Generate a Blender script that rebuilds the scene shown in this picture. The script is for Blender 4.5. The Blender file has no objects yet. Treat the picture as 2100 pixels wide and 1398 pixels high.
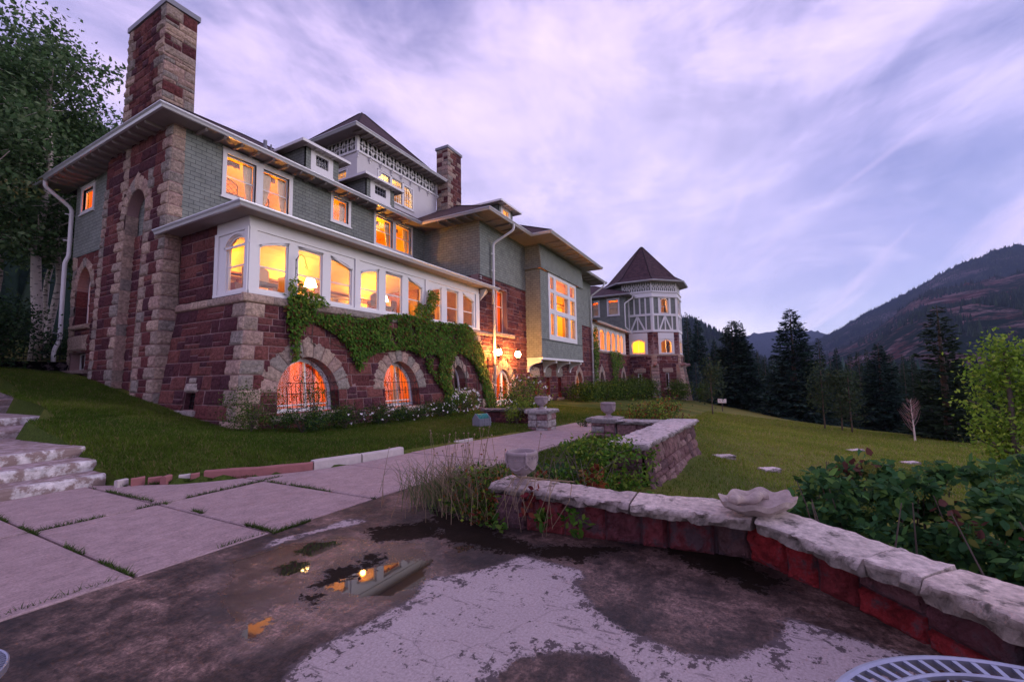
import bpy, math, random
import numpy as np
from mathutils import Vector, Matrix
from mathutils.geometry import tessellate_polygon
random.seed(7); rng = np.random.default_rng(11)
R_ = math.radians
scene = bpy.context.scene
COL = scene.collection

# ------------------------------------------------------------------ camera
EYE = 1.6
CX, CY, FP = 1050.0, 699.0, 887.0          # focal length in pixels of a 2100 px wide frame
def _ray(px, py):
    v = np.array([px-CX, FP, -(py-CY)]); return v/np.linalg.norm(v)
_v1, _v2 = _ray(1530, 766), _ray(-605, 804)
_X = _v1; _Y = _v2-np.dot(_v2, _X)*_X; _Y /= np.linalg.norm(_Y); _Z = np.cross(_X, _Y)
_R = np.array([_X, _Y, _Z])
def P(px, py, plane, val):
    """world point where the sight line meets a world plane"""
    d = _R @ _ray(px, py); o = np.array([0, 0, EYE]); i = 'xyz'.index(plane)
    return o+(val-o[i])/d[i]*d
cd = bpy.data.cameras.new('camera'); cam = bpy.data.objects.new('camera', cd); COL.objects.link(cam)
r_, f_, u_ = _R@[1, 0, 0], _R@[0, 1, 0], _R@[0, 0, 1]
cam.matrix_world = Matrix(((r_[0], u_[0], -f_[0], 0), (r_[1], u_[1], -f_[1], 0), (r_[2], u_[2], -f_[2], EYE), (0, 0, 0, 1)))
cd.sensor_width = 36; cd.lens = 36*FP/2100; cd.clip_start = .05; cd.clip_end = 30000
scene.camera = cam

# ------------------------------------------------------------------ sky, sun, exposure
SUN_EL, SUN_AZ = R_(13), R_(-58)            # sun azimuth measured from +x
w = bpy.data.worlds.new('World'); scene.world = w; w.use_nodes = True
nt = w.node_tree; nt.nodes.clear()
def N(t, typ, **kw):
    n = t.nodes.new(typ)
    for k, v in kw.items():
        if k == 'inp':
            for kk, vv in v.items(): n.inputs[kk].default_value = vv
        else: setattr(n, k, v)
    return n
def L(t, a, b): t.links.new(a, b)
def ramp(t, fac, stops, interp='LINEAR'):
    n = t.nodes.new('ShaderNodeValToRGB'); n.color_ramp.interpolation = interp
    e = n.color_ramp.elements
    while len(e) < len(stops): e.new(.5)
    for i, (p, c) in enumerate(stops):
        e[i].position = p; e[i].color = (*c, 1) if len(c) == 3 else c
    if fac is not None: L(t, fac, n.inputs[0])
    return n.outputs[0]
def mth(t, op, a, b=None, c=None, clamp=False):
    n = t.nodes.new('ShaderNodeMath'); n.operation = op; n.use_clamp = clamp
    for i, x in enumerate((a, b, c)):
        if x is None: continue
        if isinstance(x, (int, float)): n.inputs[i].default_value = x
        else: L(t, x, n.inputs[i])
    return n.outputs[0]
def mixc(t, fac, a, b, mode='MIX'):
    n = t.nodes.new('ShaderNodeMix'); n.data_type = 'RGBA'; n.blend_type = mode
    for s, x in ((n.inputs[0], fac), (n.inputs[6], a), (n.inputs[7], b)):
        if isinstance(x, (int, float)): s.default_value = x
        elif isinstance(x, tuple): s.default_value = (*x, 1)
        else: L(t, x, s)
    return n.outputs[2]
def noise(t, vec, scale, detail=4, rough=.55, dist=0.0):
    n = t.nodes.new('ShaderNodeTexNoise'); n.inputs['Scale'].default_value = scale
    n.inputs['Detail'].default_value = detail; n.inputs['Roughness'].default_value = rough
    n.inputs['Distortion'].default_value = dist
    if vec is not None: L(t, vec, n.inputs['Vector'])
    return n.outputs['Fac']
def build_world():
    t = nt
    out = N(t, 'ShaderNodeOutputWorld')
    sky = N(t, 'ShaderNodeTexSky', sky_type='NISHITA', sun_disc=False)
    sky.sun_elevation = SUN_EL; sky.sun_rotation = R_(90)-SUN_AZ; sky.altitude = 2400
    b1 = N(t, 'ShaderNodeBackground', inp={'Strength': .05}); L(t, sky.outputs[0], b1.inputs[0])
    tc = N(t, 'ShaderNodeTexCoord')
    sx = N(t, 'ShaderNodeSeparateXYZ'); L(t, tc.outputs['Generated'], sx.inputs[0])
    z = mth(t, 'ADD', mth(t, 'MAXIMUM', sx.outputs[2], 0.0), .3)
    px = mth(t, 'DIVIDE', sx.outputs[0], z); py = mth(t, 'DIVIDE', sx.outputs[1], z)
    def pl(sx_, sy_, ox, oy, rot=0.0):
        c, s = math.cos(rot), math.sin(rot)
        a = mth(t, 'ADD', mth(t, 'MULTIPLY', px, c), mth(t, 'MULTIPLY', py, s))
        b = mth(t, 'SUBTRACT', mth(t, 'MULTIPLY', py, c), mth(t, 'MULTIPLY', px, s))
        cx = N(t, 'ShaderNodeCombineXYZ')
        L(t, mth(t, 'MULTIPLY_ADD', a, sx_, ox), cx.inputs[0]); L(t, mth(t, 'MULTIPLY_ADD', b, sy_, oy), cx.inputs[1])
        return cx.outputs[0]
    sm = N(t, 'ShaderNodeMapping', inp={'Rotation': (R_(-18), R_(24), R_(30)), 'Scale': (1.0, 1.25, 2.8), 'Location': (3.3, 1.7, .4)}); L(t, tc.outputs['Generated'], sm.inputs[0])
    n1 = noise(t, sm.outputs[0], 1.9, 10, .62, .45)      # broad cloud banks
    n2 = noise(t, pl(1.6, 3.6, 7.7, 4.1, .25), 1.9, 7, .6, .4)          # mackerel streaks
    n3 = noise(t, pl(.5, 2.2, 11.3, 9.4, .3), 1.0, 5, .6, .6)
    dens = mth(t, 'ADD', mth(t, 'MULTIPLY', n1, .78), mth(t, 'MULTIPLY', n2, .22))
    col = ramp(t, dens, [(.36, (.20, .17, .38)), (.43, (.32, .265, .49)), (.48, (.44, .35, .60)), (.535, (.61, .47, .74)), (.64, (.80, .62, .84))])
    # darker, bluer towards the low right of the sky; pale glow where the sun has gone down
    def toward(v, lo, hi):
        v = np.array(v, float); v /= np.linalg.norm(v)
        dp = N(t, 'ShaderNodeVectorMath', operation='DOT_PRODUCT'); L(t, tc.outputs['Generated'], dp.inputs[0]); dp.inputs[1].default_value = tuple(v)
        mr = N(t, 'ShaderNodeMapRange', interpolation_type='SMOOTHSTEP', inp={'From Min': lo, 'From Max': hi}); L(t, dp.outputs['Value'], mr.inputs[0])
        return mr.outputs[0]
    low = toward(_R@_ray(1800, 660), .88, .985)
    n4 = noise(t, sm.outputs[0], 2.6, 8, .6, .8); low = mth(t, 'MULTIPLY', low, ramp(t, n4, [(.38, (.35,)*3), (.56, (1, 1, 1))]))
    col = mixc(t, mth(t, 'MULTIPLY', low, .8), col, (.235, .20, .46))
    wisp = mth(t, 'MULTIPLY', ramp(t, n3, [(.5, (0, 0, 0)), (.62, (1, 1, 1))]), mth(t, 'MULTIPLY', toward(_R@_ray(1900, 430), .9, .98), .9))
    col = mixc(t, wisp, col, (.68, .48, .72))
    bright = toward(_R@_ray(1200, 450), .86, 1.0)
    col = mixc(t, mth(t, 'MULTIPLY', bright, .42), col, (.82, .66, .92))
    glow = mth(t, 'MULTIPLY', toward(_R@_ray(1430, 690), .983, .9995), ramp(t, sx.outputs[2], [(.0, (1, 1, 1)), (.17, (0, 0, 0))]))
    col = mixc(t, mth(t, 'MULTIPLY', glow, .9), col, (1.0, .8, .86))
    b2 = N(t, 'ShaderNodeBackground', inp={'Strength': .93}); L(t, col, b2.inputs[0])
    ad = N(t, 'ShaderNodeAddShader'); L(t, b1.outputs[0], ad.inputs[0]); L(t, b2.outputs[0], ad.inputs[1])
    L(t, ad.outputs[0], out.inputs[0])
build_world()
sd = bpy.data.lights.new('sun', 'SUN'); sd.energy = .9; sd.angle = R_(30); sd.color = (1, .9, .9)
so = bpy.data.objects.new('sun', sd); COL.objects.link(so)
so.rotation_euler = Vector((math.cos(SUN_EL)*math.cos(SUN_AZ), math.cos(SUN_EL)*math.sin(SUN_AZ), math.sin(SUN_EL))).to_track_quat('Z', 'Y').to_euler()
scene.view_settings.view_transform = 'Standard'; scene.view_settings.look = 'None'
scene.view_settings.gamma = 1; scene.view_settings.use_curve_mapping = False
scene.view_settings.exposure = .52
try:
    scene.cycles.use_light_tree = True
    scene.cycles.max_bounces = 8; scene.cycles.transparent_max_bounces = 24
    scene.cycles.sample_clamp_indirect = 4.0; scene.cycles.volume_bounces = 0
    scene.cycles.use_denoising = True
except Exception: pass

# ------------------------------------------------------------------ materials
MATS = {}
def mat(name):
    m = bpy.data.materials.new(name); m.use_nodes = True; t = m.node_tree
    t.nodes.clear(); o = N(t, 'ShaderNodeOutputMaterial'); b = N(t, 'ShaderNodeBsdfPrincipled'); L(t, b.outputs[0], o.inputs[0])
    MATS[name] = m
    return m, t, b, o
def bump(t, b, h, strength, dist=.02, prev=None):
    n = N(t, 'ShaderNodeBump', inp={'Strength': strength, 'Distance': dist}); L(t, h, n.inputs['Height'])
    if prev is not None: L(t, prev, n.inputs['Normal'])
    if b is not None: L(t, n.outputs[0], b.inputs['Normal'])
    return n.outputs[0]
def simple(name, col, rough=.6, metal=0.0, var=.25, scale=6.0, bmp=0.0, bscale=40.0, detail=4, spec=.5):
    m, t, b, o = mat(name)
    tc = N(t, 'ShaderNodeTexCoord').outputs['Object']
    n = noise(t, tc, scale, detail)
    c = mixc(t, n, tuple(x*(1-var) for x in col), tuple(min(1, x*(1+var)) for x in col))
    L(t, c, b.inputs['Base Color']); b.inputs['Roughness'].default_value = rough; b.inputs['Metallic'].default_value = metal
    b.inputs['Specular IOR Level'].default_value = spec
    if bmp: bump(t, b, noise(t, tc, bscale, 5), bmp, .01)
    return m
def vcol(name, rough=.85, scale=14.0, var=.35, bmp=.5, bdist=.02, trans=0.0, spec=.3, dirt=None, dth=.5):
    """base colour from the mesh's own colour attribute (each block, leaf or slab has its own tone)"""
    m, t, b, o = mat(name)
    tc = N(t, 'ShaderNodeTexCoord').outputs['Object']
    a = N(t, 'ShaderNodeAttribute', attribute_name='Col').outputs['Color']
    if var:
        n = noise(t, tc, scale, 6, .65)
        f = ramp(t, n, [(.3, (1-var,)*3), (.7, (1+var*.8,)*3)])
        c = mixc(t, 1.0, a, f, 'MULTIPLY')
    else: c = a
    if dirt:
        n2 = noise(t, tc, dirt[1], 6, .7)
        c = mixc(t, ramp(t, n2, [(dth, (0, 0, 0)), (dth+.1, (dirt[2],)*3)]), c, dirt[0])
    L(t, c, b.inputs['Base Color']); b.inputs['Roughness'].default_value = rough; b.inputs['Specular IOR Level'].default_value = spec
    if bmp: bump(t, b, noise(t, tc, scale*1.6, 7, .7), bmp, bdist)
    if trans:
        tr = N(t, 'ShaderNodeBsdfTranslucent'); L(t, c, tr.inputs[0]); mx = N(t, 'ShaderNodeMixShader', inp={0: trans})
        L(t, b.outputs[0], mx.inputs[1]); L(t, tr.outputs[0], mx.inputs[2]); L(t, mx.outputs[0], o.inputs[0])
    return m
M = {}
M['stone'] = vcol('rock_faced_sandstone', .92, 12, .5, 1.0, .06, spec=.15)
M['mortar'] = simple('mortar', (.27, .165, .16), .95, var=.3, scale=30, bmp=.4, bscale=90)
M['leaf'] = vcol('leaf', .7, 3, .3, 0, trans=.3, spec=.12)
M['needle'] = vcol('needle', .85, 2, .35, 0, trans=.1, spec=.06)
M['bark'] = simple('bark', (.10, .075, .06), .95, var=.5, scale=14, bmp=.8, bscale=30)
M['white'] = simple('white_paint', (.74, .72, .72), .45, var=.06, scale=9, bmp=.08, bscale=60)
M['soffit'] = simple('soffit_paint', (.27, .23, .22), .6, var=.2, scale=5, bmp=.2, bscale=20)
M['gutter'] = simple('gutter_metal', (.6, .6, .64), .32, .35, .06, 5)
M['iron'] = simple('wrought_iron', (.012, .012, .014), .5, .6, .3, 20)
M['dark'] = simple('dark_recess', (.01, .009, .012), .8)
M['stucco'] = simple('stucco', (.66, .63, .63), .9, var=.07, scale=3, bmp=.3, bscale=80)
M['brass'] = simple('lantern_metal', (.05, .03, .02), .5, .8, .3, 20)
M['wood'] = simple('dark_wood', (.16, .05, .02), .45, var=.4, scale=5)
M['redcloth'] = simple('red_fabric', (.75, .14, .03), .8, var=.3, scale=4)
M['plaster'] = simple('warm_plaster', (.66, .46, .2), .85, var=.38, scale=1.6, bmp=.6, bscale=9, detail=8)
M['yellow'] = simple('yellow_wall', (.8, .5, .12), .8, var=.12, scale=2)
M['orange'] = simple('orange_wall', (.7, .25, .07), .8, var=.2, scale=2)
M['curtain'] = simple('sheer_curtain', (.8, .62, .42), .8, var=.15, scale=8)
M['greypl'] = simple('grey_plastic', (.2, .2, .24), .5, var=.2)
M['teal'] = simple('green_hose', (.03, .25, .22), .4, var=.2)
M['blackpl'] = simple('black_plastic', (.02, .02, .022), .4)
def glass_mat():
    m, t, b, o = mat('window_glass')
    t.nodes.remove(b)
    tr = N(t, 'ShaderNodeBsdfTransparent', inp={'Color': (.93, .93, .93, 1)})
    gl = N(t, 'ShaderNodeBsdfGlossy', inp={'Roughness': .02, 'Color': (.9, .9, .95, 1)})
    fr = N(t, 'ShaderNodeFresnel', inp={'IOR': 1.5}); f = mth(t, 'MULTIPLY', fr.outputs[0], .6, clamp=True)
    mx = N(t, 'ShaderNodeMixShader'); L(t, f, mx.inputs[0]); L(t, tr.outputs[0], mx.inputs[1]); L(t, gl.outputs[0], mx.inputs[2]); L(t, mx.outputs[0], o.inputs[0])
    return m
M['glass'] = glass_mat()
def emis(name, col, s):
    m, t, b, o = mat(name); b.inputs['Base Color'].default_value = (*col, 1)
    b.inputs['Emission Color'].default_value = (*col, 1); b.inputs['Emission Strength'].default_value = s
    return m
M['lamp'] = emis('lit_lamp', (1, .62, .22), 22)
M['friezeshade'] = simple('shaded_frieze_ground', (.055, .065, .06), .8)  # green-grey shingle tone darkened, overhang shade behind the lattice put into the colour
M['bulb'] = emis('lit_globe', (1, .40, .09), 420)
def litshade():
    m, t, b, o = mat('lit_interior'); return m
def shingle(name, c1, c2, mort, bw, bh, off=.5, msize=.012, bmp=.6, rough=.75, mottled=.3):
    m, t, b, o = mat(name)
    uv = N(t, 'ShaderNodeUVMap').outputs[0]
    br = N(t, 'ShaderNodeTexBrick', offset=off, inp={'Scale': 1.0, 'Mortar Size': msize, 'Mortar Smooth': .1, 'Bias': 0.0, 'Brick Width': bw, 'Row Height': bh,
        'Color1': (*c1, 1), 'Color2': (*c2, 1), 'Mortar': (*mort, 1)})
    L(t, uv, br.inputs[0])
    n = noise(t, uv, 2.2, 6, .65)
    c = mixc(t, 1.0, br.outputs[0], ramp(t, n, [(.25, (1-mottled,)*3), (.75, (1+mottled,)*3)]), 'MULTIPLY')
    L(t, c, b.inputs['Base Color']); b.inputs['Roughness'].default_value = rough; b.inputs['Specular IOR Level'].default_value = .25
    # each course laps over the one below: saw-tooth height
    sx = N(t, 'ShaderNodeSeparateXYZ'); L(t, uv, sx.inputs[0])
    saw = mth(t, 'FRACT', mth(t, 'DIVIDE', sx.outputs[1], bh))
    h = mth(t, 'ADD', mth(t, 'MULTIPLY', mth(t, 'SUBTRACT', 1.0, saw), .5), mth(t, 'MULTIPLY', mth(t, 'SUBTRACT', 1.0, br.outputs['Fac']), .6))
    h = mth(t, 'ADD', h, mth(t, 'MULTIPLY', noise(t, uv, 30, 4), .25))
    bump(t, b, h, bmp, .02)
    return m
M['shingle'] = shingle('green_grey_shingle', (.235, .255, .225), (.20, .22, .20), (.085, .095, .09), .34, .15, .43, .010, .5, .75, .26)
M['roof'] = shingle('asphalt_roof_shingle', (.085, .045, .05), (.05, .027, .034), (.022, .013, .017), .33, .15, .5, .009, .6, .9, .45)

# ------------------------------------------------------------------ mesh helpers
def link(o, parent=None):
    COL.objects.link(o)
    if parent is not None: o.parent = parent
    return o
def tag(o, label=None, cat=None, group=None, kind=None):
    if label: o['label'] = label
    if cat: o['category'] = cat
    if group: o['group'] = group
    if kind: o['kind'] = kind
    return o
def empty(name, loc=(0, 0, 0), rz=0.0, parent=None):
    o = bpy.data.objects.new(name, None); o.location = loc; o.rotation_euler = (0, 0, rz); o.empty_display_size = .2
    return link(o, parent)
class MB:
    """collects vertices and faces, with optional colour and uv, into one mesh"""
    def __init__(s): s.v = []; s.f = []; s.c = []; s.uv = []; s.mi = []; s.n = 0; s.hasc = False; s.hasuv = False
    def add(s, verts, faces, col=None, uv=None, mi=0):
        b = s.n; verts = [tuple(map(float, p)) for p in verts]
        s.v.extend(verts); s.n += len(verts)
        s.f.extend([tuple(i+b for i in f) for f in faces]); s.mi.extend([mi]*len(faces))
        if col is not None: s.hasc = True
        if col is None: col = (.5, .5, .5)
        if len(verts) and np.ndim(col) == 1: s.c.extend([tuple(col[:3])]*len(verts))
        else: s.c.extend([tuple(x[:3]) for x in col])
        if uv is not None: s.hasuv = True; s.uv.extend(uv)
        else: s.uv.extend([(0, 0)]*len(verts))
    def box(s, a, b, col=None, mi=0):
        x0, y0, z0 = a; x1, y1, z1 = b
        v = [(x0, y0, z0), (x1, y0, z0), (x1, y1, z0), (x0, y1, z0), (x0, y0, z1), (x1, y0, z1), (x1, y1, z1), (x0, y1, z1)]
        s.add(v, [(0, 3, 2, 1), (4, 5, 6, 7), (0, 1, 5, 4), (1, 2, 6, 5), (2, 3, 7, 6), (3, 0, 4, 7)], col, mi=mi)
    def hexa(s, v, col=None, mi=0):
        s.add(v, [(0, 3, 2, 1), (4, 5, 6, 7), (0, 1, 5, 4), (1, 2, 6, 5), (2, 3, 7, 6), (3, 0, 4, 7)], col, mi=mi)
    def tube(s, pts, rad, n=8, col=None, closed=False, mi=0, cap=True):
        pts = [Vector(p) for p in pts]; k = len(pts)
        rads = rad if hasattr(rad, '__len__') else [rad]*k
        up = Vector((0, 0, 1)); vs = []; prev = None
        for i, p in enumerate(pts):
            a = pts[max(i-1, 0)] if not closed else pts[(i-1) % k]; b = pts[min(i+1, k-1)] if not closed else pts[(i+1) % k]
            d = (b-a); d = d.normalized() if d.length > 1e-9 else Vector((0, 0, 1))
            if prev is None: x = d.cross(up); x = x.normalized() if x.length > .05 else d.cross(Vector((1, 0, 0))).normalized()
            else: x = (prev-d*prev.dot(d)); x = x.normalized() if x.length > 1e-6 else prev
            prev = x; y = d.cross(x)
            for j in range(n):
                t_ = 2*math.pi*j/n; vs.append(p+(x*math.cos(t_)+y*math.sin(t_))*rads[i])
        f = []
        for i in range(k if closed else k-1):
            for j in range(n):
                a = i*n+j; b = i*n+(j+1) % n; c = ((i+1) % k)*n+(j+1) % n; d = ((i+1) % k)*n+j
                f.append((a, b, c, d))
        if not closed and cap: f.append(tuple(range(n-1, -1, -1))); f.append(tuple(range((k-1)*n, k*n)))
        s.add(vs, f, col, mi=mi)
    def lathe(s, prof, c=(0, 0, 0), n=24, col=None, mi=0, cap=True):
        vs = []; k = len(prof)
        for (r, z) in prof:
            for j in range(n):
                a = 2*math.pi*j/n; vs.append((c[0]+r*math.cos(a), c[1]+r*math.sin(a), c[2]+z))
        f = [(i*n+j, i*n+(j+1) % n, (i+1)*n+(j+1) % n, (i+1)*n+j) for i in range(k-1) for j in range(n)]
        if cap: f.append(tuple(range(n-1, -1, -1))); f.append(tuple(range((k-1)*n, k*n)))
        s.add(vs, f, col, mi=mi)
    def grid(s, V, col=None, keep=None, uv=None, mi=0, flip=False):
        """V: (ny,nx,3) array"""
        ny, nx = V.shape[:2]; f = []
        for j in range(ny-1):
            for i in range(nx-1):
                if keep is not None and not keep[j, i]: continue
                q = (j*nx+i, j*nx+i+1, (j+1)*nx+i+1, (j+1)*nx+i)
                f.append(q[::-1] if flip else q)
        s.add(V.reshape(-1, 3), f, col if col is None or np.ndim(col) == 1 else np.asarray(col).reshape(-1, 3), uv, mi)
    def build(s, name, material, parent=None, smooth=False):
        me = bpy.data.meshes.new(name); me.from_pydata(s.v, [], s.f)
        if s.hasc:
            a = me.color_attributes.new('Col', 'FLOAT_COLOR', 'POINT')
            arr = np.ones((len(s.v), 4), np.float32); arr[:, :3] = np.array(s.c, np.float32); a.data.foreach_set('color', arr.ravel())
        if s.hasuv:
            u = me.uv_layers.new(name='UVMap'); li = np.zeros(len(me.loops), np.int32); me.loops.foreach_get('vertex_index', li)
            u.data.foreach_set('uv', np.array(s.uv, np.float32)[li].ravel())
        for m in (material if isinstance(material, (list, tuple)) else [material]): me.materials.append(m)
        if any(s.mi): me.polygons.foreach_set('material_index', np.array(s.mi, np.int32))
        if smooth: me.polygons.foreach_set('use_smooth', np.ones(len(me.polygons), bool))
        me.update()
        return link(bpy.data.objects.new(name, me), parent)
def np_mesh(name, V, F, material, col=None, parent=None, smooth=False):
    """fast mesh from arrays: V (n,3), F (m,k)"""
    me = bpy.data.meshes.new(name); n, m, k = len(V), len(F), F.shape[1]
    me.vertices.add(n); me.vertices.foreach_set('co', np.asarray(V, np.float32).ravel())
    me.loops.add(m*k); me.loops.foreach_set('vertex_index', np.asarray(F, np.int32).ravel())
    me.polygons.add(m); me.polygons.foreach_set('loop_start', np.arange(0, m*k, k, dtype=np.int32)); me.polygons.foreach_set('loop_total', np.full(m, k, np.int32))
    if smooth: me.polygons.foreach_set('use_smooth', np.ones(m, bool))
    me.update(calc_edges=True)
    if col is not None:
        a = me.color_attributes.new('Col', 'FLOAT_COLOR', 'POINT'); arr = np.ones((n, 4), np.float32); arr[:, :3] = col; a.data.foreach_set('color', arr.ravel())
    me.materials.append(material)
    return link(bpy.data.objects.new(name, me), parent)
def copy_tree(o, parent=None):
    c = o.copy(); COL.objects.link(c); c.parent = parent
    for ch in list(o.children): copy_tree(ch, c)
    return c
_tab = rng.random((256, 256))
def vn(x, y, seed=0):
    """value noise, vectorised"""
    x = np.asarray(x, float)+seed*17.31; y = np.asarray(y, float)+seed*9.77
    xi = np.floor(x).astype(int); yi = np.floor(y).astype(int); fx = x-xi; fy = y-yi
    fx = fx*fx*(3-2*fx); fy = fy*fy*(3-2*fy)
    g = lambda a, b: _tab[a % 256, b % 256]
    return (g(xi, yi)*(1-fx)+g(xi+1, yi)*fx)*(1-fy)+(g(xi, yi+1)*(1-fx)+g(xi+1, yi+1)*fx)*fy
def fbm(x, y, o=4, seed=0):
    r = 0; a = .5
    for i in range(o): r = r+a*vn(x*2**i, y*2**i, seed+i*3); a *= .5
    return r
def inpoly(x, y, poly):
    x = np.asarray(x, float); y = np.asarray(y, float); ins = np.zeros(x.shape, bool); n = len(poly)
    for i in range(n):
        x0, y0 = poly[i]; x1, y1 = poly[(i+1) % n]
        if y0 == y1: continue
        c = ((y0 > y) != (y1 > y)) & (x < (x1-x0)*(y-y0)/(y1-y0)+x0); ins ^= c
    return ins
# ------------------------------------------------------------------ wall frames and openings
class FR:
    """a wall plane: u runs along it, v is height, d stands proud of it"""
    def __init__(s, o, u, n, bat=None, shl=None, shr=None):
        s.o = np.array(o, float); s.u = np.array(u, float); s.n = np.array(n, float); s.bat = bat; s.shl = shl; s.shr = shr
        s.flip = (s.u[1]*s.n[0]-s.u[0]*s.n[1]) < 0
    def p(s, u, v, d=0.0):
        u, v, d = np.broadcast_arrays(np.asarray(u, float), np.asarray(v, float), np.asarray(d, float))
        if s.bat is not None: d = d+s.bat(v)
        if s.shl is not None: u0, b, span = s.shl; u = u-b(v)*np.clip(1-(u-u0)/span, 0, 1)
        if s.shr is not None: u1, b, span = s.shr; u = u+b(v)*np.clip(1-(u1-u)/span, 0, 1)
        return np.stack([s.o[0]+s.u[0]*u+s.n[0]*d, s.o[1]+s.u[1]*u+s.n[1]*d, v], -1)
def FY(Y, **k): return FR((0, Y), (1, 0), (0, -1), **k)
def FX(X, **k): return FR((X, 0), (0, 1), (-1, 0), **k)
def rect(a, b, c, d): return [(a, c), (b, c), (b, d), (a, d)]
def arch_pts(uc, w, vs, va, n=18):
    h = va-vs; out = []
    if h >= w:
        c = (h*h-w*w)/(2*w); r = w+c; t1 = math.asin(h/r)
        L_ = [(uc+c-r*math.cos(t1*i/(n/2)), vs+r*math.sin(t1*i/(n/2))) for i in range(n//2+1)]
    else:
        L_ = [(uc-w*math.cos(math.pi/2*i/(n/2)), vs+h*math.sin(math.pi/2*i/(n/2))) for i in range(n//2+1)]
    return L_+[(2*uc-u, v) for u, v in L_[-2::-1]]
def arch_poly(uc, w, v0, vs, va, n=18): return [(uc-w, v0), (uc+w, v0)]+arch_pts(uc, w, vs, va, n)[::-1]
def inset(poly, d):
    n = len(poly); out = []
    for i in range(n):
        p0 = np.array(poly[i-1]); p1 = np.array(poly[i]); p2 = np.array(poly[(i+1) % n])
        a = p1-p0; b = p2-p1; a = a/(np.linalg.norm(a)+1e-9); b = b/(np.linalg.norm(b)+1e-9)
        na = np.array((-a[1], a[0])); nb = np.array((-b[1], b[0])); m = na+nb; k = 1/(max(.35, (1+na@nb)))
        out.append(tuple(p1+m*d*k))
    return out
def panel(mb, F, outline, holes=(), d=0.0, thick=.3, col=None, mi=0, reveal=True, rmi=None, back=True):
    loops = [outline]+[list(h) for h in holes]
    flat = [p for l in loops for p in l]
    tris = tessellate_polygon([[Vector((a, b, 0)) for a, b in l] for l in loops])
    tt = []
    for a, b, c in tris:
        A, B, C_ = flat[a], flat[b], flat[c]
        s = (B[0]-A[0])*(C_[1]-A[1])-(B[1]-A[1])*(C_[0]-A[0])
        if abs(s) < 1e-9: continue
        tt.append((a, b, c) if (s > 0) != F.flip else (a, c, b))
    U = np.array(flat); mb.add(F.p(U[:, 0], U[:, 1], d), tt, col, uv=[tuple(x) for x in flat], mi=mi)
    if back: mb.add(F.p(U[:, 0], U[:, 1], d-thick), [t_[::-1] for t_ in tt], col, uv=[tuple(x) for x in flat], mi=mi)
    if reveal:
        for l in loops:
            l = np.array(l); n = len(l)
            a = F.p(l[:, 0], l[:, 1], d); b = F.p(l[:, 0], l[:, 1], d-thick)
            mb.add(np.concatenate([a, b]), [(i, (i+1) % n, n+(i+1) % n, n+i) for i in range(n)], col, uv=[tuple(x) for x in l]*2, mi=mi if rmi is None else rmi)
def fbox(mb, F, u0, u1, v0, v1, d0, d1, col=None, mi=0):
    c = [(u0, v0, d0), (u1, v0, d0), (u1, v0, d1), (u0, v0, d1), (u0, v1, d0), (u1, v1, d0), (u1, v1, d1), (u0, v1, d1)]
    mb.hexa([tuple(F.p(*x)) for x in c], col, mi)
def ring(mb, F, outer, inner, d0, d1, mi=0, col=None):
    """frame between two outlines, from depth d1 (back) to d0 (front)"""
    n = len(outer); O = np.array(outer); I = np.array(inner)
    vs = np.concatenate([F.p(O[:, 0], O[:, 1], d0), F.p(I[:, 0], I[:, 1], d0), F.p(I[:, 0], I[:, 1], d1), F.p(O[:, 0], O[:, 1], d1)])
    f = []
    for i in range(n):
        j = (i+1) % n
        f += [(i, j, n+j, n+i), (n+i, n+j, 2*n+j, 2*n+i), (3*n+i, i, j, 3*n+j)[::-1]]
    mb.add(vs, f, col, mi=mi)
REDS = [(.155, .05, .05), (.115, .038, .044), (.21, .078, .068), (.10, .036, .044), (.18, .066, .06), (.135, .045, .045), (.09, .036, .046)]
TANS = [(.43, .32, .255), (.37, .285, .235), (.49, .355, .275), (.31, .265, .23), (.44, .30, .25)]
def rpick(l, j=.08):
    c = random.choice(l); k = 1+random.uniform(-j, j); return tuple(x*k for x in c)
def block(mb, F, u0, u1, v0, v1, col, res=.07, amp=.04, base=.012, hole=None, rough=1.0):
    g = .007; u0 += g; u1 -= g; v0 += g; v1 -= g
    nx = max(2, int(math.ceil((u1-u0)/res))); ny = max(2, int(math.ceil((v1-v0)/res)))
    e = min(.05, (u1-u0)*.2, (v1-v0)*.2)
    us = np.concatenate([[u0], np.linspace(u0+e*.35, u1-e*.35, nx+1), [u1]]); vs = np.concatenate([[v0], np.linspace(v0+e*.35, v1-e*.35, ny+1), [v1]])
    U, V = np.meshgrid(us, vs)
    E_ = np.minimum(np.minimum(U-u0, u1-U), np.minimum(V-v0, v1-V)); pr = np.clip(E_/e, 0, 1)**.55
    sd = random.randint(0, 999)
    nz = fbm(U*6, V*6, 4, sd); nz = np.abs(nz-.45)*2.0*rough+.3; nz = .45*nz+.55*np.round(nz*5)/5+.25*(vn(U*16, V*16, sd+9)-.5)
    tilt = (U-(u0+u1)/2)*random.uniform(-.06, .06)+(V-(v0+v1)/2)*random.uniform(-.12, .08)
    D = -.008+pr*(base+amp*nz+tilt)
    keep = None
    if hole is not None:
        uc = (U[:-1, :-1]+U[1:, 1:])/2; vc = (V[:-1, :-1]+V[1:, 1:])/2; keep = ~hole(uc, vc)
        if not keep.any(): return
    cc = np.array(col)*(1+.25*(fbm(U*2.3, V*6, 2, sd+5)[..., None]-.45))
    mb.grid(F.p(U, V, D), cc, keep, flip=F.flip)
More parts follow.
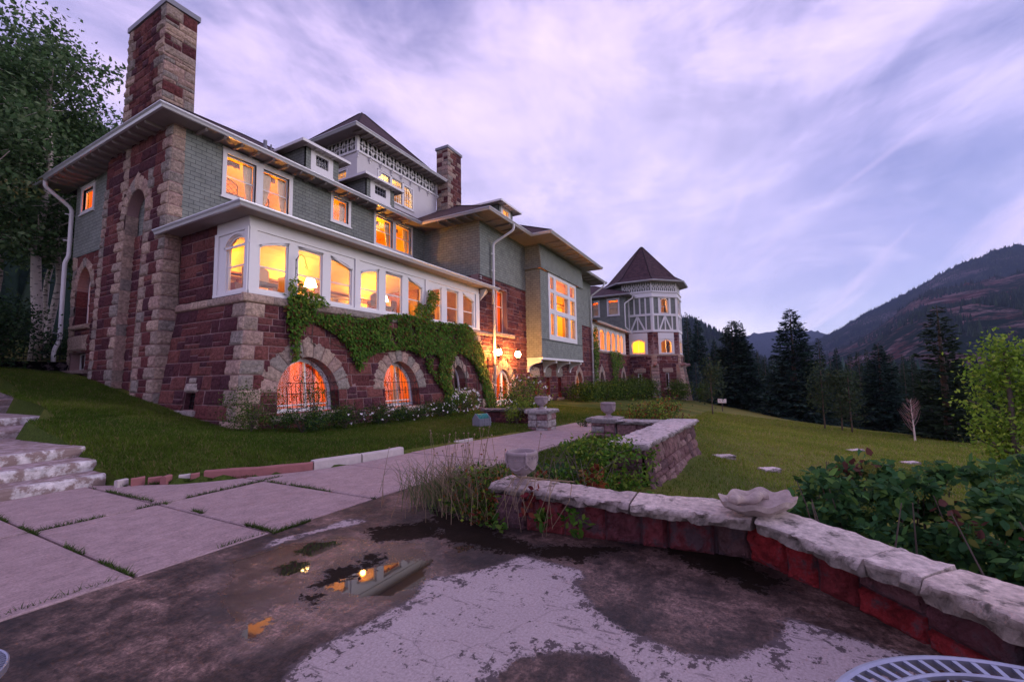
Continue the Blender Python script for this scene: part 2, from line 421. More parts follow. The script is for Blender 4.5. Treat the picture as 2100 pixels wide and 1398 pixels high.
def stonework(mb, F, u0, u1, v0, v1, holes=(), res=.07, amp=.055, ql=False, qr=False, rows=(.36, .46), palette=REDS, seed=1, fixed=None, wmin=.34, wmax=.95, tanmix=0.0):
    random.seed(seed)
    hole = (lambda a, b: np.any([inpoly(a, b, h) for h in holes], axis=0)) if len(holes) else None
    v = v0; k = 0
    while v < v1-.05:
        h = fixed if fixed else random.uniform(*rows)
        if v1-(v+h) < .18: h = v1-v
        a, b = u0, u1
        if ql:
            q = (.62 if k % 2 else .36)*random.uniform(.9, 1.1); block(mb, F, a-.03, a+q, v, v+h, rpick(TANS), res, amp*1.3, .03, hole); a += q
        if qr:
            q = (.62 if k % 2 else .36)*random.uniform(.9, 1.1); block(mb, F, b-q, b+.03, v, v+h, rpick(TANS), res, amp*1.3, .03, hole); b -= q
        u = a
        while u < b-.02:
            wd = random.uniform(wmin, wmax)
            if b-(u+wd) < wmin*.8: wd = b-u
            c = random.random()
            cols = lambda: rpick(TANS) if random.random() < tanmix else rpick(palette)
            if c < .33 and wd > .3:
                f = random.choice([.36, .5, .62])
                for (s0, s1) in ((0, f), (f, 1)):
                    x = u; e_ = u+wd
                    if random.random() < .6 and wd > .55:
                        m_ = u+wd*random.uniform(.35, .65); block(mb, F, x, m_, v+h*s0, v+h*s1, cols(), res, amp, .012, hole); x = m_
                    block(mb, F, x, e_, v+h*s0, v+h*s1, cols(), res, amp, .012, hole)
            else: block(mb, F, u, u+wd, v, v+h, cols(), res, amp, .012, hole)
            u += wd
        v += h; k += 1
def path_at(pts, t):
    pts = np.array(pts); d = np.r_[0, np.cumsum(np.linalg.norm(np.diff(pts, axis=0), axis=1))]; d /= d[-1]
    return np.stack([np.interp(t, d, pts[:, 0]), np.interp(t, d, pts[:, 1])], -1)
def voussoirs(mb, F, inn, out, n=9, base=.05, amp=.035, depth=.3, key=True, seed=3, pal=TANS, m=6):
    random.seed(seed)
    for i in range(n):
        t = np.linspace(i/n+.003, (i+1)/n-.003, m+1); s = np.linspace(0, 1, 5)
        A = path_at(inn, t); B = path_at(out, t); iskey = key and i == n//2
        G = A[None]*(1-s[:, None, None])+B[None]*s[:, None, None]
        if iskey: G[-1, :, 1] += .12*(1-np.abs(np.linspace(-1, 1, m+1))); G[-2, :, 1] += .05
        T, S = np.meshgrid(np.linspace(0, 1, m+1), s)
        E_ = np.minimum(np.minimum(T, 1-T)*1.6, np.minimum(S, 1-S)); pr = np.clip(E_/.1, 0, 1)**.6
        sd = random.randint(0, 999)
        D = base*.5+pr*(base*.5+amp*np.abs(fbm(G[..., 0]*5, G[..., 1]*5, 3, sd)-.4)*2.2)
        c = np.array(rpick(pal))*(1+.25*(fbm(G[..., 0]*3, G[..., 1]*3, 2, sd)[..., None]-.45))
        W = F.p(G[..., 0], G[..., 1], D); mb.grid(W, c, flip=not F.flip)
        # soffit of the arch stone and its outer edge down to the wall
        for row, dd in ((0, -depth), (-1, -.02)):
            W2 = np.stack([W[row], F.p(G[row, :, 0], G[row, :, 1], dd)]); mb.grid(W2, np.stack([c[row], c[row]]), flip=F.flip)
        for cc_ in (0, -1):
            W2 = np.stack([W[:, cc_], F.p(G[:, cc_, 0], G[:, cc_, 1], -.02)]); mb.grid(W2, np.stack([c[:, cc_]]*2))
def jambs(mb, F, uc, w, v0, v1, depth, pal=REDS, side=(-1, 1), seed=5, h=.42):
    """dressed side faces of a deep opening"""
    random.seed(seed)
    for sgn in side:
        v = v0
        while v < v1-.02:
            hh = min(h, v1-v); hh = v1-v if v1-v-hh < .12 else hh
            vv = np.linspace(v+.006, v+hh-.006, 4); dd = np.linspace(.02, -depth, 4); D, V = np.meshgrid(dd, vv)
            U = uc+sgn*(w-.004-.01*fbm(V*6, D*6, 2, random.randint(0, 99)))
            mb.grid(F.p(U, V, D), rpick(pal)); v += hh
def strip_stone(mb, F, u0, u1, v0, v1, d0, col=None, seg=.8, seed=2, round_=True, res=.09, pal=TANS):
    """a projecting course, sill or band cut from rock-faced stones"""
    random.seed(seed); n = max(1, round((u1-u0)/seg)); us = np.linspace(u0, u1, n+1)
    for i in range(n):
        nx = max(2, int((us[i+1]-us[i])/res)); T = np.linspace(us[i]+.004, us[i+1]-.004, nx+1); a = np.linspace(-.35, math.pi+.1, 9) if round_ else None
        sd = random.randint(0, 999); hv = (v1-v0)/2; vc = (v0+v1)/2
        if round_:
            A, U = np.meshgrid(a-math.pi/2+.1, T, indexing='ij')
            V = vc+hv*np.sin(A); D = d0*np.clip(np.cos(A), -.3, 1)**.6 if False else d0*np.sign(np.cos(A))*np.abs(np.cos(A))**.6
            D = D*(.75+.5*fbm(U*4, V*9, 3, sd))
        else:
            prof = [(v0, -.02), (v0, d0*.8), (v0+hv*.3, d0), (vc, d0*1.03), (v1-hv*.3, d0), (v1, d0*.85), (v1, -.02)]
            V = np.array([p[0] for p in prof])[:, None]+0*T[None]; D = np.array([p[1] for p in prof])[:, None]+0*T[None]; U = T[None]+0*V
            D = np.where(D > 0, D*(.8+.45*fbm(U*5, V*9, 3, sd)), D)
        c = np.array(col if col else rpick(pal))*(1+.3*(fbm(U*5, V*5, 3, sd)[..., None]-.45))
        mb.grid(F.p(U, V, D), c, flip=not F.flip)
        for e in (0, -1): mb.add(F.p(U[:, e], V[:, e], D[:, e]), [tuple(range(len(U)))], c[:, e])

# ------------------------------------------------------------------ the mansion
mansion = empty('mansion', (7.5, 13, 0))
tag(mansion, 'red sandstone mansion with green shingles, white trim and glowing windows', 'mansion')
mansion['_'] = 0; del mansion['_']
PAR = mansion
def mbuild(mb, name, m, parent=None, smooth=False):
    o = mb.build(name, m, None, smooth)
    par = parent if parent is not None else mansion
    # parts keep world coordinates
    bpy.context.view_layer.update() if False else None
    o.parent = par
    o.matrix_parent_inverse = Matrix.Translation((-7.5, -13, 0)) if par is mansion else Matrix.Identity(4)
    return o
M['sash'] = M['white']
def face_out(o, F):
    me = o.data; me.update()
    if sum(p.normal.x*F.n[0]+p.normal.y*F.n[1] for p in me.polygons) < 0: me.flip_normals()
def window(F, poly, d=-.08, fw=.06, fd=.05, rails=(), muls=(), casing=None, cd=.035, sill=None, muntin=None, glassd=None, curtain=None, name='window', mt=.022, sillm=None, cz=None, lab=None):
    """frame part with pane, muntins and curtains as sub-parts"""
    mb = MB(); inn = inset(poly, fw)
    ring(mb, F, poly, inn, d, d-fd)
    us = [p[0] for p in poly]; vs = [p[1] for p in poly]; u0, u1, v0, v1 = min(us), max(us), min(vs), max(vs)
    for r in rails: fbox(mb, F, u0+fw*.5, u1-fw*.5, r-.022, r+.022, d-fd*.9, d-.004)
    for m_ in muls: fbox(mb, F, m_-.025, m_+.025, v0+fw*.5, v1-fw, d-fd*.9, d-.006)
    if casing:
        cu0, cu1, cv0, cv1 = casing
        for a in ((cu0, u0, cv0, cv1), (u1, cu1, cv0, cv1), (u0, u1, v1, cv1), (u0, u1, cv0, v0)):
            if a[1]-a[0] > .01 and a[3]-a[2] > .01: fbox(mb, F, *a, -.15, cd)
        fbox(mb, F, cu0-.05, cu1+.05, cv0-.05, cv0, -.1, cd+.04)
        fbox(mb, F, cu0-.03, cu1+.03, cv1, cv1+.035, -.1, cd+.03)
    o = mbuild(mb, name, M['white'])
    if lab: o['label'] = lab
    g = MB(); G = np.array(inn); tris = tessellate_polygon([[Vector((a, b, 0)) for a, b in inn]])
    g.add(F.p(G[:, 0], G[:, 1], d-fd*.5), [tuple(t_) for t_ in tris]); go = mbuild(g, 'pane', M['glass'], o)
    face_out(go, F)
    if muntin:
        nu, nv, a0, a1 = muntin; m2 = MB()
        for i in range(1, nu): x = u0+(u1-u0)*i/nu; fbox(m2, F, x-mt/2, x+mt/2, a0, a1, d-fd*.8, d-fd*.2)
        for j in range(1, nv): y = a0+(a1-a0)*j/nv; fbox(m2, F, u0+fw*.5, u1-fw*.5, y-mt/2, y+mt/2, d-fd*.75, d-fd*.25)
        mbuild(m2, 'muntins', M['white'], o)
    if curtain:
        for (cu0, cu1, cv0, cv1, tie, mm) in curtain:
            c = MB(); nx, ny = 26, 8; U, V = np.meshgrid(np.linspace(0, 1, nx), np.linspace(0, 1, ny))
            if tie: # drawn towards one side below
                sgn = tie; k = np.clip(1-V*1.4, 0, 1)**1.3; uu = U*(1-.55*k) if sgn < 0 else 1-(1-U)*(1-.55*k)
            else: uu = U
            W_ = F.p(cu0+(cu1-cu0)*uu, cv0+(cv1-cv0)*V, d-.16+.03*np.sin(U*44+V*2)); c.grid(W_)
            mbuild(c, 'curtain', M[mm], o, True)
    return o
def room(x0, x1, y0, y1, z0, z1, wall, ceil=None, floor='wood', openf=True, openx0=False, lights=(), vault=False):
    mb = MB(); mats = [M[wall], M[ceil or wall], M[floor]]
    mb.add([(x0, y1, z0), (x1, y1, z0), (x1, y1, z1), (x0, y1, z1)], [(0, 1, 2, 3)])
    mb.add([(x1, y0, z0), (x1, y1, z0), (x1, y1, z1), (x1, y0, z1)], [(0, 1, 2, 3)])
    if not openx0: mb.add([(x0, y0, z0), (x0, y1, z0), (x0, y1, z1), (x0, y0, z1)], [(0, 1, 2, 3)])
    if not openf: mb.add([(x0, y0, z0), (x1, y0, z0), (x1, y0, z1), (x0, y0, z1)], [(0, 1, 2, 3)])
    if vault:
        k = 9; a = np.linspace(0, math.pi/2, k); xs = np.array([x0, x1]); r = vault
        V = np.array([[(x, y1-r*(1-math.sin(t_)) if True else 0, z1-r*.62+r*.62*math.sin(t_) if False else z1-r*.62*(1-math.sin(t_))) for x in xs] for t_ in a])
        V = np.array([[(x, y1-r+r*math.cos(t_), z1-r*.62+r*.62*math.sin(t_)) for x in xs] for t_ in a]+[[(x, y0, z1) for x in xs]])
        mb.grid(V, mi=1)
    else: mb.add([(x0, y0, z1), (x1, y0, z1), (x1, y1, z1), (x0, y1, z1)], [(0, 1, 2, 3)], mi=1)
    mb.add([(x0, y0, z0), (x1, y0, z0), (x1, y1, z0), (x0, y1, z0)], [(0, 1, 2, 3)], mi=2)
    mbuild(mb, 'room', mats)
    for (x, y, z, e, c, r) in lights: plight(x, y, z, e, c, r)
def plight(x, y, z, e, c=(1, .52, .13), r=.12):
    ld = bpy.data.lights.new('lamp', 'POINT'); ld.energy = e; ld.color = c; ld.shadow_soft_size = r
    lo = bpy.data.objects.new('lamp', ld); lo.location = (x, y, z); COL.objects.link(lo)
WARM = (1, .34, .03); GOLD = (1, .40, .045); RED = (1, .22, .03)

bat = lambda v: .6*np.clip((4.28-v)/4.28, 0, 1.5)
FP_ = FY(13.0, bat=bat, shl=(7.5, bat, 3.0))              # porch lower front
FS_ = FX(7.5, bat=bat, shl=(13.0, bat, 3.0))              # porch lower side
FP0 = FY(13.0); FS0 = FX(7.5)
# ---- porch base, front
A1 = dict(uc=9.5, w=.98, v0=.6, vs=1.3, va=2.42, ow=1.5, ova=2.98)
A2 = dict(uc=13.68, w=1.02, v0=.5, vs=1.26, va=2.38, ow=1.56, ova=2.84)
A3 = dict(uc=17.85, w=.47, v0=1.0, vs=1.62, va=2.3, ow=.86, ova=2.72)
HS = [arch_poly(a['uc'], a['w'], a['v0'], a['vs'], a['va']) for a in (A1, A2, A3)]
HM = [arch_poly(a['uc'], (a['w']+a['ow'])/2 if False else a['w']+.03, a['v0'], a['vs'], a['va']+.05) for a in (A1, A2, A3)]
# ring zone is kept free of wall blocks
HR = [[(a['uc']-a['w']-.02, a['v0'])]+[(a['uc']+a['w']+.02, a['v0']), (a['uc']+a['w']+.02, a['vs'])]+arch_pts(a['uc'], a['ow']-.06, a['vs'], a['ova']-.06)[::-1]+[(a['uc']-a['w']-.02, a['vs'])] for a in (A1, A2, A3)]
mb = MB(); panel(mb, FP_, rect(7.505, 20.3, -1.2, 4.0), HS, -.004, .5); mbuild(mb, 'mortar_bed', M['mortar'])
mb = MB()
stonework(mb, FP_, 7.5, 20.3, -.35, 4.0, HR, ql=True, qr=True, fixed=.435, seed=4, res=.065)
for a, sd in ((A1, 1), (A2, 2), (A3, 3)):
    voussoirs(mb, FP_, arch_pts(a['uc'], a['w'], a['vs'], a['va'], 30), arch_pts(a['uc'], a['ow'], a['vs'], a['ova'], 30), 11 if a['w'] > .6 else 7, .04, .035, .5, seed=sd)
    jambs(mb, FP_, a['uc'], a['w'], a['v0'], a['vs'], .5, seed=sd)
    strip_stone(mb, FP_, a['uc']-a['w']-.15, a['uc']+a['w']+.2, a['v0']-.2, a['v0'], .16, round_=False, seg=3, seed=sd, col=(.52, .42, .37))
strip_stone(mb, FP_, 7.35, 20.4, 4.0, 4.28, .11, seg=.95, seed=8)
mbuild(mb, 'stone_base', M['stone'])
# top of string course
mb = MB(); mb.box((7.42, 12.95, 4.2), (20.4, 13.3, 4.27)); mb.box((7.42, 13.3, 4.2), (7.8, 16.9, 4.27)); mbuild(mb, 'sill_course', M['stone'])
# ---- porch side (stone, above and below string course)
H0 = [rect(14.87, 15.37, .8, 1.32)]
mb = MB(); panel(mb, FS_, rect(13.0, 17.0, -1.2, 4.0), H0, -.004, .5); panel(mb, FS0, rect(14.75, 17.0, 4.28, 6.7), (), -.004, .3); mbuild(mb, 'mortar_bed', M['mortar'])
mb = MB()
stonework(mb, FS_, 13.0, 16.95, -.35, 4.0, [rect(14.85, 15.39, .78, 1.34)], ql=True, fixed=.435, seed=14, res=.065)
stonework(mb, FS0, 14.76, 16.95, 4.28, 6.68, seed=15, res=.07)
strip_stone(mb, FS_, 12.95, 16.95, 4.0, 4.28, .11, seg=.95, seed=9)
random.seed(5); block(mb, FS_, 14.8, 15.45, 1.33, 1.62, (.5, .42, .36), .06, .04, .07); block(mb, FS_, 14.93, 15.3, 1.6, 1.78, (.5, .42, .36), .06, .03, .07)
strip_stone(mb, FS_, 14.7, 15.6, .62, .78, .14, round_=False, seg=2, seed=3, col=(.42, .36, .33))
jambs(mb, FS_, 15.12, .25, .8, 1.32, .4, seed=4)
mbuild(mb, 'stone_side_wall', M['stone'])
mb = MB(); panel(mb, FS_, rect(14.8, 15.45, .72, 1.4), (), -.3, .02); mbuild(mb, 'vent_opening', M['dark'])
mb = MB()
for k in range(4): fbox(mb, FS_, 14.9+k*.14, 14.915+k*.14, .8, 1.32, -.14, -.12)
for k in range(3): fbox(mb, FS_, 14.87, 15.37, .9+k*.15, .915+k*.15, -.12, -.11)
mbuild(mb, 'vent_grille', M['iron'])

# ---- porch windows: three groups of three, each group under one flat arch, plus one
wins = [(7.83, 8.80), (9.14, 10.1), (10.44, 11.40), (11.84, 12.78), (13.16, 14.14), (14.54, 15.46), (16.02, 16.92), (17.36, 18.34), (18.78, 19.78)]
tops = [(5.82, 5.98), (6.06, 6.06), (5.98, 5.72)]
def ptop(k, t):  # flattened arch over a group
    lo, mid = (5.72, 6.09); x = {0: (t-1)*.62-.38, 1: (t-.5)*.76, 2: .38+t*.62}[k]
    return lo+(mid-lo)*math.sqrt(max(0, 1-min(1, x*x)*.98))
PH = []
for i, (a, b) in enumerate(wins):
    k = i % 3; n = 8; top = [(a+(b-a)*j/n, ptop(k, j/n)) for j in range(n+1)]
    PH.append([(a, 4.42), (b, 4.42)]+top[::-1])
mb = MB(); panel(mb, FP0, rect(7.505, 20.3, 4.26, 6.7), PH, 0, .16)
for (a, b) in ((7.5, 7.72), (11.52, 11.72), (15.66, 15.9), (19.95, 20.3)): fbox(mb, FP0, a, b, 4.28, 6.3, -.001, .05)
fbox(mb, FP0, 7.5, 20.3, 4.27, 4.36, -.001, .07); fbox(mb, FP0, 7.5, 20.35, 6.25, 6.33, -.001, .045); fbox(mb, FP0, 7.5, 20.3, 6.33, 6.5, -.001, .03)
for i, p in enumerate(PH):                     # raised moulding above each head
    t_ = p[2:]; A = np.array(t_); ring(mb, FP0, [(u, v+.06) for u, v in t_]+[], [(u, v+.012) for u, v in t_], .03, 0)
sp = arch_poly(13.62, .57, 4.42, 5.72, 6.14, 14)
panel(mb, FS0, rect(13.006, 14.76, 4.26, 6.7), [sp], 0, .16)
fbox(mb, FS0, 12.98, 13.14, 4.28, 6.3, -.001, .05); fbox(mb, FS0, 14.6, 14.8, 4.28, 6.3, -.001, .04); fbox(mb, FS0, 13.0, 14.76, 4.27, 4.36, -.001, .07); fbox(mb, FS0, 13, 14.8, 6.25, 6.33, 0, .045)
ap = arch_pts(13.62, .57, 5.72, 6.14, 14); ring(mb, FS0, [(13.62+(u-13.62)*1.16, v+.1) for u, v in ap], [(13.62+(u-13.62)*1.04, v+.03) for u, v in ap], .04, 0)
mbuild(mb, 'porch_front', M['white'])
for i, p in enumerate(PH): window(FP0, p, d=-.05, fw=.055, rails=(5.18,))
window(FS0, sp, d=-.05, fw=.055, rails=(5.2,), lab='pointed window in the white side of the porch')
room(7.75, 20.2, 13.2, 16.9, 4.3, 6.75, 'plaster', 'plaster', 'wood', openx0=True, vault=2.0,
     lights=[(8.5, 16.2, 5.75, 130, GOLD, .1), (11.3, 16.1, 5.6, 190, GOLD, .1), (15.2, 16.1, 5.6, 190, GOLD, .1), (18.9, 16.0, 5.2, 45, WARM, .12), (13.4, 14.4, 6.3, 45, GOLD, .1)])
mb = MB()   # timber door cases and dado of the room
for x in (9.3, 12.3, 16.6, 18.9):
    mb.box((x, 16.7, 4.3), (x+1.1, 16.88, 5.5))
mb.box((7.8, 16.78, 5.5), (20.2, 16.9, 5.6)); mb.box((7.8, 16.8, 4.3), (20.2, 16.89, 4.95)); mb.box((7.8, 16.35, 5.62), (20.2, 16.7, 5.68))
for x in (8.1, 10.9, 13.9, 18.3): mb.box((x, 16.74, 5.1), (x+.7, 16.87, 5.45))
for k, x in enumerate(np.arange(8.4, 20, 1.55)): mb.box((x, 15.3+.3*(k % 2), 4.3), (x+.42, 15.6+.3*(k % 2), 5.05+.28*((k*7) % 3)))
for y in (14.3, 15.5): mb.box((7.8, y, 6.68), (20.2, y+.1, 6.74))
for x in (9.95, 14.6, 17.4): mb.box((x, 14.9, 4.3), (x+.5, 15.3, 5.5))
for x in np.arange(8.3, 20, 1.1): mb.box((x, 13.22, 6.4), (x+.06, 13.3, 6.7))
for x in np.arange(9.0, 20, 2.2): mb.box((x, 13.3, 6.66), (x+.12, 15, 6.74))
mb.box((17.0, 14.6, 4.3), (17.1, 16.8, 6.2)); mb.box((7.8, 15.2, 4.3), (7.95, 16.8, 6.2))
mbuild(mb, 'room_woodwork', M['wood'])

# ---- buttress with the tall niche
bx = lambda v: .24*(10.7-v)/10.7
FB = FX(7.1, bat=bx); FBR = FX(7.42, bat=bx)
NI = [(18.55, -1), (20.05, -1)]+arch_pts(19.3, .75, 7.9, 8.75, 20)[::-1]
NR = [(18.5, -1), (20.1, -1), (20.1, 7.9)]+arch_pts(19.3, 1.1, 7.9, 9.25, 20)[::-1]+[(18.5, 7.9)]
mb = MB(); panel(mb, FB, rect(17.0, 22.1, -1, 10.7), [[(18.56, -.9), (20.04, -.9)]+arch_pts(19.3, .74, 7.9, 8.74, 20)[::-1]], -.004, .35)
panel(mb, FBR, rect(18.4, 20.2, -1, 7.15), (), 0, .1); mbuild(mb, 'mortar_bed', M['mortar'])
mb = MB(); random.seed(21)
v = -.3; k = 0
while v < 10.6:     # quoined piers either side of the niche, red stone between
    h = random.uniform(.36, .46)
    for (a, b, sgn) in ((17.0, 18.5, 1), (20.1, 22.1, 1)):
        hole = (lambda x, y: inpoly(x, y, NR)) if v > 7.3 else None
        q1 = (.62 if k % 2 else .38)*random.uniform(.9, 1.1); q2 = (.34 if k % 2 else .5)*random.uniform(.85, 1.1)
        top = v > 9.0
        block(mb, FB, a-.02, a+q1, v, v+h, rpick(TANS), .07, .06, .04, hole)
        if not top: block(mb, FB, b-q2 if a < 19 else b-.34*random.uniform(.8, 1.2), b+.01, v, v+h, rpick(TANS), .07, .06, .04, hole); q2_ = q2
        bb = b if top else (b-q2 if a < 19 else b-.34)
        u = a+q1
        while u < bb-.02:
            wd = random.uniform(.35, .8); wd = bb-u if bb-u-wd < .25 else wd
            if random.random() < .3: block(mb, FB, u, u+wd, v, v+h*.45, rpick(REDS), .07, .05, .012, hole); block(mb, FB, u, u+wd, v+h*.45, v+h, rpick(REDS), .07, .05, .012, hole)
            else: block(mb, FB, u, u+wd, v, v+h, rpick(REDS), .07, .05, .012, hole)
            u += wd
    if v+h > 8.6:
        u = 18.5
        while u < 20.1-.02:
            wd = random.uniform(.4, .8); wd = 20.1-u if 20.1-u-wd < .3 else wd
            block(mb, FB, u, u+wd, v, v+h, rpick(REDS), .07, .05, .012, lambda x, y: inpoly(x, y, NR)); u += wd
    # side face of pier towards the camera's right
    FQ = FR((7.5, 16.99), (-1, 0), (0, -1)); q = float(bx(v))
    block(mb, FR((7.5, 17.0), (-1, 0), (0, -1)), 0, .4+q, v, v+h, rpick(TANS), .07, .04, .02)
    v += h; k += 1
voussoirs(mb, FB, arch_pts(19.3, .75, 7.9, 8.75, 30), arch_pts(19.3, 1.12, 7.9, 9.3, 30), 9, .06, .05, .32, seed=6)
jambs(mb, FB, 19.3, .728, -.4, 7.9, .36, pal=TANS, seed=6)
stonework(mb, FBR, 18.5, 20.1, -.4, 7.15, seed=22, res=.08)
mbuild(mb, 'stone_buttress', M['stone'])
mb = MB(); panel(mb, FX(7.42), rect(18.4, 20.2, 7.15, 9.0), (), 0, .1); mbuild(mb, 'niche_shingles', M['shingle'])
# ---- side wall left of the buttress
W_ = rect(24.55, 25.65, 9.3, 10.25); AW = dict(uc=25.05, w=.72, v0=4.2, vs=5.75, va=6.75, ow=1.1, ova=7.15)
BW = rect(24.45, 26.0, 2.25, 3.0)
mb = MB(); panel(mb, FX(7.5), rect(22.1, 26.35, -1, 7.35), [arch_poly(AW['uc'], AW['w'], AW['v0'], AW['vs'], AW['va']), BW], 0, .45); mbuild(mb, 'mortar_bed', M['mortar'])
mb = MB(); hr = [[(AW['uc']-AW['w']-.02, AW['v0']), (AW['uc']+AW['w']+.02, AW['v0']), (AW['uc']+AW['w']+.02, AW['vs'])]+arch_pts(AW['uc'], AW['ow']-.05, AW['vs'], AW['ova']-.05)[::-1]+[(AW['uc']-AW['w']-.02, AW['vs'])], rect(24.4, 26.05, 2.2, 3.05)]
stonework(mb, FX(7.5), 22.1, 26.35, .9, 7.35, hr, qr=True, seed=31, res=.1)
voussoirs(mb, FX(7.5), arch_pts(AW['uc'], AW['w'], AW['vs'], AW['va'], 30), arch_pts(AW['uc'], AW['ow'], AW['vs'], AW['ova'], 30), 9, .05, .05, .45, seed=7)
jambs(mb, FX(7.5), AW['uc'], AW['w'], AW['v0'], AW['vs'], .45, seed=8)
strip_stone(mb, FX(7.5), 24.1, 26.0, 3.98, 4.2, .16, seg=3, seed=5)
random.seed(3); block(mb, FX(7.5), 24.3, 26.2, 3.05, 3.75, TANS[0], .09, .07, .05)
strip_stone(mb, FX(7.5), 24.0, 26.6, 2.08, 2.25, .25, round_=False, seg=3, seed=5, col=(.3, .22, .2))
mbuild(mb, 'stone_side_wall', M['stone'])
mb = MB(); panel(mb, FX(7.45), rect(22.1, 26.4, 7.3, 10.75), [W_], 0, .2); fbox(mb, FX(7.45), 22.1, 26.4, 7.27, 7.3, -.05, .0); mbuild(mb, 'shingle_wall', M['shingle'])
window(FX(7.45), W_, casing=(24.38, 25.82, 9.16, 10.4), lab='small lit window near the far corner of the side wall')
window(FX(7.5), inset(arch_poly(AW['uc'], AW['w'], AW['v0'], AW['vs'], AW['va']), .02), d=-.36, fw=.07, rails=(5.4,))
window(FX(7.5), BW, d=-.3, fw=.06, muls=(24.95, 25.5), name='basement_window')
room(7.7, 9.5, 23.8, 26.3, 8.6, 10.6, 'orange', openx0=True, openf=False, lights=[(8.7, 25, 10.2, 110, WARM, .1)])
room(7.98, 9.5, 23.8, 26.3, 4.0, 7.0, 'orange', openx0=True, openf=False, lights=[(9.0, 24.6, 5.6, 6, WARM, .1)])
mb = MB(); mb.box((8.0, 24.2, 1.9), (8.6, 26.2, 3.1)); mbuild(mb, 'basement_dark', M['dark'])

# ---- second storey front, main block
FM = FY(17.0); W1a = rect(8.87, 10.0, 8.75, 10.33); W1b = rect(10.28, 11.43, 8.75, 10.33); W2 = rect(13.72, 14.62, 9.32, 10.45); W3a = rect(16.45, 17.7, 8.9, 10.45); W3b = rect(17.95, 19.2, 8.9, 10.45)
mb = MB(); panel(mb, FM, rect(7.455, 20.4, 6.9, 10.75), [W1a, W1b, W2, W3a, W3b], 0, .2)
panel(mb, FX(7.45), rect(16.99, 17.02, 6.9, 10.7), (), 0, .05); mbuild(mb, 'shingle_wall', M['shingle'])
cv = 'curtain'
window(FM, W1a, rails=(9.5,), casing=(8.72, 10.14, 8.62, 10.5), curtain=[(9.6, 9.97, 8.75, 10.3, 1, cv)], lab='left sash of the wide upper window beside the buttress')
window(FM, W1b, rails=(9.5,), casing=(10.14, 11.6, 8.62, 10.5), curtain=[(10.3, 10.75, 8.75, 10.3, -1, cv), (11.05, 11.42, 8.75, 10.3, 1, cv)])
window(FM, W2, casing=(13.57, 14.77, 9.2, 10.6), curtain=[(14.25, 14.6, 9.3, 10.4, 0, cv)])
window(FM, W3a, rails=(9.68,), casing=(16.3, 17.82, 8.78, 10.62), curtain=[(17.3, 17.68, 8.9, 10.4, 1, cv)])
window(FM, W3b, rails=(9.68,), casing=(17.82, 19.35, 8.78, 10.62), curtain=[(18.75, 19.18, 8.9, 10.4, 1, cv)])
room(7.7, 12.5, 17.22, 20.5, 8.4, 10.7, 'yellow', openf=True, lights=[(9.5, 18.2, 9.0, 125, GOLD, .12), (11.2, 18.4, 9.0, 125, GOLD, .12)])
room(12.6, 15.7, 17.22, 20.5, 8.0, 10.7, 'yellow', openf=True, lights=[(14.3, 18.4, 9.1, 130, WARM, .12)])
room(15.8, 20.3, 17.22, 20.5, 8.0, 10.7, 'yellow', openf=True, lights=[(17.6, 18.3, 9.3, 230, GOLD, .12)])
mb = MB()      # picture rail, valances and door cases seen through the upper windows
mb.box((7.8, 20.3, 9.3), (12.4, 20.45, 9.4)); mb.box((10.9, 20.2, 8), (11.05, 20.45, 10.2)); mb.box((11.5, 20.2, 8), (11.65, 20.45, 10.2)); mb.box((13.3, 20.2, 8), (13.45, 20.4, 10)); mb.box((16.6, 20.2, 8.0), (17.6, 20.4, 10))
for a, b in ((8.95, 9.6), (10.75, 11.1), (16.5, 17.1), (18.0, 18.6)):
    n = 22; U = np.linspace(a, b, n); T = np.linspace(0, 1, n); lo = 10.08+.05*np.abs(np.sin(T*9)); hi = np.full(n, 10.34)
    mb.grid(np.stack([np.stack([U, U*0+17.45, lo], -1), np.stack([U, U*0+17.45, hi], -1)]))
mbuild(mb, 'interior_trim', M['wood'])
# back and far walls so that the house is closed
mb = MB(); panel(mb, FY(26.37), rect(7.6, 54, -1, 10.8), (), 0, .2); mbuild(mb, 'back_wall', M['mortar'])

# ---- wing two: side wall, front wall, box bay
FW = FY(13.0)
DR = arch_poly(23.0, .98, .0, .95, 2.12); WD = rect(22.2, 23.55, 4.36, 7.0)
B1 = rect(27.1, 27.75, .2, 1.6); B2 = rect(29.35, 30.0, .1, 1.6); B3 = rect(31.65, 32.3, .0, 1.6)
BA = dict(uc=36.6, w=.8, v0=-.05, vs=.9, va=2.05, ow=1.2, ova=2.55)
holes = [rect(26.5, 34.2, 3.15, 7.4), DR, WD, B1, B2, B3, arch_poly(BA['uc'], BA['w'], BA['v0'], BA['vs'], BA['va'])]
mb = MB(); panel(mb, FW, rect(20.3, 40.4, -1.5, 7.5), holes, 0, .5); mbuild(mb, 'mortar_bed', M['mortar'])
mb = MB()
hr = [[(22.0, -.1), (24.0, -.1), (24.0, .95)]+arch_pts(23, 1.5, .95, 2.62)[::-1]+[(22.0, .95)], rect(22.15, 23.6, 4.3, 7.1)]+[inset(x, -.03) for x in (B1, B2, B3)]+[[(35.78, -.1), (37.42, -.1), (37.42, .9)]+arch_pts(36.6, 1.15, .9, 2.5)[::-1]+[(35.78, .9)]]
stonework(mb, FW, 20.3, 26.3, -.6, 7.5, hr, seed=41, res=.09)
stonework(mb, FW, 26.3, 40.4, -.9, 3.0, hr, seed=42, res=.13)
stonework(mb, FW, 34.4, 40.4, 3.0, 6.3, (), seed=43, res=.16, rows=(.4, .5))
voussoirs(mb, FW, arch_pts(23, 1.0, .95, 2.14, 30), arch_pts(23, 1.56, .95, 2.7, 30), 11, .05, .04, .45, seed=11)
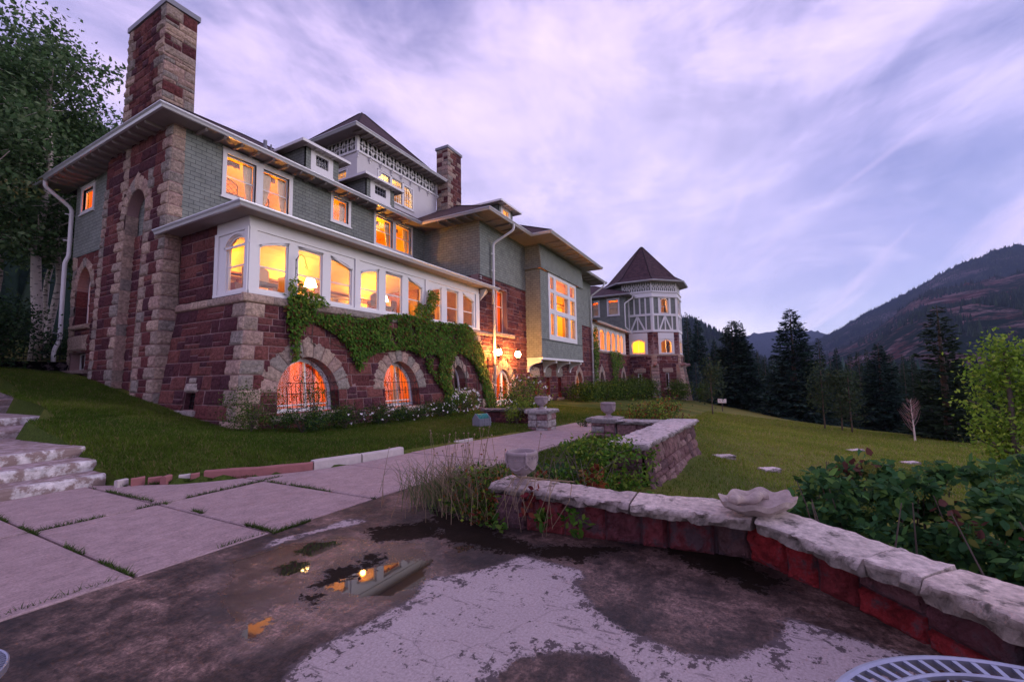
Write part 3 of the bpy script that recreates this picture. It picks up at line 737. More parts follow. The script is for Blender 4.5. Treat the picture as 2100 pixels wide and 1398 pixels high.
voussoirs(mb, FW, arch_pts(36.6, .8, .9, 2.05, 30), arch_pts(36.6, 1.2, .9, 2.55, 30), 9, .05, .04, .45, seed=12)
for a in (B1, B2, B3):
    uc = (a[0][0]+a[1][0])/2; block(mb, FW, uc-.75, uc+.75, 1.62, 2.35, rpick(TANS), .12, .04, .05)
    strip_stone(mb, FW, uc-.6, uc+.6, a[0][1]-.2, a[0][1], .14, round_=False, seg=3, seed=4)
    jambs(mb, FW, uc, .33, a[0][1], 1.6, .45)
jambs(mb, FW, 36.6, .8, -.05, .9, .45); jambs(mb, FW, 23, 1.0, -.2, .95, .45)
strip_stone(mb, FW, 22.0, 24.4, 4.1, 4.32, .12, round_=False, seg=3, seed=4)
strip_stone(mb, FW, 35.6, 37.7, -.3, -.05, .14, round_=False, seg=3, seed=4)
strip_stone(mb, FW, 20.3, 22.0, 4.02, 4.25, .08, seg=1, seed=4)
mbuild(mb, 'stone_front_wall', M['stone'])
mb = MB(); panel(mb, FX(20.4), rect(12.957, 17.0, 7.5, 10.75), (), 0, .2)
fwall = FY(12.95); panel(mb, fwall, rect(20.406, 26.19, 7.5, 10.75), (), 0, .2); panel(mb, fwall, rect(34.43, 40.45, 6.3, 10.75), (), 0, .2)
fbox(mb, FX(20.4), 12.96, 17, 7.465, 7.496, -.15, .004); fbox(mb, fwall, 20.42, 26.19, 7.46, 7.497, -.15, .003); panel(mb, FX(34.42), rect(12.0, 12.95, 2.9, 10.7), (), 0, .1)
mbuild(mb, 'shingle_wall', M['shingle'])
mb = MB(); panel(mb, FX(20.42), rect(12.98, 17.0, 6.5, 7.5), (), 0, .2); stonework(mb, FX(20.42), 13, 17, 6.6, 7.5, seed=9, res=.1); mbuild(mb, 'stone_return', M['stone'])
window(FW, WD, d=-.3, fw=.07, rails=(6.0,), muls=(22.85,), curtain=[(22.25, 22.6, 4.4, 6.9, 0, cv)])
B3w = [(B1, 0), (B2, 0), (B3, 0)]
for b, _ in B3w: window(FW, b, d=-.32, fw=.07, name='window')
window(FW, arch_poly(BA['uc'], BA['w'], BA['v0'], BA['vs'], BA['va']), d=-.3, fw=.09, name='window')
# front door: pointed, glazed, two leaves
mb = MB(); dp = arch_poly(23.0, .96, -.02, .95, 2.09, 24); di = inset(dp, .14); ring(mb, FW, dp, di, -.14, -.24)
fbox(mb, FW, 22.88, 23.12, -.02, 1.93, -.235, -.145); fbox(mb, FW, 22.1, 23.9, -.02, .3, -.235, -.15)
do = mbuild(mb, 'front_door', M['white'])
g = MB(); G = np.array(di); g.add(FW.p(G[:, 0], G[:, 1], -.2), [tuple(t_) for t_ in tessellate_polygon([[Vector((a, b, 0)) for a, b in di]])]); face_out(mbuild(g, 'pane', M['glass'], do), FW)
mb = MB(); fbox(mb, FW, 22.8, 22.84, .75, 1.1, -.14, -.08); mbuild(mb, 'handle', M['brass'], do)
room(20.8, 25.8, 13.5, 16.5, -.6, 3.2, 'orange', lights=[(23.3, 15.2, 2.6, 170, WARM, .12)])
room(20.6, 25.8, 13.4, 16.5, 4.0, 7.3, 'orange', lights=[(23.5, 15.2, 6.6, 150, WARM, .12)])
room(26.4, 39.5, 13.5, 16.5, -1.0, 2.9, 'orange', lights=[(28.5, 15.2, 1.8, 110, WARM, .12), (32, 15.2, 1.8, 90, WARM, .12), (36.9, 15.2, 1.8, 150, GOLD, .12)])
# box bay
FBY = FY(11.85); FBX = FX(26.2)
bw = [(27.75, 28.45), (28.85, 31.25), (31.65, 32.75)]; rows_ = [(4.5, 6.1), (6.35, 7.6), (7.78, 8.72)]
bh = [rect(a, b, c, d) for (a, b) in bw for (c, d) in rows_]
mb = MB(); panel(mb, FBY, rect(26.207, 34.4, 2.9, 8.95), bh, 0, .2)
panel(mb, FBX, rect(11.857, 13.0, 2.9, 8.95), (), 0, .15)
fl = lambda v: .16*np.clip((9.6-v)/.65, 0, 1)**1.5+.02
panel(mb, FY(11.85, bat=fl), rect(26.05, 34.55, 8.93, 10.75), (), 0, .1); 
for a, b in ((8.93, 9.25), (9.25, 9.6), (9.6, 10.75)):
    mb.add([tuple(FX(26.2, bat=fl).p(11.75-float(fl(a))*0, a)), tuple(FX(26.2, bat=fl).p(13.0, a)), tuple(FX(26.2, bat=fl).p(13.0, b)), tuple(FX(26.2, bat=fl).p(11.75, b))], [(0, 1, 2, 3)], uv=[(0, a), (1.2, a), (1.2, b), (0, b)])
fbox(mb, FBY, 26.18, 34.42, 4.12, 4.18, 0, .03)
mbuild(mb, 'bay_shingles', M['shingle'])
mb = MB()
for (a, b) in bw: pass
fr_o = rect(27.45, 33.05, 4.2, 9.0)
panel(mb, FBY, fr_o, [inset(h, .03) for h in bh], .05, .21)
panel(mb, FY(11.85), rect(26.21, 34.4, 2.78, 2.925), (), .033, .3)
panel(mb, FX(26.2), rect(11.82, 13.0, 2.78, 2.92), (), .03, .2)
mb.box((26.2, 11.87, 2.8), (34.4, 13.0, 2.88))
bo = mbuild(mb, 'bay_trim', M['white'])
for (a, b) in bw:
    for (c, d) in rows_: window(FBY, inset(rect(a, b, c, d), .03), d=.0, fw=.04, curtain=[(b-.35, b-.05, c, d, 0, cv)] if (a > 28.5 and d < 8) else None)
room(26.4, 34.3, 12.1, 15.2, 3.6, 9.2, 'yellow', 'yellow', lights=[(28.6, 13.9, 5.4, 260, GOLD, .15), (32.4, 13.6, 6.6, 260, GOLD, .15)])
for x in (26.35, 28.95, 31.6, 34.2):     # scroll brackets
    mb = MB(); n = 12; pr = [(0, 2.78), (1.15, 2.78), (1.15, 2.6)]; a = np.linspace(0, math.pi/2, n)
    pr = [(13.0, 2.78), (11.95, 2.78), (11.95, 2.6)]+[(12.05+.85*math.sin(t_), 2.02+.55*math.cos(t_)) for t_ in a]+[(12.9, 1.95), (13.0, 1.95)]
    k = len(pr); vs = [(x-.11, y, z) for y, z in pr]+[(x+.11, y, z) for y, z in pr]
    mb.add(vs, [tuple(range(k)), tuple(range(2*k-1, k-1, -1))]+[(i, (i+1) % k, k+(i+1) % k, k+i) for i in range(k)]); mbuild(mb, 'bracket', M['white'])

# ---- eaves, gutters, roofs
def gutter(pts, z, closed=False, name='gutter', h=.15, w_=.14):
    """moulded gutter swept along a level polyline with mitred corners (outside on the right of travel)"""
    prof = [(0, -h), (w_*.55, -h), (w_*.75, -h*.55), (w_, -h*.3), (w_, -.03), (w_+.018, -.03), (w_+.018, 0), (w_-.012, 0), (w_-.012, -.02), (0, -.04)]
    P_ = [np.array(p, float) for p in pts]; n = len(P_); rows = []
    for i in range(n):
        a = P_[i]-P_[i-1] if i > 0 else P_[1]-P_[0]; b = P_[i+1]-P_[i] if i < n-1 else P_[-1]-P_[-2]
        if closed: a = P_[i]-P_[i-1]; b = P_[(i+1) % n]-P_[i]
        a = a/np.linalg.norm(a); b = b/np.linalg.norm(b); na = np.array((a[1], -a[0])); nb = np.array((b[1], -b[0])); m = (na+nb)/(1+na@nb)
        rows.append([(P_[i][0]+m[0]*o, P_[i][1]+m[1]*o, z+dz) for o, dz in prof])
    V = np.array(rows); mb = MB()
    if closed: V = np.concatenate([V, V[:1]])
    k = len(prof); f = []
    for i in range(len(V)-1):
        for j in range(k): f.append((i*k+j, i*k+(j+1) % k, (i+1)*k+(j+1) % k, (i+1)*k+j))
    if not closed: f += [tuple(range(k)), tuple(range(len(V)*k-1, (len(V)-1)*k-1, -1))]
    mb.add(V.reshape(-1, 3), f); return mbuild(mb, name, M['gutter'])
def soffit(poly, z, name='soffit', t=.03):
    mb = MB(); n = len(poly); tr = tessellate_polygon([[Vector((a, b, 0)) for a, b in poly]])
    mb.add([(x, y, z) for x, y in poly]+[(x, y, z+t) for x, y in poly], [tuple(a) for a in tr]+[tuple(i+n for i in a) for a in tr]); return mbuild(mb, name, M['soffit'])
def rafters(a, b, nrm, z, L_=.9, step=.62, name='rafter_tails'):
    """shaped rafter ends under an eave; a,b eave edge, nrm unit vector from the wall outwards"""
    a = np.array(a, float); b = np.array(b, float); d = b-a; n = int(np.linalg.norm(d)/step); d = d/np.linalg.norm(d); nr = np.array(nrm, float)
    for i in range(1, n):
        mb = MB()
        c = a+d*i*step; e = .045
        pr = [(0, 0), (0, -.06), (.06, -.11), (.2, -.13), (L_*.7, -.10), (L_, -.09), (L_, 0)]
        vs = []; k = len(pr)
        for s_ in (-e, e):
            for (o, dz) in pr: q = c+d*s_-nr*(o+.02); vs.append((q[0], q[1], z+dz))
        mb.add(vs, [tuple(range(k)), tuple(range(2*k-1, k-1, -1))]+[(j, (j+1) % k, k+(j+1) % k, k+j) for j in range(k)])
        mbuild(mb, 'rafter_tail', M['soffit'])
def roofface(mb, pts, eave_dir):
    pts = [np.array(p, float) for p in pts]; e = np.array(eave_dir, float); e /= np.linalg.norm(e)
    n = np.cross(pts[1]-pts[0], pts[2]-pts[0]); n /= np.linalg.norm(n); s = np.cross(n, e); s = s if s[2] > 0 else -s
    mb.add(pts, [tuple(range(len(pts)))], uv=[(float(p@e), float((p-pts[0])@s)) for p in pts])
def hip(x0, x1, y0, y1, z, pitch, name='roof', ridge=None, t=.1, bell=None):
    """hipped roof on a rectangle"""
    mb = MB(); hw = (y1-y0)/2; hx = min(hw, (x1-x0)/2); zr = z+hx*pitch if (x1-x0) < (y1-y0) else z+hw*pitch
    if (x1-x0) >= (y1-y0): A = (x0+hw, y0+hw, zr); B = (x1-hw, y0+hw, zr)
    else: A = ((x0+x1)/2, y0+hx, zr); B = ((x0+x1)/2, y1-hx, zr)
    a, b, c, d = (x0, y0, z), (x1, y0, z), (x1, y1, z), (x0, y1, z)
    if (x1-x0) >= (y1-y0):
        roofface(mb, [a, b, B, A], (1, 0, 0)); roofface(mb, [b, c, B], (0, 1, 0)); roofface(mb, [c, d, A, B], (1, 0, 0)); roofface(mb, [d, a, A], (0, 1, 0))
    else:
        roofface(mb, [a, b, A], (1, 0, 0)); roofface(mb, [b, c, B, A], (0, 1, 0)); roofface(mb, [c, d, B], (1, 0, 0)); roofface(mb, [d, a, A, B], (0, 1, 0))
    mb.add([(x0, y0, z-.03), (x1, y0, z-.03), (x1, y1, z-.03), (x0, y1, z-.03), a, b, c, d], [(0, 1, 5, 4), (1, 2, 6, 5), (2, 3, 7, 6), (3, 0, 4, 7)])
    mb.add([A, B, a, b, c, d], []) if False else None
    o = mbuild(mb, name, M['roof'])
    # ridge and hip caps
    cap = MB()
    for p, q in (([a, A], [b, B], [c, B], [d, A], [A, B]) if (x1-x0) >= (y1-y0) else ([a, A], [b, A], [c, B], [d, B], [A, B])):
        p_ = np.array(p); q_ = np.array(q)
        if np.linalg.norm(p_-q_) > .2: cap.tube([p_+(0, 0, .01), q_+(0, 0, .01)], .05, 6, (.06, .035, .04))
    c_ = mbuild(cap, 'ridge_cap', M['roof'], o); return o
ZE = 10.75
soffit([(6.5, 16.3), (6.5, 27.9), (7.52, 27.9), (7.52, 16.98), (20.42, 16.98), (20.42, 16.3)], ZE-.13)
rafters((6.5, 17.0), (6.5, 27.5), (-1, 0), ZE-.13); rafters((7.2, 16.3), (19.3, 16.3), (0, -1), ZE-.13, .66)
gutter([(6.5, 27.9), (6.5, 16.3), (19.3, 16.3), (19.3, 11.65), (24.5, 11.65), (24.5, 10.3), (35.3, 10.3), (35.3, 11.65), (41.3, 11.65), (41.3, 27.9)], ZE)
hip(6.4, 34, 16.2, 27.9, ZE, .6); hip(19.2, 41.4, 11.55, 27.9, ZE, .56); hip(24.4, 35.4, 10.2, 20, ZE, .56)
soffit([(19.3, 11.65), (24.5, 11.65), (24.5, 10.3), (35.3, 10.3), (35.3, 11.65), (41.3, 11.65), (41.3, 13.0), (34.4, 13.0), (34.4, 11.87), (26.2, 11.87), (26.2, 12.97), (20.41, 12.97), (20.41, 16.97), (19.3, 16.97)], ZE-.135)
rafters((19.3, 12.0), (19.3, 16.2), (-1, 0), ZE-.13); rafters((19.9, 11.65), (24.5, 11.65), (0, -1), ZE-.13, 1.1, .9); rafters((25, 10.3), (35, 10.3), (0, -1), ZE-.13, 1.2, 1.2); rafters((35.5, 11.65), (41, 11.65), (0, -1), ZE-.13, 1.1, 1.2)
# porch roof
ZP = 6.78
gutter([(6.93, 17.35), (6.93, 12.42), (21.35, 12.42), (21.35, 13.0)], ZP)
soffit([(6.93, 12.42), (21.35, 12.42), (21.35, 13.0), (7.52, 13.0), (7.52, 17.3), (6.93, 17.3)], ZP-.12, t=.02)
soffit([(20.3, 12.9), (21.35, 12.9), (21.35, 13.02), (20.3, 13.02)], ZP-.15, t=.02)
mb = MB(); E0 = (6.9, 12.4, ZP); 
roofface(mb, [(6.9, 12.4, ZP), (21.4, 12.4, ZP), (20.4, 17, 6.97), (7.5, 17, 6.97)], (1, 0, 0)); roofface(mb, [(6.9, 17.35, ZP), (6.9, 12.4, ZP), (7.5, 17, 6.97)], (0, 1, 0))
mb.add([(6.9, 12.4, ZP-.03), (21.4, 12.4, ZP-.03), (21.4, 12.4, ZP), (6.9, 12.4, ZP)], [(0, 1, 2, 3)])
roofface(mb, [(21.4, 12.4, ZP), (21.4, 13.0, ZP), (20.4, 13.0, 7.0)], (0, 1, 0))
mbuild(mb, 'porch_roof', M['roof'])
mb = MB(); vs = [(20.42, 12.98, 6.6), (21.3, 12.98, 6.6), (20.42, 12.98, 5.95), (20.42, 12.55, 6.6)]; mb.add(vs, [(0, 1, 2), (0, 2, 3), (1, 3, 2), (0, 3, 1)]); mbuild(mb, 'eave_bracket', M['white'])

def pipe(pts, r=.055, name='downspout', cl=()):
    mb = MB(); q = []
    pts = [np.array(p, float) for p in pts]
    for i, p in enumerate(pts):
        if i in (0, len(pts)-1): q.append(p); continue
        a = pts[i-1]-p; b = pts[i+1]-p; la, lb = np.linalg.norm(a), np.linalg.norm(b); k = min(.18, la*.4, lb*.4)
        A_ = p+a/la*k; B_ = p+b/lb*k
        for t_ in (0, .33, .66, 1): q.append((1-t_)**2*A_+2*t_*(1-t_)*p+t_*t_*B_)
    mb.tube(q, r, 12); o = mbuild(mb, name, M['white'], smooth=True)
    c = MB()
    for z in cl:
        x, y = next(((a_[0], a_[1]) for a_, b_ in zip(pts[:-1], pts[1:]) if min(a_[2], b_[2]) <= z <= max(a_[2], b_[2]) and abs(a_[2]-b_[2]) > .5), (pts[-1][0], pts[-1][1]))
        c.lathe([(r*1.25, -.03), (r*1.25, .03)], (x, y, z), 12); c.box((x-r-.14, y-.02, z-.02), (x-r, y+.02, z+.03)); c.box((x-.02, y, z-.02), (x+.02, y+.12, z+.02))
    if cl: mbuild(c, 'bracket', M['white'], o)
    return o
pipe([(22.05, 11.6, 10.66), (22.05, 11.62, 10.3), (21.62, 12.78, 9.55), (21.62, 12.78, .0)], .075, cl=(8.9, 7.9, 3.1, 1.2))
pipe([(20.9, 12.4, 6.62), (20.9, 12.4, 6.35), (21.45, 12.75, 5.95), (21.6, 12.78, 5.9)], .06)
pipe([(40.6, 11.6, 10.66), (40.6, 11.62, 10.3), (40.0, 12.8, 9.3), (40.0, 12.8, -.5)], .075, cl=(8.2, 4.2, 2))
pipe([(6.5, 26.7, 10.62), (6.5, 26.7, 10.35), (7.36, 26.55, 9.6), (7.36, 26.55, 7.4), (7.25, 26.55, 7.1), (7.25, 26.5, 3.6), (7.05, 26.4, 3.1), (7.05, 26.3, 2.6)], .08, cl=(9.3, 8.1, 3.9))

# ---- big chimney
def chimney(x0, x1, y0, y1, z0, z1, seed, res=.08, taper=.0, capc=(.03, .03, .035), rev=False):
    mb = MB(); tp = (lambda v: taper*np.clip((z1-v)/(z1-z0), 0, 1))
    fx = FX(x0, bat=tp); fy = FY(y0, bat=tp)
    for F_, a, b in ((fx, y0, y1), (fy, x0, x1), (FR((x1, 0), (0, 1), (1, 0)), y0, y1), (FR((0, y1), (1, 0), (0, 1)), x0, x1)):
        panel(mb, F_, rect(a-.0, b+.0, z0, z1), (), 0, .1, col=(.3, .2, .19), reveal=False, back=False)
    # long face red with tan quoins, short face mostly tan
    if not rev:
        stonework(mb, fx, y0, y1, z0, z1, ql=True, qr=True, seed=seed, res=res, rows=(.3, .42), wmin=.3, wmax=.7, amp=.07)
        stonework(mb, fy, x0-.05, x1, z0, z1, seed=seed+1, res=res, rows=(.3, .42), palette=TANS+TANS+REDS[:2], wmin=.4, wmax=.9, amp=.09)
    else:
        stonework(mb, fx, y0, y1, z0, z1, seed=seed, res=res, rows=(.3, .42), palette=TANS+TANS+REDS[:3], wmin=.35, wmax=.7, amp=.06)
        stonework(mb, fy, x0, x1, z0, z1, seed=seed+1, ql=True, res=res, rows=(.3, .42), palette=REDS+TANS[:2], wmin=.35, wmax=.8, amp=.06)
    o = mbuild(mb, 'chimney', M['stone'])
    c = MB(); c.box((x0-.08, y0-.08, z1), (x1+.08, y1+.08, z1+.2)); mbuild(c, 'chimney_cap', M['greypl'], o); return o
chimney(7.2, 8.2, 18.15, 21.1, 10.8, 15.7, 51, taper=.05)
chimney(25.55, 27.3, 19.0, 20.05, 13.5, 19.1, 52, .12, rev=True)

# ---- dormers
def dormer(x0, x1, yf, z0, z1, ov, lit=False, zr=.42, dpt=3.2):
    mb = MB(); Fd = FY(yf); mw = (x1-x0)
    # white front with small window, shingled cheeks
    panel(mb, FX(x0-.3), rect(yf, yf+dpt, z0-.6, z1), (), 0, .05); panel(mb, FY(yf), rect(x0-.3, x0, z0-.2, z1), (), 0, .05); panel(mb, FY(yf), rect(x1, x1+.3, z0-.2, z1), (), 0, .05)
    panel(mb, FX(x1+.3), rect(yf, yf+dpt, z0-.6, z1), (), 0, .05)
    d_ = mbuild(mb, 'dormer', M['shingle'])
    hw = rect(x0+mw*.22, x1-mw*.22, z0+.34, z1-.28)
    f = MB(); panel(f, Fd, rect(x0, x1, z0-.05, z1), [hw], .02, .12); fbox(f, Fd, x0-.03, x1+.03, z0-.06, z0+.05, 0, .08); mbuild(f, 'dormer_front', M['white'], d_)
    g = MB(); G = np.array(hw); g.add(Fd.p(G[:, 0], G[:, 1], -.05), [(0, 1, 2, 3)]); face_out(mbuild(g, 'pane', M['glass'], d_), Fd)
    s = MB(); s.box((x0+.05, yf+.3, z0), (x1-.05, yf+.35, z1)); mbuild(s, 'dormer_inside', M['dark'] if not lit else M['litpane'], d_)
    m2 = MB(); a0, a1 = hw[0][1], hw[2][1]
    for i in (1, 2, 3): x = hw[0][0]+(hw[1][0]-hw[0][0])*i/4; fbox(m2, Fd, x-.012, x+.012, a0, a1, -.04, -.02)
    fbox(m2, Fd, hw[0][0], hw[1][0], (a0+a1)/2-.012, (a0+a1)/2+.012, -.04, -.02); mbuild(m2, 'muntins', M['greypl'], d_)
    r = MB(); X0, X1, Y0, Y1 = x0-.3-ov, x1+.3+ov, yf-ov, yf+dpt; zc = z1+zr*(X1-X0)/2*.9; xm = (X0+X1)/2; hy = (X1-X0)/2
    roofface(r, [(X0, Y0, z1), (X1, Y0, z1), (xm, Y0+hy, zc)], (1, 0, 0)); roofface(r, [(X0, Y1, z1), (X0, Y0, z1), (xm, Y0+hy, zc), (xm, Y1, zc)], (0, 1, 0)); roofface(r, [(X1, Y0, z1), (X1, Y1, z1), (xm, Y1, zc), (xm, Y0+hy, zc)], (0, 1, 0))
    mbuild(r, 'dormer_roof', M['roof'], d_)
    t_ = MB(); t_.box((X0-.02, Y0-.02, z1-.13), (X1+.02, Y0+.06, z1)); t_.box((X0-.02, Y0+.06, z1-.13), (X0+.06, Y1, z1)); t_.box((X1-.06, Y0+.06, z1-.13), (X1+.02, Y1, z1)); t_.box((X0, Y0, z1-.07), (X1, Y1, z1-.04))
    for x in np.arange(X0+.3, X1-.1, .5): t_.box((x, Y0+.07, z1-.15), (x+.07, Y0+.4, z1-.08))
    mbuild(t_, 'dormer_eave', M['white'], d_)
    return d_
M['litpane'] = emis('lit_panes', (1, .42, .08), 1.1)
dormer(12.9, 14.15, 17.6, 11.55, 12.7, .42); dormer(16.6, 18.1, 17.6, 11.6, 12.7, .42); dormer(24.75, 26.1, 14.0, 12.1, 13.35, .5, lit=True)
dormer(29.3, 30.6, 12.3, 11.6, 12.3, .45)
for (x, y, h, r) in ((11.0, 18.1, .42, .08), (11.3, 18.15, .36, .035), (24.2, 14.3, .6, .05)):
    mb = MB(); z = ZE+.58*(y-16.3 if x < 19 else y-11.65); mb.tube([(x, y, z-.15), (x, y, z+h)], r, 10); mb.lathe([(r*2.4, -.1), (r*1.1, .12)], (x, y, z), 10); mbuild(mb, 'vent_pipe', M['greypl'])

# ---- white main tower
TX0, TX1, TY = 17.8, 25.45, 20.0; TZ0, TZL, TZT = 12.8, 15.55, 16.55
FT = FY(TY); FTX = FX(TX0)
def muntwin(F, a, b, c, d, chamf=0):
    pl = [(a, c), (b, c), (b, d-(chamf if chamf > 0 else 0)), (b-(.35 if chamf > 0 else 0), d)]+([(a, d)] if chamf >= 0 else [(a+.35, d), (a, d-.4)])
    if chamf < 0: pl = [(a, c), (b, c), (b, d), (a+.35, d), (a, d-.4)]
    if chamf > 0: pl = [(a, c), (b, c), (b, d-.4), (b-.35, d), (a, d)]
    return pl
tw = [muntwin(FT, 19.55, 20.55, 13.5, 14.95, -1), muntwin(FT, 20.75, 21.7, 13.45, 15.0, 0), muntwin(FT, 21.9, 22.75, 13.5, 14.9, 1)]
tw2 = rect(22.9, 23.9, 13.6, 14.9)
mb = MB(); panel(mb, FT, rect(TX0+.006, TX1, TZ0, TZL), tw, 0, .2); panel(mb, FTX, rect(TY+.006, TY+7.4, TZ0, TZL), [rect(20.9, 21.9, 13.3, 14.5)], 0, .2)
panel(mb, FT, rect(TX0+.13, TX1, TZL, TZT+.1), (), -.12, .1); panel(mb, FTX, rect(TY, TY+7.4, TZL, TZT+.1), (), -.12, .1)
mbuild(mb, 'tower_wall', M['stucco'])
mb = MB(); panel(mb, FT, rect(TX0+.1, TX1-.1, TZL+.05, TZT), (), -.1, .01); panel(mb, FTX, rect(TY+.1, TY+7.3, TZL+.05, TZT), (), -.1, .01); mbuild(mb, 'shaded_frieze_ground', M['friezeshade'])
for p in tw: window(FT, p, d=-.04, fw=.05, rails=(14.2,), muntin=(4, 5, 13.5, 14.95), casing=(p[0][0]-.1, p[1][0]+.1, 13.38, 15.05))
window(FTX, rect(20.9, 21.9, 13.3, 14.5), d=-.04, fw=.05, muntin=(3, 4, 13.3, 14.5), casing=(20.8, 22.0, 13.2, 14.6))
room(18.1, 25.2, 20.3, 24, 13.0, 15.6, 'plaster', openf=True, openx0=True, lights=[(21.3, 21.8, 14.8, 300, (1, .62, .24), .2)])
def frieze(F, u0, u1, v0, v1, n, name='lattice'):
    """row of panels: uprights, rails and interlaced quarter circles"""
    mb = MB(); h = v1-v0; wd = (u1-u0)/n; th = .075
    fbox(mb, F, u0, u1, v0-.1, v0+.04, -.05, .06); fbox(mb, F, u0, u1, v1-.05, v1+.06, -.05, .05)
    for i in range(n+1): x = u0+wd*i; fbox(mb, F, x-.045, x+.045, v0, v1, -.05, .02)
    for i in range(n):
        x0 = u0+wd*i; xm = x0+wd/2
        fbox(mb, F, xm-.03, xm+.03, v0, v1, -.05, .01) if False else None
        for (cx, cy, a0) in ((x0, v0, 0), (x0+wd, v0, 90), (x0+wd, v1, 180), (x0, v1, 270)):
            r1 = h*.56; k = 7; A = np.radians(np.linspace(a0, a0+90, k)); f = wd*.5/(h*.56) if wd*.5 < h*.56 else 1
            for (r, t2) in ((r1, th),):
                inn = np.stack([cx+(r-t2)*f*np.cos(A), cy+(r-t2)*np.sin(A)], -1); outp = np.stack([cx+(r+t2)*f*np.cos(A), cy+(r+t2)*np.sin(A)], -1)
                G = np.stack([inn, outp]); mb.grid(F.p(G[..., 0], G[..., 1], .01), flip=F.flip)
                for q in (inn, outp): mb.grid(np.stack([F.p(q[:, 0], q[:, 1], .01), F.p(q[:, 0], q[:, 1], -.06)]))
    return mbuild(mb, name, M['white'])
frieze(FT, TX0+.12, TX1-.1, TZL, TZT-.05, 10); frieze(FTX, TY+.12, TY+7.3, TZL, TZT-.05, 10)
mb = MB(); mb.box((TX0-.06, TY-.06, TZL-.1), (TX0+.14, TY+.14, TZT)); mb.box((TX1-.14, TY-.06, TZL-.1), (TX1+.06, TY+.14, TZT)); mb.box((TX0-.08, TY-.08, TZL-.12), (TX1+.08, TY+.1, TZL-.02)); mb.box((TX0-.08, TY+.1, TZL-.12), (TX0+.1, TY+7.4, TZL-.02))
mbuild(mb, 'tower_corner_post', M['white'])
for i in range(9):
    x = TX0+.02+i*(TX1-TX0-.1)/8; mb = MB(); mb.box((x-.06, TY-.2, TZL-.2), (x+.08, TY+.02, TZL-.1)); mb.tube([(x-.06, TY-.08, TZL-.26), (x+.08, TY-.08, TZL-.26)], .07, 8); mb.box((x-.03, TY-.08, TZL-.45), (x+.05, TY+.01, TZL-.2)); mbuild(mb, 'bracket', M['white'])
for i in range(1, 6):
    y = TY+i*1.2; mb = MB(); mb.box((TX0-.2, y-.06, TZL-.2), (TX0+.02, y+.08, TZL-.1)); mb.box((TX0-.1, y-.03, TZL-.42), (TX0+.02, y+.05, TZL-.2)); mbuild(mb, 'bracket', M['white'])
def steeple(cx, cy, poly, prof, name='tower_roof', label=None):
    """roof over a polygon (offsets from centre) with profile [(scale, z)...]"""
    mb = MB(); n = len(poly)
    for i in range(n):
        a = np.array(poly[i]); b = np.array(poly[(i+1) % n]); ed = np.linalg.norm(b-a); e = (b-a)/ed; run = 0
        for (s0, z0), (s1, z1) in zip(prof[:-1], prof[1:]):
            m0 = (a+b)/2*s0; m1 = (a+b)/2*s1; L_ = math.hypot(np.linalg.norm(m1-m0), z1-z0)
            q = [(cx+a[0]*s0, cy+a[1]*s0, z0), (cx+b[0]*s0, cy+b[1]*s0, z0), (cx+b[0]*s1, cy+b[1]*s1, z1), (cx+a[0]*s1, cy+a[1]*s1, z1)]
            uv = [(-ed*s0/2, run), (ed*s0/2, run), (ed*s1/2, run+L_), (-ed*s1/2, run+L_)]; run += L_
            if s1 < 1e-3: q = q[:3]; uv = uv[:2]+[(0, run)]
            mb.add(q, [tuple(range(len(q)))], uv=uv)
    o = mbuild(mb, name, M['roof']); c = MB()
    for i in range(n): c.tube([(cx+poly[i][0]*s, cy+poly[i][1]*s, z+.01) for s, z in prof], .06, 6)
    mbuild(c, 'ridge_cap', M['roof'], o); return o
hxw, hyw = (TX1-TX0)/2+.85, 3.85+.85; tcx, tcy = (TX0+TX1)/2, TY+3.85
steeple(tcx, tcy, [(-hxw, -hyw), (hxw, -hyw), (hxw, hyw), (-hxw, hyw)], [(1, TZT-.02), (.82, TZT+.62), (.03, TZT+4.55), (0, TZT+4.6)])
gutter([(tcx-hxw, tcy+hyw), (tcx-hxw, tcy-hyw), (tcx+hxw, tcy-hyw), (tcx+hxw, tcy+hyw)], TZT, name='tower_gutter')
soffit([(tcx-hxw, tcy-hyw), (tcx+hxw, tcy-hyw), (tcx+hxw, tcy+hyw), (tcx-hxw, tcy+hyw)], TZT-.09)
rafters((tcx-hxw, tcy-hyw), (tcx+hxw, tcy-hyw), (0, -1), TZT-.09, .8, .5)
# ---- second porch (far) and wing three
PY = 13.0
pw = [(41.2, 42.9), (43.3, 45.0), (45.7, 47.3), (47.7, 49.3), (50.0, 51.3), (51.6, 52.8)]
ph = [[(a, 4.3), (b, 4.3)]+[(a+(b-a)*j/8, 6.1+.42*math.sin(math.pi*j/8)**.6) for j in range(9)][::-1] for a, b in pw]
a3 = [dict(uc=43.5, w=.75, v0=-.6, vs=1.0, va=2.1, ow=1.2, ova=2.75), dict(uc=52.4, w=.75, v0=-.6, vs=1.0, va=2.1, ow=1.2, ova=2.8)]
mb = MB(); panel(mb, FW, rect(40.4, 56.2, -2, 4.2), [arch_poly(a['uc'], a['w'], a['v0'], a['vs'], a['va']) for a in a3], 0, .5); mbuild(mb, 'mortar_bed', M['mortar'])
mb = MB(); hr = [[(a['uc']-a['w'], a['v0']), (a['uc']+a['w'], a['v0']), (a['uc']+a['w'], a['vs'])]+arch_pts(a['uc'], a['ow']-.05, a['vs'], a['ova']-.05)[::-1]+[(a['uc']-a['w'], a['vs'])] for a in a3]
stonework(mb, FW, 40.4, 56.2, -1.2, 4.1, hr, seed=61, res=.18)
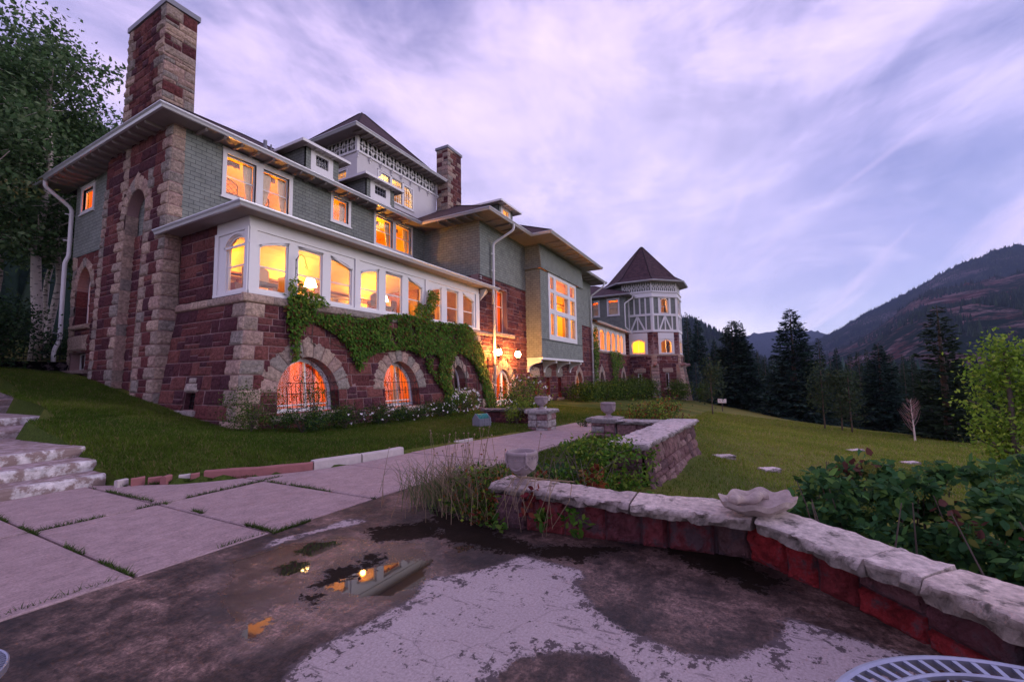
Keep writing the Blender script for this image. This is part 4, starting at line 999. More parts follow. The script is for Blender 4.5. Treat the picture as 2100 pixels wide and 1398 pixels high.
for i, a in enumerate(a3): voussoirs(mb, FW, arch_pts(a['uc'], a['w'], a['vs'], a['va'], 30), arch_pts(a['uc'], a['ow'], a['vs'], a['ova'], 30), 9, .05, .04, .4, seed=i+20); jambs(mb, FW, a['uc'], a['w'], a['v0'], a['vs'], .45)
strip_stone(mb, FW, 40.4, 54, 4.02, 4.25, .1, res=.2)
random.seed(9)
for k in range(11): block(mb, FY(12.92), 40.6-.05*k*0, 41.2+(.25 if k % 2 else 0)-.03*k+.3, 3.6-k*.42-.42, 3.6-k*.42, rpick(TANS), .14, .05, .1+.03*k)
mbuild(mb, 'stone_front_wall', M['stone'])
mb = MB(); q = [(x-.15, 12.75, .9) for x in (43.5, 52.4)]
panel(mb, FY(13.35), rect(42, 54, -1, 2.4), (), 0, .05); mbuild(mb, 'niche_back', M['mortar'])
mb = MB(); panel(mb, FW, rect(40.4, 54.0, 4.2, 6.85), ph, 0, .16)
for x in (43.05, 45.3, 47.45, 49.6, 51.4, 53.2): fbox(mb, FW, x-.1, x+.1, 4.25, 6.75, 0, .06)
mbuild(mb, 'porch_front', M['white'])
for p in ph: window(FW, p, d=-.05, fw=.07, muls=((p[0][0]+p[1][0])/2,))
room(40.8, 53.8, 13.2, 16.8, 4.2, 7, 'plaster', 'plaster', 'wood', lights=[(44, 15.5, 5.6, 420, WARM, .15), (50, 15.5, 5.6, 420, WARM, .15)])
gutter([(40.5, 12.4), (54.9, 12.4), (54.9, 13.0)], 7.0); soffit([(40.4, 12.4), (54.9, 12.4), (54.9, 13.05), (40.4, 13.05)], 6.86)
mb = MB(); roofface(mb, [(40.4, 12.4, 7.0), (54.9, 12.4, 7.0), (54.9, 17, 8.2), (40.4, 17, 8.2)], (1, 0, 0)); mbuild(mb, 'porch_roof', M['roof'])
F3 = FX(54.0); w3 = [rect(13.75, 15.0, 9.35, 11.2), rect(16.3, 17.5, 9.35, 11.1)]
mb = MB(); panel(mb, F3, rect(13.007, 26, 6.9, 11.7), w3, 0, .2); panel(mb, FY(13.0), rect(54.007, 57, 6.9, 11.7), (), 0, .2); panel(mb, FY(17.0), rect(40, 54, 7, 11.5), (), 0, .2); mbuild(mb, 'shingle_wall', M['shingle'])
for h_ in w3: window(F3, h_, rails=(10.25,), casing=(h_[0][0]-.18, h_[1][0]+.18, h_[0][1]-.15, h_[2][1]+.2), curtain=[(h_[0][0], h_[1][0], h_[0][1], h_[2][1]-.2, 0, cv)])
room(54.2, 56.5, 13.2, 18, 9.0, 11.4, 'orange', openx0=True, openf=False, lights=[(55.4, 14.3, 9.9, 190, WARM, .12), (55.4, 16.9, 9.9, 190, WARM, .12)])
gutter([(53.2, 26), (53.2, 12.1), (57.2, 12.1)], 11.75); soffit([(53.2, 12.1), (57.5, 12.1), (57.5, 13.05), (54.05, 13.05), (54.05, 26), (53.2, 26)], 11.62)
rafters((53.2, 12.5), (53.2, 20), (-1, 0), 11.62, .8, .9)
hip(53.1, 66, 12.0, 26, 11.75, .42)
pipe([(54.6, 12.05, 11.6), (54.6, 12.1, 11.3), (53.7, 12.85, 10.6), (53.7, 12.85, 7.6), (54.6, 12.4, 7.1)], .07)

# ---- octagonal corner tower
OC = (60.5, 11.85); OR_ = 4.45; n8 = 8; vx = [(OR_/math.cos(math.pi/8)*math.cos(math.pi/8+math.pi/4*k), OR_/math.cos(math.pi/8)*math.sin(math.pi/8+math.pi/4*k)) for k in range(8)]
side = 2*OR_*math.tan(math.pi/8)
obat = lambda v: .10*np.clip((4-v)/5, 0, 1.2)
faces8 = []
for k in range(8):
    a = math.pi/4*(k+1); nx_, ny_ = math.cos(a), math.sin(a)
    # u runs left to right seen from outside
    F_ = FR((OC[0]+nx_*OR_, OC[1]+ny_*OR_), (-ny_, nx_), (nx_, ny_)); faces8.append((F_, a))
vis = [f for f in faces8 if any(abs((math.degrees(f[1])-t_+180) % 360-180) < 1 for t_ in (180, 225, 270, 315))]
hs = side/2
for F_, a in faces8:
    seen = any(F_ is f[0] for f in vis); deg = round(math.degrees(a)) % 360
    wlow = [(-.85, 4.35), (.85, 4.35)]+[(-.85+1.7*j/8, 5.75+.4*(1-abs(j/4-1))**.7) for j in range(9)][::-1] if seen else None
    slit = rect(-.25, .3, .0, 1.9) if deg in (180, 225) else None
    wup = [(-.62, 9.45), (.62, 9.45)]+[(-.62+1.24*j/8, 11.1+.3*math.sin(math.pi*j/8)) for j in range(9)][::-1] if deg in (225, 270) else None
    Fb = FR(F_.o, F_.u, F_.n, bat=obat, shl=(-hs, lambda v: obat(v)*.414, 1.0), shr=(hs, lambda v: obat(v)*.414, 1.0))
    mb = MB(); panel(mb, Fb, rect(-hs, hs, -2.5, 7.3), [x for x in (wlow, slit) if x], 0, .4); mbuild(mb, 'mortar_bed', M['mortar'])
    if seen:
        mb = MB(); box_ = rect(-1.15, 1.15, 4.2, 6.9)
        stonework(mb, Fb, -hs, hs, -2.2, 4.0, [inset(slit, -.03)] if slit else (), seed=70+deg, res=.18, fixed=.44, wmin=.6, wmax=1.3)
        stonework(mb, Fb, -hs, hs, 4.25, 7.2, [box_], seed=71+deg, res=.18, fixed=.42)
        strip_stone(mb, Fb, -hs-.05, hs+.05, 4.0, 4.25, .12, res=.2)
        if slit: random.seed(2); block(mb, Fb, -.75, .8, 1.92, 2.5, TANS[0], .14, .05, .05); strip_stone(mb, Fb, -.7, .75, -.2, -.02, .14, round_=False, seg=3)
        mbuild(mb, 'tower_stone', M['stone'])
        mb = MB(); panel(mb, F_, rect(-1.15, 1.15, 4.25, 6.95), [wlow], .08, .2); fbox(mb, F_, -1.2, 1.2, 6.2, 6.27, .08, .14); mbuild(mb, 'window_surround', M['white'])
        window(F_, inset(wlow, .02), d=.02, fw=.09, muls=(0,))
    if slit: window(F_, inset(slit, .02), d=-.1, fw=.1)
    mb = MB(); panel(mb, F_, rect(-hs, hs, 7.2, 13.6), [wup] if wup else [], -.02, .2); mbuild(mb, 'tower_shingles', M['shingle'])
    if wup: window(F_, inset(wup, .02), d=.0, fw=.08, rails=(10.3,), curtain=[(-.6, -.25, 9.5, 11.1, -1, cv), (.25, .6, 9.5, 11.1, 1, cv)])
    mb = MB()  # half-timbering
    fbox(mb, F_, -hs-.03, hs+.03, 7.05, 7.35, -.05, .09); fbox(mb, F_, -hs-.03, hs+.03, 9.1, 9.4, -.05, .1); fbox(mb, F_, -hs-.03, hs+.03, 11.45, 12.2, -.05, .1)
    fbox(mb, F_, -hs-.06, hs+.06, 12.1, 12.22, -.05, .22); fbox(mb, F_, -hs-.06, hs+.06, 11.5, 11.6, -.05, .2)
    for x in (-hs+.1, hs-.1): fbox(mb, F_, x-.12, x+.12, 7.35, 11.6, -.04, .07)
    if wup:
        for x in (-.78, .78): fbox(mb, F_, x-.14, x+.14, 9.3, 11.5, -.03, .06)
        for x in (-1.2, 1.2): fbox(mb, F_, x-.04, x+.04, 9.3, 11.5, -.03, .05) if False else None
        fbox(mb, F_, -.7, .7, 11.35, 11.5, -.03, .06)
    else:
        for x in (-1.05, -.35, .35, 1.05): fbox(mb, F_, x-.09, x+.09, 9.3, 11.5, -.03, .06)
    for x in (-1.05, 0, 1.05): fbox(mb, F_, x-.08, x+.08, 7.3, 9.1, -.03, .05)
    for s_ in (-1, 1):
        c = [(s_*.95, 7.35, -.03), (s_*.72, 7.35, -.03), (s_*.72, 7.35, .06), (s_*.95, 7.35, .06), (s_*.13, 9.1, -.03), (-s_*.08, 9.1, -.03), (-s_*.08, 9.1, .06), (s_*.13, 9.1, .06)]
        mb.hexa([tuple(F_.p(*x)) for x in c])
    mbuild(mb, 'half_timbering', M['white'])
    if seen: frieze(F_, -hs+.05, hs-.05, 12.3, 13.45, 6, 'lattice')
for k in range(8):    # stone buttress at each visible corner
    x, y = OC[0]+vx[k][0], OC[1]+vx[k][1]; an = math.degrees(math.atan2(vx[k][1], vx[k][0])) % 360
    if not any(abs(an-t_) < 2 for t_ in (202.5, 247.5, 292.5)): continue
    nx_, ny_ = math.cos(math.radians(an)), math.sin(math.radians(an)); bb = lambda v: .75*np.clip((2.6-v)/5, 0, 1.1)
    mb = MB(); random.seed(int(an)); v = -2.2
    for F_, a, b in ((FR((x+nx_*.18, y+ny_*.18), (-ny_, nx_), (nx_, ny_), bat=bb), -.5, .5),):
        while v < 2.8:
            block(mb, F_, a, b, v, v+.43, rpick(TANS), .14, .07, .06)
            for sg in (-1, 1):
                G = np.array([[F_.p(sg*.5, v+.01, 0), F_.p(sg*.5, v+.42, 0)], [F_.p(sg*.62, v+.01, -1.3), F_.p(sg*.62, v+.42, -1.3)]]); mb.grid(G, rpick(TANS))
            v += .43
    for v in np.arange(2.9, 4.0, .43): block(mb, FR((x+nx_*.05, y+ny_*.05), (-ny_, nx_), (nx_, ny_)), -.35, .35, v, v+.42, rpick(TANS), .14, .05, .05)
    mbuild(mb, 'corner_buttress', M['stone'])
    mb = MB(); mb.tube([(x-nx_*.2, y-ny_*.2, 2.75), (x+nx_*.9, y+ny_*.9, 2.95)], [.28, .16], 8); mbuild(mb, 'water_spout', M['mortar'])
o8 = [(p[0]*1.22, p[1]*1.22) for p in vx]
steeple(OC[0], OC[1], o8, [(1, 13.5), (.8, 14.25), (.03, 19.3), (0, 19.35)])
gutter([(OC[0]+p[0], OC[1]+p[1]) for p in o8], 13.55, closed=True, name='tower_gutter', w_=.1)
soffit([(OC[0]+p[0], OC[1]+p[1]) for p in o8], 13.42)
mb = MB(); mb.lathe([(3.9, 9.0), (3.9, 9.05)], (OC[0], OC[1], 0), 16); mb.lathe([(3.9, 4.1), (3.9, 4.15)], (OC[0], OC[1], 0), 16); mbuild(mb, 'floor', M['wood'])
plight(57.8, 10.2, 10.7, 420, GOLD, .2); plight(57.6, 9.9, 5.4, 330, GOLD, .15); plight(57.4, 12.6, 5.4, 330, GOLD, .15)
mb = MB(); mb.lathe([(2.9, 4.15), (2.9, 13.2)], (OC[0]+.9, OC[1]+.4, 0), 12, cap=False); mbuild(mb, 'inner_wall', M['yellow'])

# basement rooms behind the front arches, glazed and lit
for a in (A1, A2):
    q = arch_poly(a['uc'], a['w']*.98, a['v0']+.02, a['vs'], a['va']-.02)
    window(FP_, q, d=-.38, fw=.13, fd=.08, muls=(a['uc']+.12,), rails=(a['v0']+.25,), lab=None)
q = arch_poly(A3['uc'], A3['w']*.98, A3['v0']+.02, A3['vs'], A3['va']-.02); window(FP_, q, d=-.36, fw=.09, fd=.08)
room(7.9, 11.6, 13.4, 15.5, .0, 3.4, 'orange', lights=[(9.3, 14.6, 2.9, 150, (1, .55, .12), .1)])
room(11.7, 16, 13.4, 15.5, .0, 3.4, 'orange', lights=[(13.8, 14.6, 2.9, 150, (1, .58, .14), .1)])
mb = MB()
for (a, b) in ((8.5, 9.35), (9.7, 10.3)): n = 30; U, V = np.meshgrid(np.linspace(a, b, n), [.5, 2.6]); mb.grid(np.stack([U, 13.55+.04*np.sin(U*50), V], -1))
mbuild(mb, 'red_drape', M['redcloth'], smooth=True)
mb = MB()
for (a, b) in ((12.7, 13.05), (14.2, 14.6)): n = 30; U, V = np.meshgrid(np.linspace(a, b, n), [.5, 2.6]); mb.grid(np.stack([U, 13.55+.04*np.sin(U*50), V], -1))
mbuild(mb, 'drape', M['curtain'], smooth=True)
# wrought-iron grilles
def spiral(cx, cz, r, turns, a0, sgn, n=22):
    return [(cx+(r*(1-.8*t_))*math.cos(a0+sgn*turns*2*math.pi*t_), cz+(r*(1-.8*t_))*math.sin(a0+sgn*turns*2*math.pi*t_)) for t_ in np.linspace(0, 1, n)]
def grille(uc, w, v0, vs, va, d):
    mb = MB(); y = lambda z: 13.0-float(bat(z))-d+.02
    ln = lambda pts, r=.009: mb.tube([(x, y(z), z) for x, z in pts], r, 5)
    nb = 13
    for i in range(nb):
        x = uc-w*.98+2*w*.98*i/(nb-1); k = abs(i-(nb-1)/2)/((nb-1)/2); top = vs+(va-vs)*(.55 if k < .2 else .35)-(.25*k)
        ln([(x, v0+.02), (x, min(top, vs+.28))], .010)
    for z in (v0+.16, vs-.08, vs+.28*.9): ln([(uc-w, z), (uc+w, z)], .011)
    ln([(uc, vs), (uc, va-.05)], .012)
    for s in (-1, 1):
        for (dx, dz, r, tr, a0) in ((.28, .48, .17, 1.3, 0), (.62, .38, .13, 1.3, 0), (.85, .2, .10, 1.2, 0), (.14, .78, .12, 1.0, -1.2), (.16, .0, .09, 1.2, 0), (.16, -.16, .06, 1.2, 0), (.75, -.1, .07, 1.2, 0), (.75, -.25, .07, 1.2, 3.1), (.1, -.55, .06, 1.2, 0), (.1, -.68, .06, 1.2, 3)):
            ln([(uc+s*(x-0), z) for x, z in spiral(dx*w, vs+.02+dz*(va-vs)*.95 if dz > 0 else vs+dz, r, tr, a0+math.pi, 1)], .009)
    return mbuild(mb, 'window_grille', M['iron'])
grille(A1['uc'], A1['w'], A1['v0'], A1['vs'], A1['va'], .06); grille(A2['uc'], A2['w'], A2['v0'], A2['vs'], A2['va'], .06)
# iron hook on a porch post
mb = MB(); k = [(8.97, 12.86, 5.15), (8.97, 12.86, 5.62)]+[(8.97+.14-.14*math.cos(a), 12.78, 5.62+.16*math.sin(a)) for a in np.linspace(.2, 2.5, 7)]+[(9.3, 12.78, 5.45)]
mb.tube(k, .013, 6); mb.lathe([(.0, -.03), (.035, 0), (0, .03)], (8.97, 12.85, 5.6), 8, cap=False); mb.lathe([(.0, -.03), (.035, 0), (0, .03)], (8.97, 12.85, 5.32), 8, cap=False)
mb.tube([(9.3+.045*math.cos(a), 12.78, 5.41+.045*math.sin(a)) for a in np.linspace(0, 6.28, 10)], .01, 5); mb.tube([(8.98+.045*math.cos(a), 12.84, 5.1+.045*math.sin(a)) for a in np.linspace(0, 6.28, 10)], .01, 5)
mbuild(mb, 'plant_hook', M['iron'])

# ---- wall lanterns
def lantern(x, z, y=12.25, label='', lit=True):
    r = empty('wall_lantern', (x, y, z)); tag(r, label, 'wall lantern', 'globe lanterns flanking the pointed front door')
    m = MB(); m.lathe([(.0, -.19), (.10, -.16), (.165, -.07), (.18, .0), (.165, .08), (.12, .17), (.08, .2)], (0, 0, 0), 16); m.build('globe', M['bulb'], r, True)
    m = MB(); m.lathe([(.16, .17), (.17, .2), (.1, .26), (.05, .3), (.03, .36), (.015, .46), (0, .48)], (0, 0, 0), 12)
    m.lathe([(.03, -.33), (.07, -.27), (.11, -.2), (.12, -.16)], (0, 0, 0), 12)
    for i in range(6):
        a = i*math.pi/3; m.tube([(.115*math.cos(a), .115*math.sin(a), -.17), (.19*math.cos(a), .19*math.sin(a), 0), (.13*math.cos(a), .13*math.sin(a), .18)], .008, 5)
        m.tube([(.16*math.cos(a), .16*math.sin(a), .2), (.2*math.cos(a), .2*math.sin(a), .27)], .008, 5)
    m.build('cage', M['brass'], r)
    m = MB(); L_ = 13.0-y; m.tube([(0, 0, -.3), (0, 0, -.62), (0, .1, -.72), (0, L_, -.72)], .018, 6); m.tube([(0, .02, -.55), (0, L_*.4, -.33), (0, L_*.7, -.5), (0, L_, -.35)], .015, 6); m.box((-.06, L_-.06, -.95), (.06, L_, -.25)); m.tube([(0, 0, -.72), (0, 0, -.95)], [.03, .004], 6)
    m.build('bracket', M['brass'], r)
lantern(21.15, 3.05, 12.25, 'glowing wall lantern left of the door, beside the white downspout')
lantern(23.5, 3.02, 12.25, 'glowing wall lantern over the door\'s right side, next to the shingled bay')
# the globes let their own lamp out
bpy.data.materials['lit_globe'].node_tree.nodes
# ---- furniture seen through the windows
def chairback(x, y, z, w, h, label, mat_, style='solid', g=None):
    r = empty('chair', (x, y, z)); tag(r, label, 'chair', g)
    m = MB(); n = 13; T = np.linspace(0, 1, n); top = h*(.84+.16*np.sin(math.pi*T))
    if style == 'solid':
        V = np.array([[(-w/2+w*t_, .0, h*.35*0+0.45) for t_ in T], [(-w/2+w*t_, .02, tp) for t_, tp in zip(T, top)]]); m.grid(V); m.grid(V+np.array([0, .07, 0])); m.grid(np.stack([V[1], V[1]+np.array([0, .07, 0])])); m.build('backrest', M[mat_], r)
    else:
        m.tube([(-w/2, 0, .45)]+[(-w/2+w*t_, 0, tp) for t_, tp in zip(T, top)]+[(w/2, 0, .45)], .02, 6)
        for i in range(4):
            for j in range(3):
                cx = -w/2+w*(i+.5)/4; cz = .55+(h-.6)*(j+.5)/3; a = w/8; b = (h-.6)/6
                m.tube([(cx-a, 0, cz), (cx, 0, cz+b), (cx+a, 0, cz), (cx, 0, cz-b)], .011, 5, closed=True)
        m.build('backrest', M[mat_], r)
    m = MB(); m.box((-w/2, -.5, .4), (w/2, .02, .48)); m.build('seat', M['wood'], r)
    for sx in (-1, 1):
        for yy in (-.46, -.02): m = MB(); m.tube([(sx*(w/2-.03), yy, .4), (sx*(w/2-.03), yy, 0)], .02, 6); m.build('leg', M['wood'], r)
    return r
chairback(8.3, 13.9, 4.32, .85, 1.15, 'upholstered chair back in the first porch window from the corner', 'curtain')
chairback(13.75, 14.0, 4.32, .8, 1.12, 'shield-backed chair in the fifth porch window', 'wood')
chairback(9.2, 17.7, 8.45, .95, 1.25, 'fretwork chair back in the left half of the wide upper window', 'iron', 'fret')
chairback(10.75, 17.7, 8.42, .5, 1.12, 'small fretwork chair in the right half of the wide upper window', 'iron', 'fret')
def tlamp(x, y, z, label, h=.75, table=True, s=1.0):
    r = empty('table_lamp', (x, y, z)); tag(r, label, 'table lamp')
    m = MB(); m.lathe([(.08, 0), (.09, .02), (.03, .06), (.07, .18), (.06, .26), (.02, .34), (.015, .45)], (0, 0, 0), 12); m.build('base', M['wood'], r)
    m = MB(); m.lathe([(.19*s, .4), (.11*s, .4+.25*s)], (0, 0, 0), 16, cap=False); m.build('lamp_shade', M['lamp'], r)
def table(x, y, z, w, dp, h, label):
    r = empty('side_table', (x, y, z)); tag(r, label, 'table'); m = MB(); m.box((-w/2, -dp/2, h-.04), (w/2, dp/2, h)); m.build('tabletop', M['wood'], r)
    for sx in (-1, 1):
        for sy in (-1, 1): m = MB(); m.tube([(sx*(w/2-.05), sy*(dp/2-.05), h-.04), (sx*(w/2-.05), sy*(dp/2-.05), 0)], .025, 6); m.build('leg', M['wood'], r)
table(11.1, 15.0, 4.32, .7, .6, .62, 'table under the lit lamp in the third porch window'); tlamp(11.1, 15.0, 4.94, 'lit table lamp in the third porch window', s=1.3)
table(15.1, 15.0, 4.32, .7, .6, .62, 'table under the lit lamp in the sixth porch window'); tlamp(15.1, 15.0, 4.94, 'lit table lamp behind the tall vine shoot in the porch')
tlamp(57.2, 10.8, 9.1, 'large bright lamp in the upper window of the corner tower', s=2.2)

# ------------------------------------------------------------------ terrain
anch = np.array([(-12, -6, -.15), (-10, 4, -.1), (-8, 8, 0.1), (0, 0, -.1), (3.6, 2, -.1), (0, 4.5, -.1), (3, -2, -.2), (0, -6, -.5), (-12, -14, -.9), (5.4, 2, -.15), (5.6, 3.6, -.06), (7.5, 3.6, -.04), (11, 3.4, -.04), (8, 2.3, -.1), (11, 2, -.1),
  (3, 8.4, .0), (5.2, 7.3, .07), (8, 7.1, .06), (12, 6.3, .03), (15, 5, .0), (18, 7, -.05), (16, 3, -.15),
  (4.6, 8.8, .28), (7, 9.5, .15), (12, 9.5, .08), (4.3, 10.8, .5), (6.8, 11.6, .27), (9, 12.3, .12), (13, 12.4, .0), (20, 12, -.05), (26, 12, -.15), (32, 11.5, -.3), (40, 11.5, -.55), (50, 11, -.9), (55, 8, -1.3), (60, 4.5, -1.9), (66, 8, -2.2), (66, 14, -2.0),
  (6.5, 13.6, .5), (6.6, 15, .7), (6.7, 17, 1.0), (6.6, 20, 1.5), (6.7, 22, 1.8), (6.9, 24.5, 2.05), (6.6, 27, 2.4), (5.5, 14.4, .85), (5.4, 17, 1.1), (4.6, 13, .68), (5, 20, 1.5), (5.2, 24, 2.15), (4, 30, 2.9), (0, 24, 2.3), (0, 16, 1.35), (-4, 12, .9), (0, 10.3, .35), (-8, 22, 2.3), (0, 40, 4.5), (10, 40, 4.5), (25, 40, 4.2), (40, 40, 3), (-20, 40, 4),
  (7.6, .6, -.5), (9.3, .6, -.62), (12, .3, -.62), (13.6, 2.0, -.35), (14, 0, -.75), (5.6, -.6, -.62), (5, -2.5, -.7), (7.5, -2.5, -.75), (11, -4.5, -.95), (15, -2, -1.0), (20, 1, -.8), (26, 4, -.7), (36, 5, -1.0), (45, 4, -1.5), (57, 2.5, -2.1), (36, -1, -2.05), (50, -4.2, -3.05), (30, -6, -2.25), (43, -9.5, -3.1), (28, -14, -2.6), (44, -18, -3.8), (14, -14, -1.5), (4, -14, -1.2), (60, -14, -5), (70, 0, -4.3), (80, 10, -4.6), (80, 30, -2), (60, 40, 1), (80, -30, -7), (20, -35, -3.5), (-15, -30, -2)], float)
def tps_fit(A):
    n = len(A); d = np.linalg.norm(A[:, None, :2]-A[None, :, :2], axis=2); K = np.where(d > 0, d*d*np.log(d+1e-9), 0)+np.eye(n)*.08
    Pm = np.c_[np.ones(n), A[:, :2]]; S = np.block([[K, Pm], [Pm.T, np.zeros((3, 3))]]); return np.linalg.solve(S, np.r_[A[:, 2], 0, 0, 0])
_w = tps_fit(anch)
def tz(x, y):
    x = np.asarray(x, float); y = np.asarray(y, float); sh = np.broadcast(x, y).shape; x, y = np.broadcast_arrays(x, y); x = x.ravel(); y = y.ravel()
    xc = np.clip(x, -18, 82); yc = np.clip(y, -36, 41); r = np.empty(len(x))
    for i in range(0, len(x), 20000):
        d = np.hypot(xc[i:i+20000, None]-anch[None, :, 0], yc[i:i+20000, None]-anch[None, :, 1]); K = d*d*np.log(d+1e-9)
        r[i:i+20000] = K@_w[:-3]+_w[-3]+_w[-2]*xc[i:i+20000]+_w[-1]*yc[i:i+20000]
    out = np.hypot(x-xc, y-yc); dx = x-xc; dy = y-yc
    r = r-.05*np.maximum(dx, 0)*np.exp(-np.maximum(dx, 0)/500)-.03*np.maximum(-dy, 0)*np.exp(-np.maximum(-dy, 0)/500)+.05*np.maximum(dy, 0)*np.exp(-np.maximum(dy, 0)/200)
    return r.reshape(sh)
def tz1(x, y): return float(tz(np.array([x]), np.array([y]))[0])
TER = [(-14, -8), (3.0, -1.6), (4.0, -.75), (4.55, .0), (4.4, 2.6), (5.4, 3.0), (5.6, 4.4), (5.6, 4.55), (-14, 4.8)]      # terrace outline
PATH = [(-14, 4.8), (5.2, 4.5), (7.0, 4.15), (11.6, 3.8), (14.5, 3.9), (14.6, 5.3), (12.1, 5.65), (8.6, 6.45), (6.1, 6.72), (5.3, 6.95), (3.75, 7.95), (3.2, 8.95), (3.1, 9.4), (-14, 9.4)]
def sdist(x, y, poly):
    """signed distance, positive inside"""
    d = np.full(x.shape, 1e9); n = len(poly)
    for i in range(n):
        ax_, ay = poly[i]; bx_, by = poly[(i+1) % n]; dx, dy = bx_-ax_, by-ay; L2 = dx*dx+dy*dy+1e-12
        t_ = np.clip(((x-ax_)*dx+(y-ay)*dy)/L2, 0, 1); d = np.minimum(d, np.hypot(x-ax_-t_*dx, y-ay-t_*dy))
    return np.where(inpoly(x, y, poly), d, -d)
def build_ground():
    def ax(lo, hi, segs):
        return np.unique(np.round(np.concatenate([np.arange(a, b, s) for a, b, s in segs]+[[hi]]), 4))
    xs = ax(-3000, 6000, [(-3000, -200, 400), (-200, -20, 20), (-20, -4, 1.5), (-4, 16, .22), (16, 30, .5), (30, 80, 1.5), (80, 200, 12), (200, 6000, 300)])
    ys = ax(-4000, 4000, [(-4000, -200, 380), (-200, -40, 16), (-40, -8, 1.6), (-8, -1.5, .5), (-1.5, 14, .22), (14, 30, .5), (30, 60, 2), (60, 200, 14), (200, 4000, 380)])
    X, Y = np.meshgrid(xs, ys); Z = tz(X, Y); Z = Z+.05*(fbm(X*.5, Y*.5, 4)-.47)*np.clip(np.hypot(X, Y)/8, 0, 1)
    ed = sdist(X[(X > 2) & (X < 13) & (Y > 5) & (Y < 10)], Y[(X > 2) & (X < 13) & (Y > 5) & (Y < 10)], PATH); sel = (X > 2) & (X < 13) & (Y > 5) & (Y < 10); zz = Z[sel]; Z[sel] = np.where(ed > -.3, np.minimum(zz, .035), zz)
    for x1, y0, y1, zt in ((3.12, 9.2, 9.9, -.1), (3.18, 9.7, 10.55, .05), (3.25, 10.4, 13.9, .3), (3.9, 13.6, 15.6, .5), (4.2, 15.4, 19.5, .7), (4.75, 19.3, 20.2, .85), (4.85, 20.0, 21, 1.0), (4.95, 20.8, 24, 1.2)): q_ = (X < x1) & (Y > y0-.05) & (Y < y1); Z[q_] = np.minimum(Z[q_], zt)
    m = inpoly(X, Y, TER) | inpoly(X, Y, PATH); Z = np.where(m, np.minimum(Z, -.12), Z)
    inside = (X > 8.0) & (X < 66) & (Y > 13.6) & (Y < 26.5); Z = np.where(inside, np.minimum(Z, -.6), Z)
    far = np.clip((np.hypot(X-40, Y)-150)/800, 0, 1); Z = Z*(1-far)+(-22)*far
    ny, nx = X.shape; V = np.stack([X, Y, Z], -1).reshape(-1, 3); i = np.arange(ny*nx).reshape(ny, nx)
    F_ = np.stack([i[:-1, :-1], i[:-1, 1:], i[1:, 1:], i[1:, :-1]], -1).reshape(-1, 4)
    o = np_mesh('ground', V, F_, M['ground'], smooth=True); tag(o, kind='structure'); return o
def ground_mat():
    m, t, b, o = mat('grassland'); tc = N(t, 'ShaderNodeTexCoord').outputs['Object']
    n1 = noise(t, tc, .22, 5, .6); n2 = noise(t, tc, 2.2, 5, .65); n3 = noise(t, tc, 22, 4, .7); n4 = noise(t, tc, .06, 3, .5)
    c = ramp(t, n1, [(.28, (.035, .075, .008)), (.46, (.065, .105, .014)), (.58, (.15, .16, .03)), (.72, (.27, .21, .06))])
    c = mixc(t, mth(t, 'MULTIPLY', n2, .5), c, (.075, .085, .022)); c = mixc(t, 1.0, c, ramp(t, n3, [(.3, (.55,)*3), (.7, (1.45,)*3)]), 'MULTIPLY')
    sp = N(t, 'ShaderNodeSeparateXYZ'); L(t, tc, sp.inputs[0]); mr = N(t, 'ShaderNodeMapRange', inp={'From Min': 1.5, 'From Max': -4.0, 'To Max': .6}); L(t, mth(t, 'SUBTRACT', sp.outputs[1], mth(t, 'MULTIPLY', sp.outputs[0], .12)), mr.inputs[0]); c = mixc(t, mr.outputs[0], c, mixc(t, n2, (.15, .17, .035), (.30, .27, .09)))
    L(t, c, b.inputs['Base Color']); b.inputs['Roughness'].default_value = .95; b.inputs['Specular IOR Level'].default_value = .1
    bump(t, b, mth(t, 'ADD', n3, mth(t, 'MULTIPLY', n2, 2)), .8, .06); return m
M['ground'] = ground_mat(); build_ground()

# ------------------------------------------------------------------ terrace and path
def concrete(name, base, hi, lo, joint=False):
    m, t, b, o = mat(name); tc = N(t, 'ShaderNodeTexCoord').outputs['Object']
    n1 = noise(t, tc, 1.1, 6, .6); n2 = noise(t, tc, 55, 4, .7); mp = N(t, 'ShaderNodeMapping', inp={'Scale': (1.2, 9, 1), 'Rotation': (0, 0, .35)}); L(t, tc, mp.inputs[0]); n3 = noise(t, mp.outputs[0], 4, 5, .65)
    c = mixc(t, n1, base, hi); c = mixc(t, ramp(t, n3, [(.45, (0, 0, 0)), (.68, (.45,)*3)]), c, lo); c = mixc(t, 1.0, c, ramp(t, n2, [(.3, (.68,)*3), (.7, (1.28,)*3)]), 'MULTIPLY'); c = mixc(t, 1.0, c, ramp(t, noise(t, tc, 5, 8, .75), [(.3, (.74,)*3), (.6, (1.1,)*3)]), 'MULTIPLY')
    L(t, c, b.inputs['Base Color']); b.inputs['Roughness'].default_value = .85; bump(t, b, n2, .6, .008); return m
M['path'] = concrete('path_concrete', (.31, .215, .21), (.43, .315, .305), (.17, .115, .115))
